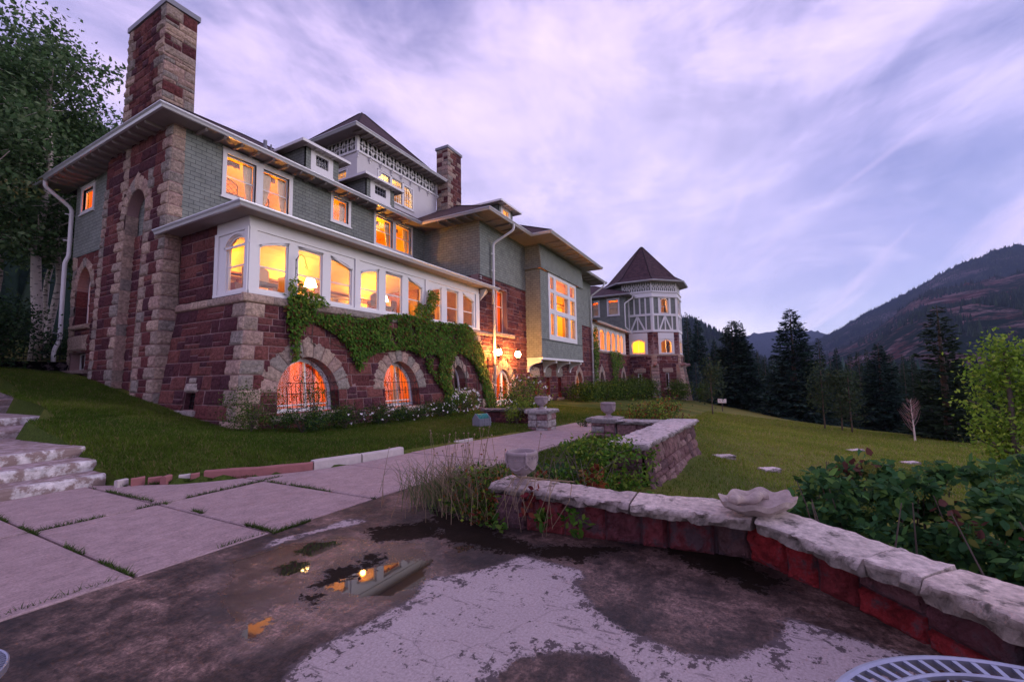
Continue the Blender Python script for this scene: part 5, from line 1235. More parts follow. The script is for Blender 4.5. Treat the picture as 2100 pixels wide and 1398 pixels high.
def slab_path():
    mb = MB(); 
    # slab joints: across lines (x at y=4.55 / x at far side) and one long joint near y=7
    def edge_hi(x): return float(np.interp(x, [-14, 3.1, 3.2, 3.75, 5.3, 6.1, 8.6, 12.1, 14.6], [9.4, 9.4, 8.95, 7.95, 6.95, 6.72, 6.45, 5.65, 5.3]))
    def edge_lo(x): return float(np.interp(x, [-14, 5.2, 7, 11.6, 14.5], [4.8, 4.5, 4.15, 3.8, 3.9]))
    cuts = [-3.5, -1.4, .4, 1.80, 2.96, 4.4, 5.9, 7.4, 9.0, 10.6, 12.2, 14.5]
    random.seed(12)
    for a, b in zip(cuts[:-1], cuts[1:]):
        g = .016; k = 5; xs = np.linspace(a+g, b-g, k); dz = random.uniform(-.006, .008)
        mid = 7.0 if a < 5.5 else None
        bands = [(lambda x: edge_lo(x), lambda x: 6.98), (lambda x: 7.01, lambda x: max(7.02, edge_hi(x)))] if (mid and a < 4.0) else [(edge_lo, edge_hi)]
        for lo, hi_ in bands:
            low = [(x, lo(x)+g) for x in xs]; up = [(x, hi_(x)-g) for x in xs]
            if max(u[1]-l[1] for u, l in zip(up, low)) < .1: continue
            pl = low+up[::-1]; n = len(pl); z = .012+dz
            ins = inset(pl, .012)
            mb.add([(x, y, z) for x, y in ins]+[(x, y, z-.01) for x, y in pl]+[(x, y, -.08) for x, y in pl], [tuple(range(n))]+[(n+i, n+(i+1) % n, (i+1) % n, i) for i in range(n)]+[(2*n+i, 2*n+(i+1) % n, n+(i+1) % n, n+i) for i in range(n)])
    o = mb.build('path', M['path']); tag(o, kind='structure')
    b = MB(); n = len(PATH); tr = tessellate_polygon([[Vector((a, b_, 0)) for a, b_ in PATH]]); b.add([(x, y, -.03) for x, y in PATH], [tuple(t_) for t_ in tr]); o = b.build('path_bed', M['soil']); tag(o, kind='structure')
M['soil'] = simple('soil', (.05, .035, .028), .95, var=.4, scale=8, bmp=.8, bscale=40)
slab_path()
def pxpoly(l, z=0): return [tuple(P(x, y, 'z', z)[:2]) for x, y in l]
# outlines of the dried, dirty and flooded areas as they lie on the terrace floor
DRY = pxpoly([(560, 1400), (640, 1330), (735, 1285), (842, 1225), (870, 1190), (990, 1165), (1075, 1137), (1190, 1170), (1215, 1215), (1275, 1275), (1330, 1310), (1440, 1330), (1500, 1310), (1590, 1310), (1640, 1290), (1750, 1310), (1700, 1400), (1300, 1500), (600, 1500)])
DRY2 = pxpoly([(1620, 1268), (1700, 1290), (1850, 1340), (1900, 1400), (1600, 1420), (1570, 1330)])
DAMP = pxpoly([(1010, 1398), (1060, 1350), (1160, 1335), (1260, 1350), (1310, 1400), (1250, 1480), (1040, 1480)])
DAMP2 = pxpoly([(1180, 1190), (1290, 1165), (1500, 1190), (1600, 1260), (1600, 1310), (1500, 1345), (1400, 1340), (1290, 1290), (1215, 1240)])
EDGE = pxpoly([(560, 1105), (650, 1085), (720, 1062), (760, 1068), (640, 1095), (530, 1130)])
PUD = [pxpoly(l) for l in ([(555, 1165), (600, 1150), (640, 1152), (620, 1172), (570, 1182)], [(930, 1120), (975, 1112), (985, 1124), (945, 1134)], [(655, 1190), (700, 1165), (760, 1163), (840, 1146), (882, 1147), (868, 1190), (838, 1208), (800, 1222), (735, 1222), (700, 1210), (650, 1207)], [(500, 1290), (520, 1276), (552, 1268), (540, 1296), (518, 1310), (498, 1302)], [(602, 1128), (640, 1112), (690, 1108), (695, 1118), (640, 1138), (606, 1137)])]
SHEEN = pxpoly([(430, 1150), (560, 1110), (700, 1085), (900, 1100), (950, 1180), (900, 1240), (700, 1290), (560, 1360), (440, 1370), (380, 1260)])
MUD = [pxpoly(l) for l in ([(660, 1180), (690, 1160), (730, 1158), (738, 1135), (790, 1132), (785, 1155), (720, 1185), (650, 1207)], [(755, 1085), (850, 1070), (900, 1060), (905, 1095), (860, 1105), (770, 1110)], [(630, 1222), (655, 1220), (660, 1232), (640, 1236)], [(1310, 1100), (1500, 1130), (1620, 1200), (1560, 1215), (1400, 1150)], [(880, 1040), (1000, 1080), (1100, 1120), (1300, 1120), (1200, 1150), (1000, 1130), (900, 1100)])]
def terrace():
    st = .035; xs = np.concatenate([np.arange(-14, -.6, 1.2), np.arange(-.6, 5.7, st)]); ys = np.concatenate([np.arange(-8, -2.2, .8), np.arange(-2.2, 4.85, st)])
    X, Y = np.meshgrid(xs, ys)
    dry = np.maximum(np.minimum(np.maximum(sdist(X, Y, DRY), sdist(X, Y, DRY2)), -np.maximum(sdist(X, Y, DAMP), sdist(X, Y, DAMP2))), sdist(X, Y, EDGE))
    pud = np.max([sdist(X, Y, p) for p in PUD], axis=0); mud = np.max([sdist(X, Y, p) for p in MUD], axis=0)
    ny, nx = X.shape; V = np.stack([X, Y, X*0], -1).reshape(-1, 3); i = np.arange(ny*nx).reshape(ny, nx)
    Fq = np.stack([i[:-1, :-1], i[:-1, 1:], i[1:, 1:], i[1:, :-1]], -1).reshape(-1, 4)
    cx, cy = (X[:-1, :-1]+X[1:, 1:]).ravel()/2, (Y[:-1, :-1]+Y[1:, 1:]).ravel()/2; Fq = Fq[inpoly(cx, cy, TER)]
    col = np.stack([np.clip(.5+dry*2, 0, 1), np.clip(.5+pud*3, 0, 1), np.clip(.5+mud*2, 0, 1)], -1).reshape(-1, 3)
    o = np_mesh('terrace', V, Fq, M['terrace'], col); wa = o.data.attributes.new('wet', 'FLOAT', 'POINT'); wa.data.foreach_set('value', np.clip(.5+np.maximum(sdist(X, Y, SHEEN), 0)*2.2-.3, 0, 1).ravel().astype(np.float32)); tag(o, kind='structure')
    k = MB(); k.add([(x, y, -.005) for x, y in TER]+[(x, y, -1.2) for x, y in TER], [(i, (i+1) % len(TER), len(TER)+(i+1) % len(TER), len(TER)+i) for i in range(len(TER))]); q = k.build('terrace_edge', M['soil']); tag(q, kind='structure')
def terrace_mat():
    m, t, b, o = mat('weathered_terrace'); tc = N(t, 'ShaderNodeTexCoord').outputs['Object']; at = N(t, 'ShaderNodeAttribute', attribute_name='Col'); s = N(t, 'ShaderNodeSeparateColor'); L(t, at.outputs['Color'], s.inputs[0])
    mp = N(t, 'ShaderNodeMapping', inp={'Scale': (1.0, 1.0, 1), 'Rotation': (0, 0, 0)}); L(t, tc, mp.inputs[0]); v = mp.outputs[0]
    n1 = noise(t, v, 1.6, 8, .68); n2 = noise(t, v, 7, 8, .72); n3 = noise(t, v, 60, 4, .7); mp2 = N(t, 'ShaderNodeMapping', inp={'Scale': (14, 3, 1), 'Rotation': (0, 0, .9)}); L(t, tc, mp2.inputs[0]); n4 = noise(t, mp2.outputs[0], 1.2, 7, .75)
    n5 = noise(t, v, 24, 6, .75)
    def edge(ch, k1, k2, lo, hi):
        x = mth(t, 'ADD', s.outputs[ch], mth(t, 'ADD', mth(t, 'MULTIPLY', mth(t, 'SUBTRACT', n5, .5), k1*.75), mth(t, 'ADD', mth(t, 'MULTIPLY', mth(t, 'SUBTRACT', n2, .5), k1), mth(t, 'MULTIPLY', mth(t, 'SUBTRACT', n1, .5), k2))))
        r = N(t, 'ShaderNodeMapRange', inp={'From Min': lo, 'From Max': hi}); L(t, x, r.inputs[0]); return r.outputs[0]
    dry = edge(0, .62, .4, .48, .53); pud = edge(1, 1.0, .3, .49, .51); mud = edge(2, 1.3, .5, .47, .54)
    light = mixc(t, n1, (.36, .29, .29), (.50, .42, .41)); light = mixc(t, 1.0, light, ramp(t, n3, [(.3, (.72,)*3), (.7, (1.2,)*3)]), 'MULTIPLY')
    specks = ramp(t, n4, [(.575, (0, 0, 0)), (.61, (1, 1, 1))]); light = mixc(t, mth(t, 'MULTIPLY', specks, .55), light, (.08, .06, .06)); crust = ramp(t, mth(t, 'ADD', mth(t, 'ADD', mth(t, 'MULTIPLY', n2, .6), mth(t, 'MULTIPLY', n5, .4)), mth(t, 'MULTIPLY', mth(t, 'SUBTRACT', 1.0, s.outputs[0]), .13)), [(.56, (0, 0, 0)), (.585, (1, 1, 1))]); light = mixc(t, mth(t, 'MULTIPLY', crust, .85), light, (.045, .033, .034)); crk = N(t, 'ShaderNodeTexVoronoi', feature='DISTANCE_TO_EDGE', inp={'Scale': .45, 'Randomness': 1.0}); wv = N(t, 'ShaderNodeVectorMath', operation='ADD'); L(t, tc, wv.inputs[0]); nv = N(t, 'ShaderNodeTexNoise', inp={'Scale': 3.0, 'Detail': 5}); L(t, tc, nv.inputs[0]); sv = N(t, 'ShaderNodeVectorMath', operation='SCALE', inp={'Scale': .35}); L(t, nv.outputs['Color'], sv.inputs[0]); L(t, sv.outputs[0], wv.inputs[1]); L(t, wv.outputs[0], crk.inputs[0]); crack = ramp(t, crk.outputs[0], [(.0, (1, 1, 1)), (.004, (0, 0, 0))]); light = mixc(t, mth(t, 'MULTIPLY', crack, mth(t, 'MULTIPLY', n1, .6)), light, (.05, .04, .04))
    wet = ramp(t, n1, [(.36, (.014, .009, .009)), (.48, (.05, .03, .024)), (.62, (.16, .10, .082))]); wet = mixc(t, 1.0, wet, ramp(t, n2, [(.32, (.35,)*3), (.68, (1.8,)*3)]), 'MULTIPLY'); wet = mixc(t, 1.0, wet, ramp(t, n4, [(.35, (1.25,)*3), (.65, (.6,)*3)]), 'MULTIPLY')
    wet = mixc(t, 1.0, wet, ramp(t, n3, [(.3, (.4,)*3), (.7, (1.7,)*3)]), 'MULTIPLY'); wet = mixc(t, 1.0, wet, ramp(t, n5, [(.35, (.45,)*3), (.62, (1.5,)*3)]), 'MULTIPLY'); c = mixc(t, dry, wet, light); mfac = mth(t, 'MULTIPLY', mud, mth(t, 'SUBTRACT', 1.0, mth(t, 'MULTIPLY', dry, .7))); c = mixc(t, mth(t, 'MULTIPLY', mfac, .95), c, (.014, .010, .007)); 
    pu = mth(t, 'MULTIPLY', pud, mth(t, 'SUBTRACT', 1.0, mth(t, 'MULTIPLY', mud, 1.0))); c = mixc(t, pu, c, (.03, .02, .018)); L(t, c, b.inputs['Base Color'])
    a2 = N(t, 'ShaderNodeAttribute', attribute_name='wet').outputs['Fac']; damp = mixc(t, ramp(t, mth(t, 'ADD', a2, mth(t, 'MULTIPLY', mth(t, 'SUBTRACT', n2, .5), .9)), [(.4, (0, 0, 0)), (.75, (1, 1, 1))]), ramp(t, n2, [(.35, (.45,)*3), (.62, (.75,)*3)]), (.13,)*3); rg = mixc(t, dry, damp, (.85,)*3); rg = mixc(t, mfac, rg, (.8,)*3); rg = mixc(t, pu, rg, (.025,)*3); L(t, rg, b.inputs['Roughness'])
    h = mth(t, 'ADD', mth(t, 'ADD', mth(t, 'MULTIPLY', n3, .3), mth(t, 'MULTIPLY', n5, .9)), mth(t, 'ADD', n2, mth(t, 'MULTIPLY', mfac, .9))); st = mth(t, 'MULTIPLY', mth(t, 'SUBTRACT', 1.0, pu), .55)
    bn = N(t, 'ShaderNodeBump', inp={'Distance': .012}); L(t, h, bn.inputs['Height']); L(t, st, bn.inputs['Strength']); L(t, bn.outputs[0], b.inputs['Normal']); b.inputs['IOR'].default_value = 1.6; L(t, mixc(t, mfac, mixc(t, dry, mixc(t, a2, (.35,)*3, (1.0,)*3), (.2,)*3), (.04,)*3), b.inputs['Specular IOR Level']); L(t, mth(t, 'MULTIPLY_ADD', a2, .35, 1.4), b.inputs['IOR'])
M['terrace'] = None; terrace_mat(); M['terrace'] = MATS['weathered_terrace']; terrace()
# ------------------------------------------------------------------ foliage helpers
def leafmesh(name, C_, size, cols, parent=None, material=None, nb=(0, 0, .5), db=(0, 0, 0), asp=.55, var=.4, spread=1.0, six=False):
    """many leaf-shaped faces at points C_; nb biases the face normal, db the leaf direction"""
    n = len(C_); nrm = rng.normal(size=(n, 3))*spread+np.array(nb)*1.0; nrm /= np.linalg.norm(nrm, axis=1)[:, None]
    d = rng.normal(size=(n, 3))+np.array(db); d -= (d*nrm).sum(1)[:, None]*nrm; d /= np.linalg.norm(d, axis=1)[:, None]; s = np.cross(nrm, d)
    L_ = (size*(1+var*rng.uniform(-1, 1, n)))[:, None] if np.ndim(size) == 0 else size[:, None]*(1+var*rng.uniform(-1, 1, n))[:, None]
    W = L_*asp*.5; fold = nrm*L_*.1
    if six:
        V = np.stack([C_, C_+d*L_*.3+s*W-fold*.6, C_+d*L_*.68+s*W*.75-fold*.3, C_+d*L_-nrm*L_*.12, C_+d*L_*.68-s*W*.75-fold*.3, C_+d*L_*.3-s*W-fold*.6], 1).reshape(-1, 3); k = 6
    else: V = np.stack([C_, C_+d*L_*.5+s*W, C_+d*L_, C_+d*L_*.5-s*W], 1).reshape(-1, 3); V[1::4] += (-fold); V[3::4] += (-fold); k = 4
    F_ = np.arange(n*k).reshape(n, k)
    cols = np.asarray(cols, float); ci = cols[rng.integers(0, len(cols), n)]*(1+.25*rng.uniform(-1, 1, (n, 1))); ci = np.clip(ci, 0, 1)
    return np_mesh(name, V, F_, material or M['leaf'], np.repeat(ci, k, 0), parent)
def ellips(n, c, r, shell=.55):
    p = rng.normal(size=(n, 3)); p /= np.linalg.norm(p, axis=1)[:, None]; k = rng.uniform(shell, 1, n)**.7; return np.array(c)+p*k[:, None]*np.array(r)
def clumps(nc, nl, c, r, cr, shell=.5, lo=None):
    cc = ellips(nc, c, r, shell)
    if lo is not None: cc = cc[cc[:, 2] > lo]
    cc = cc[rng.integers(0, len(cc), nl)]; return cc+rng.normal(size=(nl, 3))*cr*np.array([1, 1, .7])
GRN = [(.04, .095, .014), (.065, .13, .018), (.028, .07, .012), (.10, .16, .025)]
DGR = [(.025, .06, .025), (.035, .08, .03), (.02, .045, .02), (.05, .09, .035)]
YGR = [(.20, .27, .035), (.15, .23, .03), (.27, .32, .05), (.12, .19, .03)]
IVY = [(.07, .17, .018), (.10, .21, .025), (.045, .12, .016), (.15, .22, .03), (.08, .18, .02)]
AUT = [(.22, .06, .02), (.14, .03, .02), (.2, .12, .03)]
def stems(mb, c, n, h, spread, r=.008, z0=0):
    for i in range(n):
        a = random.uniform(0, 6.28); q = spread*random.uniform(.2, 1); mb.tube([(c[0], c[1], c[2]+z0), (c[0]+math.cos(a)*q*.5, c[1]+math.sin(a)*q*.5, c[2]+h*.5), (c[0]+math.cos(a)*q, c[1]+math.sin(a)*q, c[2]+h*random.uniform(.8, 1))], [r, r*.7, r*.3], 5)
def shrub(x, y, rx, ry, h, label, cols=GRN, n=2500, ls=.06, name='shrub', flowers=0, fcol=(.8, .8, .78), group=None, z=None, lift=.1, cr=.16):
    z = tz1(x, y) if z is None else z; r = empty(name, (x, y, z)); tag(r, label, 'shrub' if name == 'shrub' else name.replace('_', ' '), group)
    c = clumps(max(8, int(26*rx*ry*h)+8), n, (0, 0, h*.52+lift*.5), (rx*.85, ry*.85, h*.46), cr*min(1.5, (rx+h)*.6), .45); c = c[c[:, 2] > .02]
    leafmesh('foliage', c, ls, cols, r)
    mb = MB(); random.seed(int(x*31+y)); stems(mb, (0, 0, 0), 12, h*.85, max(rx, ry)*.8, .012); mb.build('stem', M['bark'], r)
    if flowers:
        f = ellips(flowers, (0, -.05, h*.55), (rx*.98, ry*.98, h*.5), .92); f = f[f[:, 2] > h*.15]; pts = np.repeat(f, 5, 0)
        leafmesh('flowers', pts, .05, [fcol], r, M['petal'], nb=(-.5, -1.2, .8), asp=.8, var=.2)
    return r
M['petal'] = simple('white_petal', (.82, .8, .8), .6, var=.05)

# ------------------------------------------------------------------ climbing vine on the porch wall
def ivysample(poly, n):
    p = np.array(poly); lo, hi = p.min(0), p.max(0); out = []
    while sum(len(o) for o in out) < n:
        q = rng.uniform(lo, hi, (n*2, 2)); q = q[inpoly(q[:, 0], q[:, 1], poly)]; q = q[fbm(q[:, 0]*1.6, q[:, 1]*1.6, 3, 5) > .21+.1*rng.random(len(q))]; out.append(q)
    return np.concatenate(out)[:n]
IV = [(8.7, 4.4), (9.35, 4.5), (9.8, 3.95), (12, 4.0), (13.2, 4.35), (14.4, 4.5), (15.4, 4.3), (18.8, 4.5), (19.7, 4.2), (20.25, 3.2), (20.4, 1.6), (20.85, -.1), (20.0, -.15), (19.75, 1.2), (19.4, 2.0), (18.9, 2.6), (18.2, 2.95), (17.4, 2.9), (17.0, 2.2), (16.8, 1.6), (16.6, .9), (16.1, 1.3), (15.5, 1.9), (15.1, 2.6), (14.2, 2.95), (12.9, 2.85), (12.2, 2.7), (11.75, 2.45), (11.45, 1.9), (11.2, 2.4), (11.0, 2.85), (10.6, 3.2), (9.6, 3.72), (9.15, 3.3), (9.05, 2.3), (8.9, 2.2), (8.85, 2.9), (8.7, 3.7)]
r = empty('climbing_vine', (14, 12.6, 0)); tag(r, 'dense green creeper hanging over the stone base of the near porch', 'climbing vine')
q = ivysample(IV, 19000); dd = .05+.25*rng.random(len(q))*np.clip(fbm(q[:, 0], q[:, 1], 3, 8)*2, .2, 1.3)
w_ = FP_.p(q[:, 0], q[:, 1], dd); w_ -= np.array([14, 12.6, 0])
leafmesh('foliage', w_, .125, IVY+[(.12, .05, .02)], r, nb=(-.15, -1.3, .55), db=(0, -.4, -1.6), asp=.5, spread=.55)
SH = [(14.75, 4.3), (14.8, 4.9), (15.15, 5.1), (15.5, 4.95), (15.75, 5.8), (16.3, 5.65), (16.25, 5.2), (15.95, 4.8), (15.8, 4.2)]
q = ivysample(SH, 900); leafmesh('shoot', FP0.p(q[:, 0], q[:, 1], .12+.2*rng.random(len(q)))-np.array([14, 12.6, 0]), .13, YGR+IVY+[(.22, .10, .02)], r, nb=(-.15, -1.3, .55), db=(0, -.4, -1.4), asp=.5, spread=.6)
q = ivysample([(8.72, 4.3), (8.75, 5.0), (9.1, 5.0), (9.3, 4.7), (10, 4.55), (10.2, 4.2), (9.5, 4.1)], 500); leafmesh('shoot', FP0.p(q[:, 0], q[:, 1], .12+.15*rng.random(len(q)))-np.array([14, 12.6, 0]), .12, YGR+IVY, r, nb=(-.15, -1.3, .55), db=(0, -.4, -1.4), asp=.5, spread=.6)
q = ivysample([(16.7, 1.4), (16.3, .9), (16.3, .3), (16.8, -.1), (17.4, .2), (17.3, .9)], 600); leafmesh('foliage', FP_.p(q[:, 0], q[:, 1], .08+.2*rng.random(len(q)))-np.array([14, 12.6, 0]), .12, IVY, r, nb=(-.15, -1.3, .55), db=(0, -.4, -1.4), asp=.5, spread=.6)
mb = MB(); random.seed(4)
for k in range(14):
    x = random.uniform(9, 20); x2 = x+random.uniform(-.8, .8); mb.tube([tuple(FP_.p(x, -.1 if x > 16 else 2.8, .05)-np.array([14, 12.6, 0])), tuple(FP_.p(x2, 2.9, .07)-np.array([14, 12.6, 0])), tuple(FP_.p(x2+.2, 4.1, .06)-np.array([14, 12.6, 0]))], [.02, .014, .008], 5)
mb.build('stem', M['bark'], r)
for (poly, lab, n, yy) in (([(40.4, -.3), (41.5, -.3), (41.2, 2.2), (41.8, 4), (41.2, 6.4), (40.5, 6.6), (40.3, 4.5), (40.5, 2)], 'narrow creeper climbing beside the far downspout', 1500, 12.9), ([(45.6, 4.3), (48.6, 4.5), (50.6, 4.0), (51.3, 3.2), (50.3, 2.4), (49.3, 2.9), (48.2, 1.6), (48.4, -.2), (47.2, -.3), (46.6, 1.5), (46.2, 3)], 'v-shaped creeper under the far porch windows', 1500, 12.8)):
    r = empty('climbing_vine', (poly[0][0], yy, 0)); tag(r, lab, 'climbing vine'); q = ivysample(poly, n)
    leafmesh('foliage', np.stack([q[:, 0]-poly[0][0], -.05-.25*rng.random(len(q)), q[:, 1]], -1), .17, IVY+YGR[:1], r, nb=(-.4, -1.2, .5), db=(0, -.3, -1.4), asp=.6, spread=.6)
    mb = MB(); mb.tube([(.5, -.03, 0), (.4, -.05, 2.5), (.5, -.05, 5)], .02, 5); mb.build('stem', M['bark'], r)

# ------------------------------------------------------------------ garden walls, pillars, urns
M['coping'] = vcol('lichened_sandstone', .95, 16, .42, .9, .035, spec=.1, dirt=((.085, .08, .065), 6, .85), dth=.55)
M['redwall'] = vcol('painted_red_stone', .88, 9, .6, 1.0, .09, spec=.15, dirt=((.11, .08, .09), 4.5, .9))
def slab(mb, f0, f1, b0, b1, zt, th, seed, col=(.46, .40, .38), res=.03):
    """rough coping slab given its front and back top edges"""
    f0, f1, b0, b1 = [np.array(p[:2], float) for p in (f0, f1, b0, b1)]; nl = max(6, int(np.linalg.norm(f1-f0)/res)); nw = 9
    S = np.linspace(0, 1, nl+1); T = np.linspace(0, 1, nw+1)
    def pos(s, t): return (f0*(1-s)+f1*s)*(1-t)+(b0*(1-s)+b1*s)*t
    rows = []
    ctr = (f0+f1+b0+b1)/4
    prof = [(0, -1.0, .10), (0, -.85, .005), (0, -.45, -.012), (0, -.1, -.006), (0, 0, .008)]
    allp = []
    for (t, dz, ins) in prof: allp.append([(t, dz, ins)]*1)
    G = []
    def edge(t, sgn):
        out = []
        for (_, dz, ins) in prof:
            row = []
            for s in S:
                q = pos(s, t); inn = (pos(s, .5)-q); inn /= np.linalg.norm(inn)+1e-9
                nz = (float(fbm(q[0]*9+seed, q[1]*9+dz*3, 4, seed))-.47)*.12+(float(vn(q[0]*34, q[1]*34+dz*14, seed+2))-.5)*.02+(float(vn(q[0]*3, q[1]*3, seed))-.5)*.05
                if dz < -.05: nz = .4*nz+.6*round(nz*45)/45*1.3
                q2 = q+inn*(ins+nz); row.append((q2[0], q2[1], zt+dz*th+(float(fbm(q[0]*5, q[1]*5, 3, seed+4))-.47)*.022*(1 if dz > -.5 else .3)))
            out.append(row)
        return out if sgn > 0 else out[::-1]
    A = edge(0, 1); B = edge(1, -1); mid = []
    top0 = np.array(A[-1]); top1 = np.array(B[0])
    for t in T[1:-1]:
        row = top0*(1-t)+top1*t; row[:, 2] += (fbm(row[:, 0]*4, row[:, 1]*4, 4, seed+7)-.47)*.014+.003*math.sin(math.pi*t); mid.append(row)
    V = np.array(A+[list(map(tuple, m)) for m in mid]+B); h = V[..., 2]
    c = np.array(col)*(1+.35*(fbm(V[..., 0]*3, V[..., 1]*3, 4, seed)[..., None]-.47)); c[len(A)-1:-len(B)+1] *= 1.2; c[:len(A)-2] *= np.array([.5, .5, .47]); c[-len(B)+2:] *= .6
    mb.grid(V, c)
    for e in (0, -1):
        ring_ = V[:, e]; mb.add(ring_, [tuple(range(len(ring_)))], c[:, e])
def segwall(mb, a, b, z0, z1, nrm, seed, palette, rows=None, hts=(.3, .4), wl=(.3, .6), res=.05, bt=0.0, amp=.04):
    a = np.array(a, float); b = np.array(b, float); Ln = np.linalg.norm(b-a); u = (b-a)/Ln; n_ = np.array(nrm, float); n_ /= np.linalg.norm(n_)
    F_ = FR(a, u, n_, bat=(lambda v: bt*np.clip((z1-v)/(z1-z0), 0, 1)) if bt else None)
    panel(mb, F_, rect(0, Ln, z0, z1), (), -.012, .1, col=(.16, .07, .08), reveal=False, back=False)
    stonework(mb, F_, 0, Ln, z0, z1, seed=seed, res=res, rows=hts, palette=palette, wmin=wl[0], wmax=wl[1], amp=amp)
RW = [(.19, .06, .07), (.26, .06, .068), (.16, .085, .095), (.23, .12, .12), (.31, .06, .065)]
RW2 = [(.28, .045, .05), (.40, .04, .045), (.19, .07, .08), (.44, .045, .045), (.25, .11, .115)]
z4 = .43
lw = empty('garden_wall', (4.3, 1.2, 0)); tag(lw, 'low curved red stone wall with pale lichened coping around the terrace', 'garden wall')
off = np.array([4.3, 1.2, 0])
def shift(o, off): o.data.transform(Matrix.Translation((-off[0], -off[1], -off[2]))); return o
mb = MB(); pts = [(4.2, 2.5), (4.3, 1.3), (4.42, .05), (3.83, -.6), (3.5, -.86), (2.6, -1.5)]
for i, (a, b) in enumerate(zip(pts[:-1], pts[1:])):
    d = np.array(b)-np.array(a); nr = (d[1], -d[0]); nr = nr if nr[0] < 0 else (-nr[0], -nr[1])
    segwall(mb, a, b, -.02, .33, nr, 80+i, RW if i < 2 else RW2, hts=(.33, .36), wl=(.24, .46), res=.03, amp=.085)
segwall(mb, (4.2, 2.5), (4.55, 2.56), -.02, .33, (0, 1), 90, [(.36, .31, .31)], hts=(.33, .35), wl=(.5, .6), res=.04)
opts = [(4.55, 2.5), (4.65, 1.3), (4.76, .0), (4.1, -.85), (3.75, -1.12), (2.85, -1.75)]
for i, (a, b) in enumerate(zip(opts[:-1], opts[1:])):
    d = np.array(b)-np.array(a); nr = (d[1], -d[0]); nr = nr if nr[0] > 0 else (-nr[0], -nr[1])
    segwall(mb, a, b, -.75, .33, nr, 95+i, REDS, res=.12)
o = shift(mb.build('wall_face', M['redwall']), off); o.parent = lw
cf = [(1002, 991), (1288, 1034), (1292, 1035), (1540, 1062), (1549, 1066), (1766, 1146), (1772, 1147), (1887, 1188), (1893, 1190), (2240, 1320)]
cb = [(1046, 974), (1306, 1009), (1310, 1010), (1575, 1031), (1583, 1034), (1838, 1122), (1846, 1125), (1958, 1162), (1972, 1167), (2320, 1262)]
for i in range(5):
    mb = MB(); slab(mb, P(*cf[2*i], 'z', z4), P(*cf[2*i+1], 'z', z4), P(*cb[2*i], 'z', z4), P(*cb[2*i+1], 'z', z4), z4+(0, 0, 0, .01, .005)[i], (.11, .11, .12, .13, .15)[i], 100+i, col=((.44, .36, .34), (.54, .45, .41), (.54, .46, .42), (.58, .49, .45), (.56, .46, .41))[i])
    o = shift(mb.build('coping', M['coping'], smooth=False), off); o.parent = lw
# second wall, its return, and the two gate pillars
w2 = empty('garden_wall', (9.7, 1.6, 0)); tag(w2, 'higher stone garden wall with a broad pale coping, running away beside the lawn', 'garden wall'); off = np.array([9.7, 1.6, 0]); mb = MB()
W2P = [(.20, .11, .11), (.26, .15, .145), (.16, .095, .10), (.30, .19, .18)]
segwall(mb, (7.6, 1.62), (12.05, 1.3), -.75, .36, (-.07, -1), 110, W2P, hts=(.2, .28), wl=(.22, .5), res=.07, bt=.22, amp=.07)
segwall(mb, (7.6, 2.1), (7.6, 1.62), -.75, .36, (-1, 0), 111, W2P, hts=(.2, .28), wl=(.22, .5), res=.07, bt=.2)
segwall(mb, (12.05, 1.3), (12.05, 3.2), -.75, .33, (1, 0), 112, W2P, hts=(.2, .28), res=.12); segwall(mb, (11.55, 3.1), (11.55, 1.8), -.2, .33, (-1, 0), 113, W2P, hts=(.2, .28), res=.08); segwall(mb, (7.7, 2.15), (11.5, 1.85), -.3, .36, (0, 1), 114, W2P, res=.12)
o = shift(mb.build('wall_face', M['stone']), off); o.parent = w2
for i, (f0, f1, b0, b1) in enumerate((((7.5, 1.52), (9.7, 1.36), (7.5, 2.2), (9.7, 2.06)), ((9.72, 1.36), (12.15, 1.15), (9.72, 2.06), (12.1, 1.85)), ((11.5, 1.87), (11.45, 3.1), (12.15, 1.87), (12.1, 3.1)))):
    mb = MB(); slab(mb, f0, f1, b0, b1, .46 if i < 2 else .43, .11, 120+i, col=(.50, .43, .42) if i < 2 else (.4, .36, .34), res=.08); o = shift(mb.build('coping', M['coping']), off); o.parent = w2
def pillar(x0, x1, y0, y1, zt, label, seed):
    r = empty('gate_pillar', ((x0+x1)/2, (y0+y1)/2, 0)); tag(r, label, 'stone pillar', 'pillars either side of the path'); off = np.array([(x0+x1)/2, (y0+y1)/2, 0]); mb = MB(); pal = [(.36, .32, .31), (.30, .19, .19), (.42, .37, .36), (.28, .16, .16)]
    for a, b, n_ in (((x0, y1), (x0, y0), (-1, 0)), ((x0, y0), (x1, y0), (0, -1)), ((x1, y0), (x1, y1), (1, 0)), ((x1, y1), (x0, y1), (0, 1))): segwall(mb, a, b, -.15, zt-.1, n_, seed, pal, hts=(.2, .27), wl=(.2, .4), res=.05)
    o = shift(mb.build('shaft', M['stone']), off); o.parent = r
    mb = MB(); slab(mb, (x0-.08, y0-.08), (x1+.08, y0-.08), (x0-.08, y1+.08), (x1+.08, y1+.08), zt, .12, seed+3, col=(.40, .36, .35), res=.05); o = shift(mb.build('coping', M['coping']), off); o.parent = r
pillar(12.0, 12.65, 5.3, 5.95, .62, 'stone pillar left of the path holding an urn by the bushes', 130)
pillar(11.55, 12.2, 3.15, 3.8, .47, 'stone pillar right of the path at the end of the garden wall', 131)
lr = empty('garden_wall', (17, 8.6, 0)); tag(lr, 'dark low stone wall behind the flowering bush by the front door', 'garden wall'); a = P(992, 838, 'z', .55)[:2]; b = P(1105, 838, 'z', .55)[:2]; off = np.array([17, 8.6, 0])
mb = MB(); segwall(mb, a, b, -.2, .45, (-1, -.6), 140, REDS, hts=(.2, .25), res=.1); o = shift(mb.build('wall_face', M['stone']), off); o.parent = lr
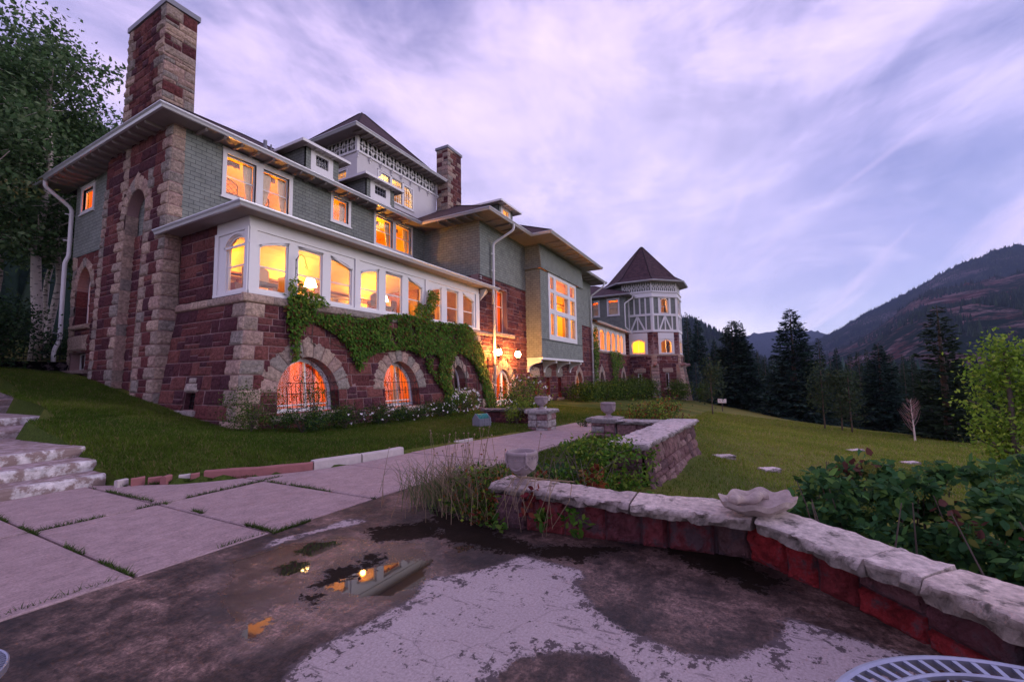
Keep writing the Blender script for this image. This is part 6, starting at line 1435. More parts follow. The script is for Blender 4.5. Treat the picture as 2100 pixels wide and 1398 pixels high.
mb = MB(); slab(mb, a-np.array((.1, .1)), b-np.array((.1, .1)), a+np.array((.3, .35)), b+np.array((.3, .35)), .55, .1, 141, res=.12, col=(.25, .2, .2)); o = shift(mb.build('coping', M['coping']), off); o.parent = lr
M['urn'] = simple('weathered_cast_stone', (.30, .235, .24), .9, var=.3, scale=9, bmp=.5, bscale=50)
def urn(x, y, z, s, label, rough=False):
    r = empty('stone_urn', (x, y, z), .4); r.scale = (s, s, s); tag(r, label, 'urn', 'carved urns on the walls and pillars')
    m = MB(); m.lathe([(.105, .0), (.108, .018), (.085, .035), (.06, .05), (.048, .068), (.055, .085), (.085, .10), (.125, .135), (.15, .18), (.16, .225), (.163, .24), (.166, .245), (.163, .25), (.163, .30), (.17, .305), (.172, .33), (.165, .34), (.145, .342), (.14, .33), (.13, .26), (.09, .2), (0, .19)], (0, 0, 0), 40, cap=False); m.build('bowl', M['urn'], r, True)
    m = MB(); m.box((-.11, -.11, -.012), (.11, .11, .004)); m.build('foot', M['urn'], r)
    m = MB(); k = 14
    for i in range(k):   # meander band
        a0 = 2*math.pi*i/k; st = 2*math.pi/k
        g = [(0, .255), (0, .295), (.8, .295), (.8, .268), (.4, .268), (.4, .281), (.6, .281)]
        m.tube([(.166*math.cos(a0+st*u*.95), .166*math.sin(a0+st*u*.95), v) for u, v in g]+[], .004, 4); m.tube([(.166*math.cos(a0+st*u), .166*math.sin(a0+st*u), .255) for u in (0, .5, 1)], .0035, 4)
    m.build('key_band', M['urn'], r)
    for i in range(4):
        a = i*math.pi/2+.35; c, s_ = math.cos(a), math.sin(a); m = MB()
        m.tube([(.15*c, .15*s_, .345), (.178*c, .178*s_, .32), (.18*c, .18*s_, .25), (.172*c, .172*s_, .215)], .011, 6)
        m.tube([(.166*c-.024*s_*math.cos(t_), .166*s_+.024*c*math.cos(t_), .195+.024*math.sin(t_)) for t_ in np.linspace(0, 6.28, 10)], .006, 5); m.build('handle', M['urn'], r)
        g = MB()
        for t_ in np.linspace(.08, .92, 12):
            a2 = a+t_*math.pi/2; zz = .225-.075*math.sin(math.pi*t_); rr = float(np.interp(zz, [.135, .18, .225, .24], [.125, .15, .16, .163])); q = .010+.006*math.sin(math.pi*t_)
            g.lathe([(0, -q), (q*.8, -q*.5), (q, 0), (q*.8, q*.5), (0, q)], (rr*math.cos(a2), rr*math.sin(a2), zz), 6, cap=False)
        g.build('garland', M['urn'], r, True)
    m = MB(); m.lathe([(0, .25), (.135, .25)], (0, 0, 0), 16, cap=False); m.build('soil', M['soil'], r)
q = P(1071, 989, 'z', .43); urn(q[0], q[1], .432, 1.02, 'carved stone urn with key pattern on the end of the low terrace wall')
urn(12.3, 5.62, .62, 1.15, 'small dark urn on the pillar left of the path, before the bushes'); urn(11.85, 3.4, .47, 1.2, 'chipped stone urn on the pillar right of the path')
# giant clam shell
M['shell'] = simple('weathered_shell_stone', (.37, .295, .265), .9, var=.6, scale=14, bmp=.9, bscale=35, detail=7)
q = P(1556, 1052, 'z', .43); r = empty('clam_shell', (q[0], q[1], .435), R_(-36)); tag(r, 'weathered clam shell basin with a scalloped rim resting on the low wall', 'shell basin')
def shell():
    nt_, nr = 120, 16; th = np.linspace(0, 2*math.pi, nt_+1); rr = np.linspace(0, 1, nr)
    def surf(off, k=1.0):
        V = []
        for q_ in rr:
            row = []
            for t_ in th:
                wv = math.cos(8*t_+.4); e = q_**3; R1 = q_*(1+.045*wv*e); row.append((.36*R1*math.cos(t_), .235*R1*math.sin(t_), off+.035+.075*q_**2.2*1.25+.015*wv*e+.004*math.sin(5*t_+q_*9)*q_))
            V.append(row)
        return np.array(V)
    m = MB(); A = surf(0.0); B = surf(-.045); B[..., :2] *= .96; m.grid(A); m.grid(B, flip=True); m.grid(np.stack([A[-1], B[-1]]))
    m.build('basin', M['shell'], r, True)
    m = MB(); T = np.linspace(0, 1, 20); V = []
    for k in np.linspace(-.3, 3.5, 9):
        V.append([(-.2+.42*t_, .06+.045*math.cos(k)*(1-.35*t_)+.015*math.sin(t_*9), .075+.03*math.sin(k)+.012*math.sin(t_*14+k)) for t_ in T])
    m.tube([(-.22+.44*t_, .075+.02*math.sin(t_*8), .1+.012*math.sin(t_*11)) for t_ in T], [.03+.016*abs(math.sin(t_*7+.6)) for t_ in T], 10); m.build('hinge_roll', M['shell'], r, True)
    m = MB(); m.lathe([(.12, 0), (.14, .02), (.1, .045)], (0, 0, -.005), 14); m.build('base', M['shell'], r, True)
shell()
# cast metal table and chair
M['cast'] = simple('cast_aluminium', (.34, .36, .45), .38, .75, .25, 12, bmp=.15)
def casttop(m, R1, seed, z=0, leafn=150):
    random.seed(seed); c = 72
    def annul(r0, r1, zt, zb):
        A = np.linspace(0, 2*math.pi, 97); V = np.array([[(r_*math.cos(a), r_*math.sin(a), zz) for a in A] for r_, zz in ((r0, zb), (r0, zt), ((r0+r1)/2, zt+.003), (r1, zt), (r1, zb), (r0, zb))]); m.grid(V)
    annul(R1*.965, R1*1.0, z, z-.03); annul(R1*.84, R1*.865, z, z-.012)
    for i in range(c):
        a = 2*math.pi*i/c; x, y = math.cos(a), math.sin(a); w_ = .007; p = [(R1*.86*x-w_*y, R1*.86*y+w_*x), (R1*.86*x+w_*y, R1*.86*y-w_*x), (R1*.97*x+w_*y, R1*.97*y-w_*x), (R1*.97*x-w_*y, R1*.97*y+w_*x)]
        m.hexa([(a_, b_, z-.012) for a_, b_ in p]+[(a_, b_, z-.001) for a_, b_ in p])
    for i in range(leafn):
        q_ = R1*.8*math.sqrt(random.random()); a = random.uniform(0, 6.28); x, y = q_*math.cos(a), q_*math.sin(a); L_ = random.uniform(.06, .13); W_ = L_*random.uniform(.16, .3); b = random.uniform(0, 6.28); c_, s_ = math.cos(b), math.sin(b); zz = z-random.uniform(.002, .012)
        pr = [(-L_, 0), (-L_*.4, W_), (L_*.3, W_*.8), (L_, 0), (L_*.3, -W_*.8), (-L_*.4, -W_)]; pr = [(x+u*c_-v*s_, y+u*s_+v*c_) for u, v in pr]
        pr = [(u, v) if math.hypot(u, v) < R1*.86 else (u*R1*.85/math.hypot(u, v), v*R1*.85/math.hypot(u, v)) for u, v in pr]
        m.add([(u, v, zz) for u, v in pr]+[(x, y, zz+.006)]+[(u, v, zz-.008) for u, v in pr], [(j, (j+1) % 6, 6) for j in range(6)]+[(7+j, 7+(j+1) % 6, (j+1) % 6, j) for j in range(6)])
r = empty('garden_table', (1.33, -.70, 0)); tag(r, 'pale openwork cast metal garden table cut off at the bottom right corner', 'table')
m = MB(); casttop(m, .585, 3, .72, 210); m.build('tabletop', M['cast'], r)
for i in range(3):
    a = i*2.094+.5; m = MB(); m.tube([(.4*math.cos(a), .4*math.sin(a), .7), (.3*math.cos(a), .3*math.sin(a), .45), (.22*math.cos(a), .22*math.sin(a), .3), (.42*math.cos(a), .42*math.sin(a), .05), (.45*math.cos(a), .45*math.sin(a), .005)], .014, 7); m.build('leg', M['cast'], r)
r = empty('garden_chair', (.43, 2.9, 0)); tag(r, 'cast metal chair of which only a seat edge shows at the left border', 'chair')
m = MB(); casttop(m, .27, 5, .45, 40); m.build('seat', M['cast'], r)
for i in range(4): a = i*math.pi/2+.8; m = MB(); m.tube([(.2*math.cos(a), .2*math.sin(a), .44), (.22*math.cos(a), .22*math.sin(a), 0)], .013, 6); m.build('leg', M['cast'], r)
m = MB(); m.tube([(-.22+0*t_, .24*math.cos(t_), .45+.42*math.sin(t_)) for t_ in np.linspace(0, math.pi, 12)], .013, 6)
for k in range(5): y = -.16+.08*k; m.tube([(-.22, y, .45), (-.22, y, .45+.42*math.sqrt(max(0, 1-(y/.24)**2)))], .008, 5)
m.build('backrest', M['cast'], r)
# kerb stones along the lawn
M['kerbred'] = simple('red_kerb_stone', (.30, .12, .115), .9, var=.3, scale=9, bmp=.6, bscale=30); M['kerbpale'] = simple('pale_kerb_stone', (.50, .44, .42), .9, var=.25, scale=8, bmp=.7, bscale=30)
def kerb(a, b, w_, h, label, mt, seed, curve=0.0, group='edging stones along the lawn'):
    a = np.array(a, float); b = np.array(b, float); d = b-a; Ln = np.linalg.norm(d); d /= Ln; nr = np.array((-d[1], d[0])); n = max(4, int(Ln/.07)); mb = MB(); S = np.linspace(0, 1, n+1)
    prof = [(0, -.12), (0.005, h*.8), (.02, h), (w_-.02, h), (w_, h*.8), (w_, -.12)]; V = []
    c0 = (a+b)/2
    for o_, zz in prof:
        V.append([(*(a+d*Ln*s+nr*(o_-curve*4*s*(1-s)+(float(vn(s*Ln*7, o_*9, seed))-.5)*.016)-c0), zz+(float(vn(s*Ln*6, o_*8+zz, seed+1))-.5)*.018*(zz > 0)) for s in S])
    V = np.array(V); mb.grid(V)
    for e in (0, -1): mb.add(V[:, e], [tuple(range(len(prof)))])
    o = mb.build('kerb_stone', M[mt]); o.location = (c0[0], c0[1], .045); tag(o, label, 'kerb stone', group); return o
kerb((4.02, 8.02), (5.3, 6.98), .13, .10, 'long curved red kerb stone at the lawn edge', 'kerbred', 1, .06)
kerb((5.33, 6.98), (6.2, 6.74), .17, .12, 'rough pale kerb stone next to the long red one', 'kerbpale', 2); kerb((6.23, 6.73), (7.2, 6.56), .16, .11, 'pale kerb stone farthest along the path edge', 'kerbpale', 3)
for i, (x, y, an, L_, mt, lab) in enumerate(((3.22, 8.72, .2, .15, 'kerbpale', 'small pale loose stone nearest the white steps'), (3.36, 8.6, -.3, .17, 'kerbred', 'small red brick leaning second from the steps'), (3.52, 8.46, -.5, .17, 'kerbred', 'small red brick third from the steps'), (3.66, 8.32, .6, .16, 'kerbred', 'narrow tilted red brick in the middle of the edging'), (3.83, 8.22, -.5, .15, 'kerbpale', 'pink-grey brick just before the long red kerb'), (3.93, 8.1, -.5, .12, 'kerbred', 'last small brick touching the long red kerb'))):
    d = np.array((math.cos(an), math.sin(an)))*L_/2; kerb(np.array((x, y))-d, np.array((x, y))+d, .09, .07+.01*(i % 2), lab, mt, 10+i)
kerb((8.9, 6.42), (9.5, 6.3), .07, .02, 'flush pale strip of stone in the far lawn edge', 'kerbpale', 31)
# steps at the left
M['stepwhite'] = vcol('flaking_white_steps', .9, 9, .4, .8, .02, dirt=((.24, .17, .15), 5, .95), dth=.46)
st = empty('stone_steps', (2, 10, 0)); tag(st, 'worn whitewashed concrete steps climbing the lawn at the left edge', 'steps')
def step(x0, x1, y0, y1, z0, z1, seed, col=(.60, .56, .55), nm='step', topc=(.40, .31, .31)):
    mb = MB(); nx, ny = 40, 10; xs = np.linspace(x0, x1, nx); rows = []
    for (y, z) in [(y0+.01, z0), (y0, z0+(z1-z0)*.5), (y0+.005, z1-.035), (y0+.03, z1-.004), (y0+.07, z1)]+[(yy, z1) for yy in np.linspace(y0+.15, y1, 8)]: rows.append([(x, y+(float(fbm(x*3, z*9, 3, seed))-.47)*.05, z+(float(fbm(x*3, y*3, 3, seed+1))-.47)*.02*(z > z0)) for x in xs])
    V = np.array(rows); c = np.tile(np.array(topc), (V.shape[0], V.shape[1], 1)); c[:5] = col; mb.grid(V, c)
    E_ = V[:, -1]; bt = E_.copy(); bt[:, 2] = z0-.1; mb.grid(np.stack([E_, bt], 1)[:, ::1], np.tile(np.array(col)*.8, (len(E_), 2, 1)))
    mb.add(np.array([(x1, y0, z0-.3), (x0, y0, z0-.3), (x0, y0, z0+.02), (x1, y0, z0+.02)]), [(0, 1, 2, 3)], col)
    o = mb.build(nm, M['stepwhite']); o.data.transform(Matrix.Translation((-2, -10, 0))); o.parent = st; return o
step(-9, 3.18, 9.25, 9.95, -.02, .17, 1); step(-9, 3.24, 9.8, 10.6, .15, .34, 2); step(-9, 3.3, 10.48, 13.9, .3, .51, 3, nm='landing'); step(-9, 3.75, 13.8, 15.6, .48, .68, 4, (.46, .40, .38)); step(-9, 4.05, 15.5, 19.5, .66, .86, 5, nm='landing'); step(-9, 4.6, 19.4, 20.2, .8, 1.02, 6, (.3, .25, .25)); step(-9, 4.7, 20.1, 21.0, 1.0, 1.22, 7, (.3, .25, .25)); step(-9, 4.8, 20.9, 24, 1.2, 1.42, 8, (.3, .25, .25), nm='landing')
# pale slabs lying in the lawn
for i, (px, py, wd, dp, lab) in enumerate(((1483, 938, .5, .28, 'pale flat stone in the grass nearest the garden wall'), (1577, 965, .45, .3, 'pale flat stone in the grass closest to the hedge'), (1752, 925, .6, .25, 'faint pale stone in the lawn above the hedge'), (1865, 951, .5, .25, 'small grey stone in the lawn above the middle of the hedge'))):
    q = None; d = _R@_ray(px, py); 
    for t_ in np.arange(5, 60, .05):
        p = np.array([0, 0, EYE])+d*t_
        if p[2] < tz1(p[0], p[1]): q = p; break
    if q is None: continue
    mb = MB(); slab(mb, (-wd/2, -dp/2), (wd/2, -dp/2), (-wd/2, dp/2), (wd/2, dp/2), .07, .12, 150+i, col=(.56, .48, .47), res=.08); o = mb.build('paving_stone', M['coping']); o.location = q; o.rotation_euler = (0, 0, R_(-52)); tag(o, lab, 'stone', 'flat stones lying in the lawn')
# crate of hose
q = P(988, 876, 'z', .03); r = empty('plastic_crate', (q[0], q[1], tz1(q[0], q[1])), R_(-20)); tag(r, 'small grey box with green hose coils on the lawn by the house', 'crate')
mb = MB()
for (a, b) in (((-.24, -.18, 0), (.24, -.16, .26)), ((-.24, .16, 0), (.24, .18, .26)), ((-.24, -.16, 0), (-.22, .16, .26)), ((.22, -.16, 0), (.24, .16, .26)), ((-.22, -.16, 0), (.22, .16, .02))): mb.box(a, b)
for k in range(5): mb.box((-.22+.1*k, -.195, .02), (-.2+.1*k, -.18, .25))
mb.box((-.25, -.2, .12), (.25, -.18, .15)); mb.build('box', M['greypl'], r); mb = MB()
mb.hexa([(-.24, -.18, .26), (.24, -.18, .26), (.24, .18, .26), (-.24, .18, .26), (-.15, -.05, .4), (.2, -.05, .4), (.2, .1, .4), (-.15, .1, .4)]) if False else None
for x in (-.24, .22): mb.add([(x, -.18, .26), (x, .18, .26), (x, .03, .42), (x+.02, -.18, .26), (x+.02, .18, .26), (x+.02, .03, .42)], [(0, 1, 2), (3, 4, 5), (0, 2, 5, 3), (1, 2, 5, 4)])
mb.build('end_panel', M['greypl'], r); mb = MB()
for k in range(7): mb.tube([(-.19+.06*k, .02+.13*math.cos(t_), .27+.12*math.sin(t_)) for t_ in np.linspace(0, 6.28, 14)], .022, 6)
mb.build('hose', M['teal'], r, True)
# small sign at the edge of the trees, iron fence at the left
def hit(px, py, tmax=130, step_=.2):
    d = _R@_ray(px, py); t_ = np.arange(3, tmax, step_); p = np.array([0, 0, EYE])+d[None]*t_[:, None]; b = p[:, 2] < tz(p[:, 0], p[:, 1])
    i = int(np.argmax(b)) if b.any() else len(t_)-1; return p[i]
q = hit(1482, 843); r = empty('small_sign', (q[0], q[1], tz1(q[0], q[1])), R_(80)); tag(r, 'tiny white sign on a short post at the meadow edge', 'sign')
mb = MB(); mb.box((-.36, -.02, .75), (.36, .02, 1.12)); mb.build('panel', M['white'], r); mb = MB(); mb.box((-.04, -.0, 0), (.04, .05, .7)); mb.build('post', M['bark'], r); mb = MB(); mb.box((-.27, -.03, .8), (.27, -.021, .92)); mb.build('lettering', M['shingle'], r)
r = empty('iron_fence', (6.3, 26.4, tz1(6.3, 26.4)+.3)); tag(r, 'black wrought iron fence with scrolls beside the far downspout', 'fence')
mb = MB()
for k in range(9): x = -1.2+.27*k; mb.tube([(x, 0, .05), (x, 0, 1.0)], .014, 5)
for z in (.1, .35, .95): mb.tube([(-1.25, 0, z), (1.0, 0, z)], .016, 5)
for k in range(8):
    for s_ in (-1, 1): mb.tube([(-1.2+.27*k+.135+s_*.05*0+.05*math.cos(t_)*s_, 0, .27+s_*.05+.05*math.sin(t_)) for t_ in np.linspace(0, 5, 8)], .008, 4)
mb.tube([(x, 0, z) for x, z in spiral(.75, 1.15, .16, 1.2, -1.5, 1)], .014, 5); mb.tube([(x, 0, z) for x, z in spiral(.95, 1.2, .1, 1.2, 1.5, 1)], .012, 5); mb.build('railing', M['iron'], r)
mb = MB(); mb.box((-3, -.25, -.9), (1.25, .3, .0)); o = mb.build('plinth', M['redwall'], r)

# ------------------------------------------------------------------ shrubs and beds
shrub(7.1, 11.9, .75, .6, 1.15, 'loose bush with small yellow hips at the porch corner', GRN+[(.12, .12, .04)], 2600, .055, flowers=0)
shrub(8.9, 11.7, .35, .35, 1.55, 'slim sapling in front of the first barred arch', GRN, 700, .06, lift=.3)
for i, (x, y, rx, h, fl, lab) in enumerate(((8.2, 11.3, .9, .6, 0, 'low bush under the first barred arch'), (9.9, 11.5, 1.0, .62, 10, 'low bush between the two barred arches, few white flowers'), (11.6, 11.5, .95, .6, 18, 'low bush left of the second barred arch with white blooms'), (13.2, 11.5, 1.0, .58, 14, 'low bush below the second barred arch'), (14.9, 11.5, .95, .62, 26, 'low bush with white flowers right of the second barred arch'))): shrub(x, y, rx, .6, h, lab, GRN+DGR, 2400, .06, flowers=fl, group='low bushes in the bed along the porch')
shrub(16.3, 11.2, .85, .6, 1.15, 'bush of white daisies below the small arched window', GRN+IVY, 2200, .07, flowers=110)
shrub(14.3, 7.3, 1.05, 1.0, 1.55, 'yellowing bush with white flowers behind the left pillar', YGR+GRN+[(.2, .1, .05)], 4200, .075, flowers=60)
shrub(12.9, 6.8, .5, .4, .8, 'yellow-leaved twiggy bush touching the left pillar', YGR, 900, .07)
shrub(12.6, 2.2, .9, .8, 1.15, 'reddish green bush at the far corner of the garden wall', GRN+YGR+AUT, 3600, .07)
shrub(13.4, 4.6, .3, .3, .3, 'tuft of green beside the right pillar', GRN, 250, .06)
for i, (x, y, rx, h, lab) in enumerate(((33, 11.3, 2.0, 1.3, 'rounded bush under the shingled bay'), (37.6, 11.0, 2.2, 1.5, 'broad bush beside the far downspout'), (42, 10.6, 2.4, 1.9, 'green bush below the narrow far creeper'), (46.5, 10.4, 2.6, 2.2, 'tall bush below the v-shaped creeper'), (50.5, 9.8, 2.4, 2.0, 'dark bush left of the corner tower'), (54.3, 7.0, 2.0, 2.4, 'dark bush at the foot of the corner tower'), (60.5, 4.6, 2.0, 2.2, 'brownish bush right of the corner tower'))): shrub(x, y, rx, 1.2, h, lab, GRN+YGR[1:2], 2600, .16, group='bushes along the far end of the house', cr=.25)
# creeper heap between the two garden walls
r = empty('creeper_heap', (7.3, 2.1, 0)); tag(r, 'tangled heap of green creeper over the near end of the garden wall', 'creeper')
c = clumps(60, 5200, (-.1, .1, .12), (1.0, .75, .42), .12, .5); c = c[c[:, 2] > -.25]; leafmesh('foliage', c, .075, IVY+YGR[:2], r)
c = clumps(16, 1200, (-1.6, .3, .05), (1.0, .6, .22), .1, .3); leafmesh('foliage', c, .07, IVY+DGR, r)
c = clumps(7, 260, (-1.5, .1, .15), (1.0, .5, .1), .08, .3); leafmesh('red_leaves', c, .08, AUT, r)
mb = MB(); random.seed(8)
for k in range(60):
    a = random.uniform(0, 6.28); x = random.uniform(-2.2, .4); y = random.uniform(-.4, .7); L_ = random.uniform(.3, .9); mb.tube([(x, y, .05), (x+L_*.4*math.cos(a), y+L_*.4*math.sin(a), .25+random.random()*.3), (x+L_*math.cos(a), y+L_*.8*math.sin(a), .1+random.random()*.45)], [.006, .004, .002], 4)
mb.build('dry_stems', M['straw'] if 'straw' in M else M['bark'], r)
M['straw'] = simple('dry_straw', (.24, .17, .10), .9, var=.45, scale=20)
# weeds at the end of the low wall
def weeds(x, y, label, n, h, sx, sy, dry=.5, seed=1, name='weed_clump', tall=0):
    random.seed(seed); r = empty(name, (x, y, 0)); tag(r, label, 'weeds'); a = MB(); b = MB()
    for k in range(n):
        px, py = random.gauss(0, sx), random.gauss(0, sy); an = random.uniform(0, 6.28); hh = h*random.uniform(.4, 1); ln = hh*random.uniform(.2, .9); p = [(px, py, 0), (px+ln*.35*math.cos(an), py+ln*.35*math.sin(an), hh*.65), (px+ln*math.cos(an), py+ln*math.sin(an), hh)]
        (a if random.random() < dry else b).tube(p, [.004, .003, .001], 3, cap=False)
    for k in range(tall):
        px, py = random.gauss(0, sx*1.1), random.gauss(0, sy*1.1); hh = random.uniform(.45, .95); an = random.uniform(0, 6.28); q1 = (px+.1*math.cos(an), py+.1*math.sin(an), hh); a.tube([(px, py, 0), (px+.03, py, hh*.5), q1], [.006, .004, .003], 4); a.lathe([(0, -.015), (.014, 0), (0, .015)], q1, 6, cap=False)
    a.build('dry_stems', M['straw'], r); b.build('blades', M['blade'], r); return r
M['blade'] = simple('grass_blade', (.06, .10, .02), .7, var=.4, scale=12)
r = weeds(4.75, 3.2, 'tall dry grass and weeds growing at the end of the low wall', 1100, .55, .26, .42, .55, 3, tall=55)
c = clumps(26, 1700, (-.3, -.35, .22), (.35, .5, .3), .1, .3); c = c[c[:, 2] > .02]; leafmesh('foliage', c, .05, GRN+YGR[:2]+AUT[:1], r)
r = weeds(4.45, 2.6, 'green and rust weeds at the foot of the low wall end', 120, .3, .12, .1, .4, 5); c = clumps(12, 500, (-.2, .05, .15), (.2, .25, .16), .06, .3); c = c[c[:, 2] > .01]; leafmesh('foliage', c, .05, GRN+AUT, r)
r = empty('trailing_creeper', (4.1, 1.9, .0)); tag(r, 'creeper with red leaves trailing over the low wall beside the urn', 'creeper')
c = np.concatenate([ellips(26, (.0, 0, .15), (.06, .1, .1)), ellips(30, (-.02, -.38, .2), (.08, .14, .12)), ellips(16, (-.05, .5, .06), (.1, .14, .05))]); leafmesh('foliage', c, .085, GRN+IVY, r, six=True, nb=(-1, 0, .5))
leafmesh('red_leaves', np.concatenate([ellips(26, (.05, .1, .38), (.05, .1, .08)), ellips(10, (.0, .2, .25), (.04, .1, .1))]), .08, [(.14, .02, .025), (.2, .05, .03)], r, six=True)
mb = MB(); random.seed(3)
for k in range(16): x = random.uniform(-.3, .5); mb.tube([(.3, x+random.uniform(-.2, .2), .5), (.12, x, .5+random.random()*.05), (-.03, x+random.uniform(-.05, .05), .4), (-.06, x+random.uniform(-.15, .15), random.uniform(.02, .25))], [.005, .004, .003, .002], 4)
mb.build('stem', M['straw'], r)
# hedge behind the low wall
r = empty('hedge', (5.6, -2.0, -.6)); tag(r, 'leafy dark green lilac hedge behind the low wall', 'hedge')
def hedge():
    A = []
    for (x, y, z, rx, ry, rz, n) in ((.15, 1.35, .5, .55, .45, .5, 1500), (.55, .75, .62, .75, .6, .55, 1900), (.2, .2, .55, .6, .6, .55, 1500), (.9, .1, .68, .8, .7, .52, 1900), (.2, -.7, .6, .8, .7, .5, 1700), (1.2, -.8, .6, .8, .8, .62, 1500), (-.6, -.1, .3, .55, .6, .5, 1500), (-1.0, -1.0, .35, .7, .7, .5, 1500), (-.3, -1.6, .5, .9, .8, .5, 1500), (-.1, 1.55, .5, .5, .35, .45, 900), (.1, 1.1, .8, .5, .5, .4, 900), (-1.7, -1.6, .3, .7, .6, .5, 900), (.6, -2.2, .5, 1.0, .8, .5, 900)):
        A.append(clumps(22, n, (x, y, z), (rx, ry, rz), .07, .72))
    c = np.concatenate(A); c = c[c[:, 2] > .02]; wy = c[:, 1]-2.0; wx = c[:, 0]+5.6
    lim = np.interp(wy, [-1.75, -1.12, -.85, 0, 2.5], [2.95, 3.85, 4.2, 4.86, 4.7]); c = c[(wx > lim+.06) | (c[:, 2] > 1.1)]
    leafmesh('foliage', c, .095, [(.045, .12, .035), (.065, .16, .04), (.032, .085, .03), (.10, .19, .04), (.045, .13, .045)], r, nb=(-.5, .2, 1.1), asp=.62, six=True, spread=.7, db=(-.4, .2, -.3))
    q_ = clumps(12, 260, (.5, .1, .95), (1.1, 1.2, .3), .07, .8); leafmesh('young_leaves', q_, .08, [(.12, .05, .04), (.16, .17, .04)], r, asp=.6, six=True)
    q_ = clumps(14, 900, (.3, .6, 1.0), (.8, 1.0, .25), .035, .9); leafmesh('seed_heads', q_, .02, [(.15, .17, .03)], r)
    mb = MB(); random.seed(6)
    for k in range(60): x, y = random.uniform(-1.2, 1.4), random.uniform(-2.2, 1.5); mb.tube([(x, y, 0), (x+random.uniform(-.1, .1), y, .5), (x+random.uniform(-.2, .2), y+random.uniform(-.2, .2), 1.05)], [.012, .009, .004], 5)
    mb.build('stem', M['bark'], r)
hedge()

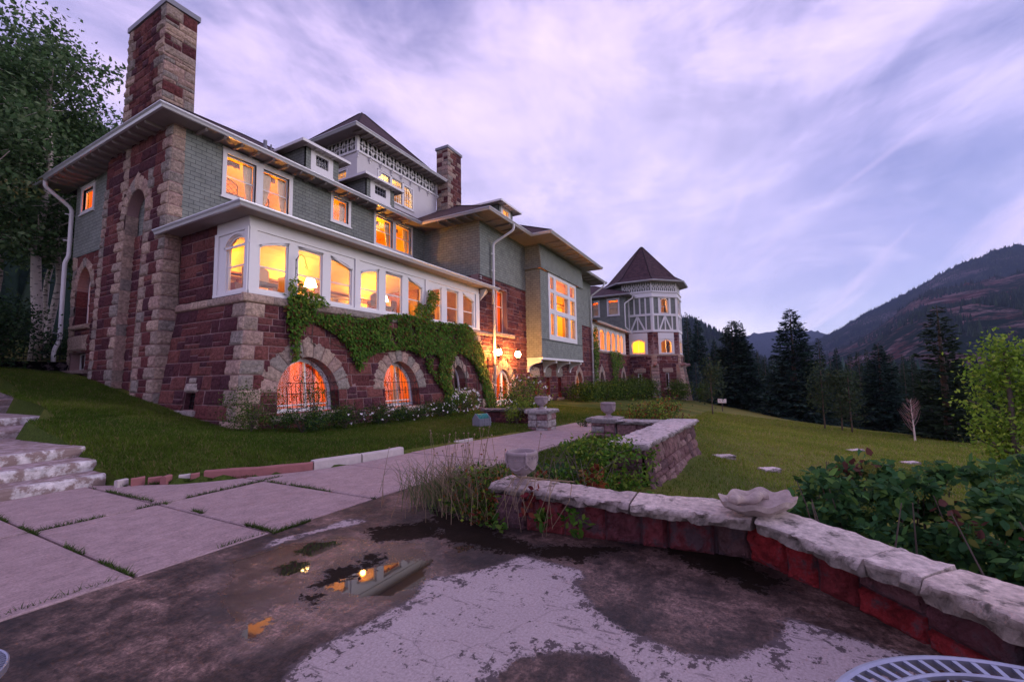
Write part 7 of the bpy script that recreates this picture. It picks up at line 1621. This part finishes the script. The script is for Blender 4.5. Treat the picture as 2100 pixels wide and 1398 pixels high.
# ------------------------------------------------------------------ lawn grass
def grass():
    def area(n, poly, h, wfac=1.0):
        p = np.array(poly); lo, hi = p.min(0), p.max(0); q_ = rng.uniform(lo, hi, (int(n*2.2), 2)); q_ = q_[inpoly(q_[:, 0], q_[:, 1], poly)]; q_ = q_[~inpoly(q_[:, 0], q_[:, 1], TER) & ~inpoly(q_[:, 0], q_[:, 1], PATH) & ~inpoly(q_[:, 0], q_[:, 1], [(-10, 9), (3.22, 9), (3.3, 13.7), (3.8, 13.8), (4.1, 16), (4.1, 19.4), (4.65, 19.4), (4.85, 24), (-10, 24)])]; return q_[:n], h
    lots = [area(120000, [(3.1, 9.5), (3.2, 8.9), (4.1, 8.2), (5.3, 7.15), (8.5, 6.6), (12, 5.8), (13, 8), (13, 12.6), (7, 12.5), (6.8, 16), (3.9, 15.5), (3.75, 13.7), (3.2, 13.6), (3.2, 10.5)], .065), area(50000, [(-4, 13.9), (-4, 26), (6, 26), (6.8, 22), (5, 22), (4.9, 19), (4.1, 15.4), (3.8, 13.9)], .09), area(60000, [(13, -6), (40, -14), (45, -4), (40, 3), (22, 3), (22, -6)], .11),
            area(50000, [(12, 5.8), (14.5, 5.4), (26, 6), (26, 12.5), (13, 12.6)], .08), area(60000, [(3.5, 13), (6.8, 15), (6.9, 24), (4.9, 24), (4.2, 16)], .09), area(16000, [(5.7, 3), (7.5, 2.6), (11.3, 2.3), (11.5, 3.7), (7, 4.1), (5.7, 4.4)], .09),
            area(70000, [(4.9, .5), (7.4, 1.4), (12.2, 1.0), (14, 3), (22, 3), (22, -6), (9, -6), (6.5, -3)], .07), area(14000, [(12.3, 3), (12.4, 3.2), (24, 2), (28, 6), (20, 6), (14.6, 5.2), (14.5, 3.9)], .09)]
    Vs, Cs = [], []
    for q_, h in lots:
        n = len(q_); z = tz(q_[:, 0], q_[:, 1]); dist = np.hypot(q_[:, 0], q_[:, 1]); hh = h*rng.uniform(.5, 1.3, n)*(.7+.7*fbm(q_[:, 0]*.9, q_[:, 1]*.9, 3, 2)); a = rng.uniform(0, 6.28, n); w_ = .0035*(1+dist*.13)
        b = np.stack([q_[:, 0], q_[:, 1], z-.01], -1); s = np.stack([np.cos(a), np.sin(a), a*0], -1)*w_[:, None]; tip = b+np.stack([rng.normal(0, .5, n)*hh, rng.normal(0, .5, n)*hh, hh], -1)
        Vs.append(np.stack([b-s, b+s, tip], 1).reshape(-1, 3)); k = np.clip(fbm(q_[:, 0]*.45, q_[:, 1]*.45, 4, 9)+np.clip((1.5-q_[:, 1]+.12*q_[:, 0])*.09, 0, .4), 0, 1); base = np.array([.03, .085, .006])[None]*(1-k[:, None])+np.array([.13, .17, .02])[None]*k[:, None]; dry = rng.random(n) < .10+.3*np.clip(k-.5, 0, 1); base[dry] = (.2, .16, .07); base *= rng.uniform(.7, 1.3, (n, 1))*(1+.6*np.clip((1.5-q_[:, 1]+.12*q_[:, 0])*.3, 0, 1))[:, None]; Cs.append(np.repeat(base, 3, 0))
    V = np.concatenate(Vs); C_ = np.concatenate(Cs); o = np_mesh('grass', V, np.arange(len(V)).reshape(-1, 3), M['leaf'], C_); tag(o, 'short green lawn grass around the house and beyond the walls', 'grass', kind='stuff')
    # moss and tufts in the slab joints
    L_ = [((1.8, 4.6), (1.8, 9.3), .5), ((2.98, 4.55), (3.02, 6.98), 1), ((2.96, 4.5), (4.4, 4.52), 1.2), ((3.1, 7.0), (5.1, 7.02), .7), ((1.8, 7.0), (3.0, 7.0), .5), ((4.4, 4.5), (4.4, 6.9), .5), ((3.0, 7), (2.96, 9), .5), ((.2, 4.7), (2.9, 4.58), .35), ((3.15, 8.8), (4.0, 8.0), 1.5), ((4.0, 7.98), (5.3, 6.9), .5), ((3.15, 9.2), (3.3, 8.9), 2)]
    Vs, Cs = [], []
    for a, b, k in L_:
        a = np.array(a); b = np.array(b); n = int(np.linalg.norm(b-a)*620*k); t_ = rng.random(n); keep = vn(t_*np.linalg.norm(b-a)*2.4, t_*0, 3+len(Vs)) > .42; t_ = t_[keep]; n = len(t_); p = a+(b-a)*t_[:, None]+rng.normal(0, .008, (n, 2)); hh = .045*rng.uniform(.3, 1.5, n); an = rng.uniform(0, 6.28, n)
        b3 = np.c_[p, np.full(n, .0)]; s = np.stack([np.cos(an), np.sin(an), an*0], -1)*.004; tip = b3+np.stack([rng.normal(0, .7, n)*hh, rng.normal(0, .7, n)*hh, hh], -1); Vs.append(np.stack([b3-s, b3+s, tip], 1).reshape(-1, 3)); Cs.append(np.repeat(np.array([[.06, .10, .02]])*rng.uniform(.5, 1.4, (n, 1)), 3, 0))
    V = np.concatenate(Vs); o = np_mesh('grass_in_joints', V, np.arange(len(V)).reshape(-1, 3), M['leaf'], np.concatenate(Cs)); tag(o, 'thin lines of grass growing in the joints of the path', 'grass', kind='stuff')
grass()

# ------------------------------------------------------------------ trees
def aspen_bark():
    m, t, b, o = mat('aspen_bark'); tc = N(t, 'ShaderNodeTexCoord').outputs['Object']; mp = N(t, 'ShaderNodeMapping', inp={'Scale': (3, 3, 9)}); L(t, tc, mp.inputs[0]); n = noise(t, mp.outputs[0], 1.3, 5, .6); n2 = noise(t, tc, 1.2, 4, .5)
    c = mixc(t, n2, (.66, .57, .50), (.52, .46, .41)); c = mixc(t, ramp(t, n, [(.58, (0, 0, 0)), (.64, (1, 1, 1))]), c, (.03, .025, .022)); L(t, c, b.inputs['Base Color']); b.inputs['Roughness'].default_value = .9; return m
M['aspen'] = aspen_bark()
def broadtree(name, x, y, h, rc, label, cols, bark, n=9000, ls=.2, tr=.28, crown0=.3, group=None, seed=1, lean=0.0, z=None, nc=90, branches=26, cr=.45):
    random.seed(seed); z = tz1(x, y) if z is None else z; r = empty(name, (x, y, z)); tag(r, label, 'tree', group); mb = MB(); k = 9; ax_ = [(lean*h*(i/k)+.012*min(h, 10)*math.sin(i*1.3+seed)*(.3 if h < 8 else 1), .01*min(h, 10)*math.cos(i*1.7+seed)*(.3 if h < 8 else 1), h*.93*i/k) for i in range(k+1)]
    mb.tube(ax_, [tr*(1-.88*i/k)+.02 for i in range(k+1)], 9); mb.build('trunk', M[bark], r, True)
    bm_ = MB(); cc = []
    for i in range(branches):
        zz = random.uniform(crown0, .92); a = random.uniform(0, 6.28); sh = math.sin(math.pi*min(1, (zz-crown0)/(1-crown0)*.85+.18))**.7; L_ = rc*sh*random.uniform(.6, 1.0); p0 = (lean*h*zz, 0, h*zz*.93); p1 = (p0[0]+L_*.5*math.cos(a), L_*.5*math.sin(a), p0[2]+L_*.25); p2 = (p0[0]+L_*math.cos(a), L_*math.sin(a), p0[2]+L_*random.uniform(.3, .6)); bm_.tube([p0, p1, p2], [tr*.3*(1.1-zz), tr*.2*(1.1-zz), .015], 5)
        for t_ in (.45, .65, .85, 1.0): q_ = np.array(p0)*(1-t_)+np.array(p2)*t_; cc += [q_+np.random.RandomState(i*7+int(t_*10)+seed).normal(size=3)*rc*.14 for _ in range(1)]
    bm_.build('limbs', M[bark], r)
    for i in range(nc//6): cc.append(np.array((lean*h*.9+random.gauss(0, rc*.14), random.gauss(0, rc*.14), h*random.uniform(.82, 1.0))))
    cc = np.array(cc); idx = rng.integers(0, len(cc), n); wts = cc[idx]; c = wts+rng.normal(size=(n, 3))*np.array([cr, cr, cr*.72])*rng.uniform(.5, 1.1, len(cc))[idx][:, None]
    leafmesh('crown', c, ls, cols, r); return r
ASP = [(.08, .155, .055), (.11, .19, .075), (.055, .11, .04), (.15, .22, .10)]
al = [(7.3, 30, 17.5, 3.4, 'tall aspen whose crown reaches highest, left of the big chimney', 1, .3), (9.6, 33, 14.5, 3.0, 'aspen directly behind the big chimney and side eave', 2, .34), (4.6, 29, 14, 3.4, 'aspen at the left border with a broad dark crown', 3, .3), (8.3, 31.5, 13, 2.6, 'slim aspen with a pale trunk nearest the downspout', 4, .45), (6.6, 33.5, 18, 3.2, 'aspen behind the tallest one, pale trunk', 5, .4), (2.6, 32, 16, 3.5, 'aspen just inside the left edge', 6, .3), (11.5, 38, 15, 3.2, 'aspen rising behind the roof corner', 7, .35), (9.2, 36, 13, 2.6, 'thin aspen with a pale trunk behind the iron fence', 8, .45), (5.5, 37, 19, 3.4, 'aspen far back in the grove', 9, .35), (.8, 36, 17, 3.6, 'aspen cut by the left border, far back', 10, .3), (7.4, 40, 18, 3.4, 'aspen in the last row of the grove', 11, .4)]
for (x, y, h, rc, lab, sd, c0) in al: broadtree('aspen_tree', x, y, h, rc, lab, ASP, 'aspen', 9000, .23, .15 if sd != 1 else .22, c0, 'aspens in the grove left of the house', sd, lean=.01*(sd % 3-1), branches=34, cr=.55)
for i, (x, y, rx, h, lab) in enumerate(((5.2, 25.6, 1.2, 2.6, 'dark bush in front of the iron fence'), (3.6, 25.2, 1.6, 3.4, 'large dark bush at the left edge of the upper lawn'), (1.6, 25.5, 1.8, 3.8, 'dark bush cut by the left border'), (5.0, 28, 1.6, 3.0, 'dark undergrowth behind the fence'), (9.0, 30.5, 1.4, 1.4, 'low undergrowth between the aspen trunks'), (2.2, 29, 2.2, 4, 'dark undergrowth under the left aspens'))): shrub(x, y, rx, 1.2, h, lab, DGR, 3200, .14, group='dark bushes under the aspens', cr=.3)
q = hit(2096, 1034); tr_ = broadtree('young_maple', q[0], q[1], 3.3, .72, 'young bright yellow-green maple at the right border', [(.24, .38, .045), (.18, .31, .035), (.32, .44, .06), (.13, .24, .03)], 'bark', 5600, .085, .05, .24, None, 5, branches=44, nc=60, cr=.17)
def conifer(name, h, rb, seed, cols, n=9000, dens=1.0, droop=.25, sparse=False):
    rs = np.random.RandomState(seed); r = empty(name, (0, 0, 0)); mb = MB(); mb.tube([(0, 0, 0), (0, 0, h*.5), (0, 0, h)], [h*.02, h*.012, .01], 7); mb.build('trunk', M['bark'], r)
    pts, dirs = [], []; z = h*.05; nb = 0
    B = []
    while z < h*.985:
        f = z/h; R1 = rb*(1-f)**.78*rs.uniform(.85, 1.1)+.06; k = int(8*(1-f)+7) if not sparse else int(5*(1-f)+4)
        for i in range(k):
            a = rs.uniform(0, 6.28); L_ = R1*rs.uniform(.72, 1.08); B.append((z+rs.uniform(-.1, .1), a, L_))
        z += h*(.021 if not sparse else .033)*(1-.45*f)
    tot = sum(b[2] for b in B); P_ = []; D_ = []; S_ = []
    for (zz, a, L_) in B:
        m_ = max(3, int(n*L_/tot)); t_ = rs.uniform(.12, 1, m_)**.8; side = rs.normal(0, 1, m_)*L_*.16*(1.15-t_); f = zz/h
        rise = .28*(f-.35)*L_*t_-droop*L_*t_**2*(1-f)+.10*L_*t_**4; x = L_*t_*math.cos(a)-side*math.sin(a); y = L_*t_*math.sin(a)+side*math.cos(a)
        P_.append(np.stack([x, y, zz+rise-.25*np.abs(side)], -1)); D_.append(np.stack([np.full(m_, math.cos(a))-np.sign(side)*math.sin(a)*.7, np.full(m_, math.sin(a))+np.sign(side)*math.cos(a)*.7, np.full(m_, -.35+.5*f)], -1)); S_.append(np.full(m_, 1.0)*h*.03*(1.2-.6*f))
    P_ = np.concatenate(P_); D_ = np.concatenate(D_); S_ = np.concatenate(S_); n2 = len(P_); D_ += rs.normal(0, .35, (n2, 3)); D_ /= np.linalg.norm(D_, axis=1)[:, None]; nr = rs.normal(0, .5, (n2, 3))+np.array([0, 0, 1]); nr -= (nr*D_).sum(1)[:, None]*D_; nr /= np.linalg.norm(nr, axis=1)[:, None]; s = np.cross(nr, D_); L1 = (S_*rs.uniform(.6, 1.4, n2))[:, None]; W = L1*.2
    V = np.stack([P_, P_+D_*L1*.5+s*W, P_+D_*L1, P_+D_*L1*.5-s*W], 1).reshape(-1, 3); ci = np.array(cols)[rs.randint(0, len(cols), n2)]*rs.uniform(.75, 1.25, (n2, 1)); np_mesh('crown', V, np.arange(n2*4).reshape(-1, 4), M['needle'], np.repeat(ci, 4, 0), r); return r
SPR = [(.02, .05, .038), (.032, .07, .052), (.014, .034, .028), (.05, .09, .07)]; PIN = [(.03, .055, .028), (.04, .07, .032), (.02, .04, .02)]; BLU = [(.07, .11, .12), (.10, .14, .16), (.05, .08, .09)]
protos = {'a': conifer('spruce_tree', 10, 2.5, 1, SPR, 22000), 'b': conifer('spruce_tree', 10, 2.1, 2, SPR, 19000, droop=.3), 'c': conifer('pine_tree', 10, 1.9, 3, PIN, 8500, sparse=True, droop=.05), 'd': conifer('fir_tree', 10, 1.35, 4, PIN, 6500), 'e': conifer('spruce_tree', 10, 2.3, 5, BLU, 7000, droop=.1)}
for p in protos.values(): tag(p, 'x', 'tree')
used = set()
def plant(kind, px, basepy, toppy, halfpx, label, group=None, dist=None, rz=0.0):
    q_ = hit(px, basepy) if dist is None else None
    if q_ is None or dist is not None:
        d = _R@_ray(px, basepy); d2 = d/np.hypot(d[0], d[1]); q_ = np.array([0, 0, EYE])+d2*dist; q_[2] = tz1(q_[0], q_[1])
    gz = q_[2]; dt = _R@_ray(px, toppy); k = np.hypot(q_[0], q_[1])/np.hypot(dt[0], dt[1]); top = EYE+dt[2]*k; h = top-gz
    pr = protos[kind]; o = pr if kind not in used else copy_tree(pr); used.add(kind)
    o.location = (q_[0], q_[1], gz-.2); base_r = {'a': 2.5, 'b': 2.1, 'c': 1.9, 'd': 1.35, 'e': 2.3}[kind]; fw = np.dot(q_-np.array([0, 0, EYE]), f_); rr = halfpx*fw/FP/base_r
    o.scale = (rr, rr, h/10+.02); o.rotation_euler = (0, 0, rz); o['label'] = label
    if group: o['group'] = group
    return o
G1 = 'conifers along the far edge of the meadow'
plant('a', 1512, 862, 655, 66, 'wide dark spruce with twin tips, second big one from the tower', G1, 58, .3); plant('b', 1527, 860, 658, 50, 'right-hand half of the twin-tipped spruce', G1, 58.5, 1.1)
plant('a', 1637, 878, 630, 76, 'tallest full dark spruce in the middle of the tree line', G1, 54, 2.0); plant('b', 1817, 900, 704, 58, 'dense spruce with a pointed top right of the middle', G1, 50, .7)
plant('c', 1950, 915, 622, 78, 'sparse layered pine just left of the bright maple', G1, 42, .4); plant('d', 1693, 885, 693, 24, 'slim lighter fir right of the tallest spruce', G1, 62, 1)
plant('e', 1432, 855, 742, 26, 'bluish spruce branches right behind the corner tower', G1, 72, .2); plant('b', 1440, 850, 650, 34, 'dark spruce partly behind the corner tower', G1, 82, 2.2); plant('d', 1418, 840, 640, 22, 'slim conifer rising right beside the corner tower', G1, 86, .9)
plant('b', 1473, 850, 695, 26, 'mid-height conifer between the tower and the twin-tipped spruce', G1, 84, 2.9)
random.seed(44); xs = [1455, 1485, 1548, 1562, 1578, 1590, 1603, 1668, 1712, 1728, 1740, 1757, 1772, 1786, 1838, 1852, 1868, 1884, 1900, 1915, 1975, 1990, 2010, 2030, 2055, 2080, 2105, 2130]
for i, px in enumerate(xs):
    plant(random.choice('bddcd'), px+random.uniform(-4, 4), 870, random.uniform(712, 775) if px < 1900 else random.uniform(735, 790), random.uniform(15, 26), 'narrow dark conifer in the rows between and behind the big spruces', 'background conifers of the tree line', random.uniform(64, 100), random.uniform(0, 6))
for i in range(52):
    px = 1415+i*14+random.uniform(-8, 8); plant(random.choice('bdbd'), px, 860, random.uniform(725, 785), random.uniform(14, 22), 'narrow dark conifer in the rows between and behind the big spruces', 'background conifers of the tree line', random.uniform(100, 150), random.uniform(0, 6))
for (px, by, ty, lab) in ((1692, 880, 790, 'thin young aspen with a pale stem right of the tallest spruce'), (1728, 884, 800, 'thin young aspen standing alone in the dark gap'), (1748, 888, 806, 'thin young aspen next to the dense spruce'), (1462, 850, 775, 'pale green young aspen near the corner tower')):
    q = hit(px, by, 120); d = np.hypot(q[0], q[1]); d2 = _R@_ray(px, ty); top = EYE+d2[2]*d/np.hypot(d2[0], d2[1]); broadtree('young_aspen', q[0], q[1], max(2.5, top-q[2]+1.5), .75, lab, [(.04, .07, .035), (.055, .085, .04)], 'bark', 900, .2, .035, .25, 'young aspens among the conifers', int(px), branches=12, nc=20)
q = hit(1877, 905, 120); r = empty('bare_tree', tuple(q)); r.scale = (.5, .5, .5); tag(r, 'leafless pale little tree left of the sparse pine', 'tree'); mb = MB(); random.seed(2); mb.tube([(0, 0, 0), (.1, 0, 2), (0, .1, 5.2)], [.12, .08, .02], 6); mb.build('trunk', M['aspen'], r); mb = MB()
for k in range(46): z = random.uniform(.8, 5); a = random.uniform(0, 6.28); L_ = (5.6-z)*.35+.2; mb.tube([(.05, 0, z), (L_*.6*math.cos(a), L_*.6*math.sin(a), z+L_*.6), (L_*math.cos(a), L_*math.sin(a), z+L_*1.3)], [.03, .02, .006], 4)
mb.build('limbs', M['mortar'], r)

# ------------------------------------------------------------------ mountains
def rock_mat(name, green, red, pale, sc, gcover=.5):
    m, t, b, o = mat(name); tc = N(t, 'ShaderNodeTexCoord').outputs['Object']; mp = N(t, 'ShaderNodeMapping', inp={'Scale': (.0016*sc, .0016*sc, .012*sc)}); L(t, tc, mp.inputs[0]); n1 = noise(t, tc, .005*sc, 8, .68); n2 = noise(t, mp.outputs[0], 5, 6, .7); n3 = noise(t, tc, .03*sc, 6, .75)
    c = mixc(t, ramp(t, n2, [(.42, (0, 0, 0)), (.6, (1, 1, 1))]), red, pale); f = mth(t, 'ADD', mth(t, 'MULTIPLY', n1, .6), mth(t, 'MULTIPLY', n3, .4)); c = mixc(t, ramp(t, f, [(gcover-.03, (0, 0, 0)), (gcover+.03, (1, 1, 1))]), c, green)
    L(t, c, b.inputs['Base Color']); b.inputs['Roughness'].default_value = 1; b.inputs['Specular IOR Level'].default_value = 0; bump(t, b, n3, 1.0, 14/sc); return m
M['mtnA'] = rock_mat('far_mountain_rock', (.012, .026, .026), (.06, .05, .055), (.16, .13, .14), .6, .46); M['mtnB'] = rock_mat('red_mountain_rock', (.014, .028, .022), (.075, .03, .026), (.20, .14, .14), 2.2, .485); M['mtnC'] = rock_mat('far_hill', (.025, .04, .045), (.05, .05, .06), (.08, .08, .09), .3, .3)
SURF = {}
def mountain(name, ridge, dist, base, m, zb=-25, rough=.10, nr=46, nc=240, seed=1, back=.8):
    R0 = np.array(ridge, float); pxs = np.linspace(R0[0, 0], R0[-1, 0], nc); pys = np.interp(pxs, R0[:, 0], R0[:, 1]); V = np.zeros((nr+8, nc, 3)); D = dist if np.ndim(dist) else None
    for j, (a, b) in enumerate(zip(pxs, pys)):
        d = _R@_ray(a, b); hd = np.hypot(d[0], d[1]); dd = np.interp(a, [ridge[0][0], ridge[-1][0]], dist) if np.ndim(dist) else dist; bb = np.interp(a, [ridge[0][0], ridge[-1][0]], base) if np.ndim(base) else base
        rz_ = EYE+d[2]/hd*dd; u = np.array([d[0], d[1]])/hd
        for i in range(nr+8):
            t_ = i/(nr-1); r1 = bb+(dd-bb)*t_; hgt = zb+(rz_-zb)*min(1, t_)**1.15 if t_ <= 1 else rz_-(t_-1)*(nr-1)/8*(rz_-zb)*back
            p = u*r1; env = math.sin(math.pi*min(1, t_))**.6 if t_ < 1 else 0; nz = (float(fbm(p[0]/dist_s*9, p[1]/dist_s*9, 5, seed))-.47)*rough*(rz_-zb)*2.2*env; V[i, j] = (p[0], p[1], hgt+nz)
    # small jagged ridge line
    V[nr-1, :, 2] += (fbm(pxs*.12, pxs*0, 4, seed+2)-.47)*(.012*np.mean(dist if np.ndim(dist) == 0 else dist[0]))
    i = np.arange((nr+8)*nc).reshape(nr+8, nc); F_ = np.stack([i[:-1, :-1], i[:-1, 1:], i[1:, 1:], i[1:, :-1]], -1).reshape(-1, 4)
    o = np_mesh(name, V.reshape(-1, 3), F_, m, smooth=True); tag(o, kind='structure'); SURF[name] = V; return o
dist_s = 3500; mountain('far_hills', [(1330, 720), (1400, 700), (1480, 692), (1530, 688), (1560, 682), (1595, 677), (1640, 676), (1680, 681), (1740, 692), (1800, 710)], 3500, 1900, M['mtnC'], rough=.06, seed=3)
dist_s = 2600; mountain('mountain', [(1560, 745), (1610, 722), (1660, 704), (1700, 686), (1740, 662), (1780, 640), (1820, 620), (1850, 604), (1880, 588), (1920, 566), (1960, 544), (2000, 532), (2035, 514), (2070, 505), (2100, 502), (2250, 492), (2500, 540), (2900, 600)], 2200, 900, M['mtnA'], seed=5)
dist_s = 1300; mountain('red_slope', [(1600, 775), (1660, 745), (1700, 724), (1760, 696), (1800, 672), (1850, 634), (1880, 612), (1910, 598), (1960, 588), (2010, 576), (2060, 568), (2100, 556), (2300, 520), (2700, 560), (3200, 640)], 1350, 260, M['mtnB'], seed=8, rough=.13)
dist_s = 900; mountain('wooded_hill', [(1150, 690), (1300, 655), (1400, 660), (1430, 664), (1448, 672), (1462, 682), (1482, 691), (1500, 700), (1530, 722), (1570, 745), (1620, 765)], 950, 300, M['mtnB'], seed=12)
dist_s = 160; mountain('left_hill', [(-900, 560), (-500, 540), (-100, 540), (150, 560), (300, 560), (500, 600)], 130, 60, M['ground'], zb=4, seed=14)
def forest(surf, n, hrange, name, label, lo=0, hi=.98, dens=.5, seed=1, cols=((.018, .035, .026), (.03, .05, .03), (.014, .026, .022)), ridge=0):
    V = SURF[surf]; nr, nc = V.shape[:2]; nr -= 8; rs = np.random.RandomState(seed); a = rs.uniform(lo, hi, n*3)*(nr-1); b = rs.uniform(0, nc-1.01, n*3); dn = fbm(b*.06, a*.16, 4, seed); k = dn > dens; a, b = a[k][:n], b[k][:n]
    if ridge: a = np.r_[a, np.full(ridge, nr-1.02)]; b = np.r_[b, rs.uniform(0, nc-1.01, ridge)]
    ai, bi = a.astype(int), b.astype(int); fa, fb = (a-ai)[:, None], (b-bi)[:, None]; p = (V[ai, bi]*(1-fa)+V[ai+1, bi]*fa)*(1-fb)+(V[ai, bi+1]*(1-fa)+V[ai+1, bi+1]*fa)*fb; m_ = len(p); h = rs.uniform(*hrange, m_); w_ = h*rs.uniform(.16, .26, m_); k5 = 5; an = np.linspace(0, 2*math.pi, k5, endpoint=False)
    vs = [p+np.stack([0*h, 0*h, h], -1)]+[p+np.stack([w_*math.cos(t_), w_*math.sin(t_), h*.05-2], -1) for t_ in an]; W = np.stack(vs, 1).reshape(-1, 3); f = np.array([(0, 1+i, 1+(i+1) % k5) for i in range(k5)]); F_ = (np.arange(m_)[:, None, None]*(k5+1)+f[None]).reshape(-1, 3); c = np.array(cols)[rs.randint(0, len(cols), m_)]*rs.uniform(.7, 1.3, (m_, 1)); o = np_mesh(name, W, F_, M['needle'], np.repeat(c, k5+1, 0)); tag(o, label, 'forest', kind='stuff')
forest('red_slope', 13000, (5, 11), 'slope_forest', 'scattered dark conifers on the red mountain slope', 0, .98, .47, 3, ridge=300)
forest('mountain', 15000, (5, 10), 'mountain_forest', 'dark forest covering the distant blue mountain', .1, 1.0, .36, 4, ridge=400)
forest('wooded_hill', 6000, (9, 17), 'hill_forest', 'conifers on the rocky hill behind the corner tower', 0, 1.0, .40, 5, ridge=260)
forest('left_hill', 3500, (8, 15), 'grove_backdrop', 'dark wood rising behind the aspen grove', 0, 1.0, .1, 6)
def valley():
    rs = np.random.RandomState(9); n = 5000; an = rs.uniform(-.9, .35, n); d = rs.uniform(150, 620, n); x = d*np.cos(an); y = d*np.sin(an); p = np.stack([x, y, np.full(n, 0.)], -1); far = np.clip((np.hypot(x-40, y)-150)/800, 0, 1); p[:, 2] = tz(x, y)*(1-far)-22*far
    h = rs.uniform(9, 17, n); w_ = h*.2; an5 = np.linspace(0, 2*math.pi, 5, endpoint=False); vs = [p+np.stack([0*h, 0*h, h], -1)]+[p+np.stack([w_*math.cos(t_), w_*math.sin(t_), -h*.05], -1) for t_ in an5]; W = np.stack(vs, 1).reshape(-1, 3); f = np.array([(0, 1+i, 1+(i+1) % 5) for i in range(5)]); F_ = (np.arange(n)[:, None, None]*6+f[None]).reshape(-1, 3); c = np.array(SPR)[rs.randint(0, 4, n)]*rs.uniform(.7, 1.3, (n, 1)); o = np_mesh('valley_forest', W, F_, M['needle'], np.repeat(c, 6, 0)); tag(o, 'dark conifer wood on the valley floor behind the tree line', 'forest', kind='stuff')
valley()

# ------------------------------------------------------------------ air
def haze():
    mb = MB(); mb.box((-600, -2600, -60), (3900, 2600, 900)); m = bpy.data.materials.new('haze'); m.use_nodes = True; t = m.node_tree; t.nodes.clear(); o = N(t, 'ShaderNodeOutputMaterial'); v = N(t, 'ShaderNodeVolumePrincipled', inp={'Density': .00011, 'Color': (.52, .63, 1.0, 1)}); L(t, v.outputs[0], o.inputs['Volume'])
    h = mb.build('haze', m); tag(h, kind='stuff'); h['label'] = 'thin blue evening air over the valley'
haze()
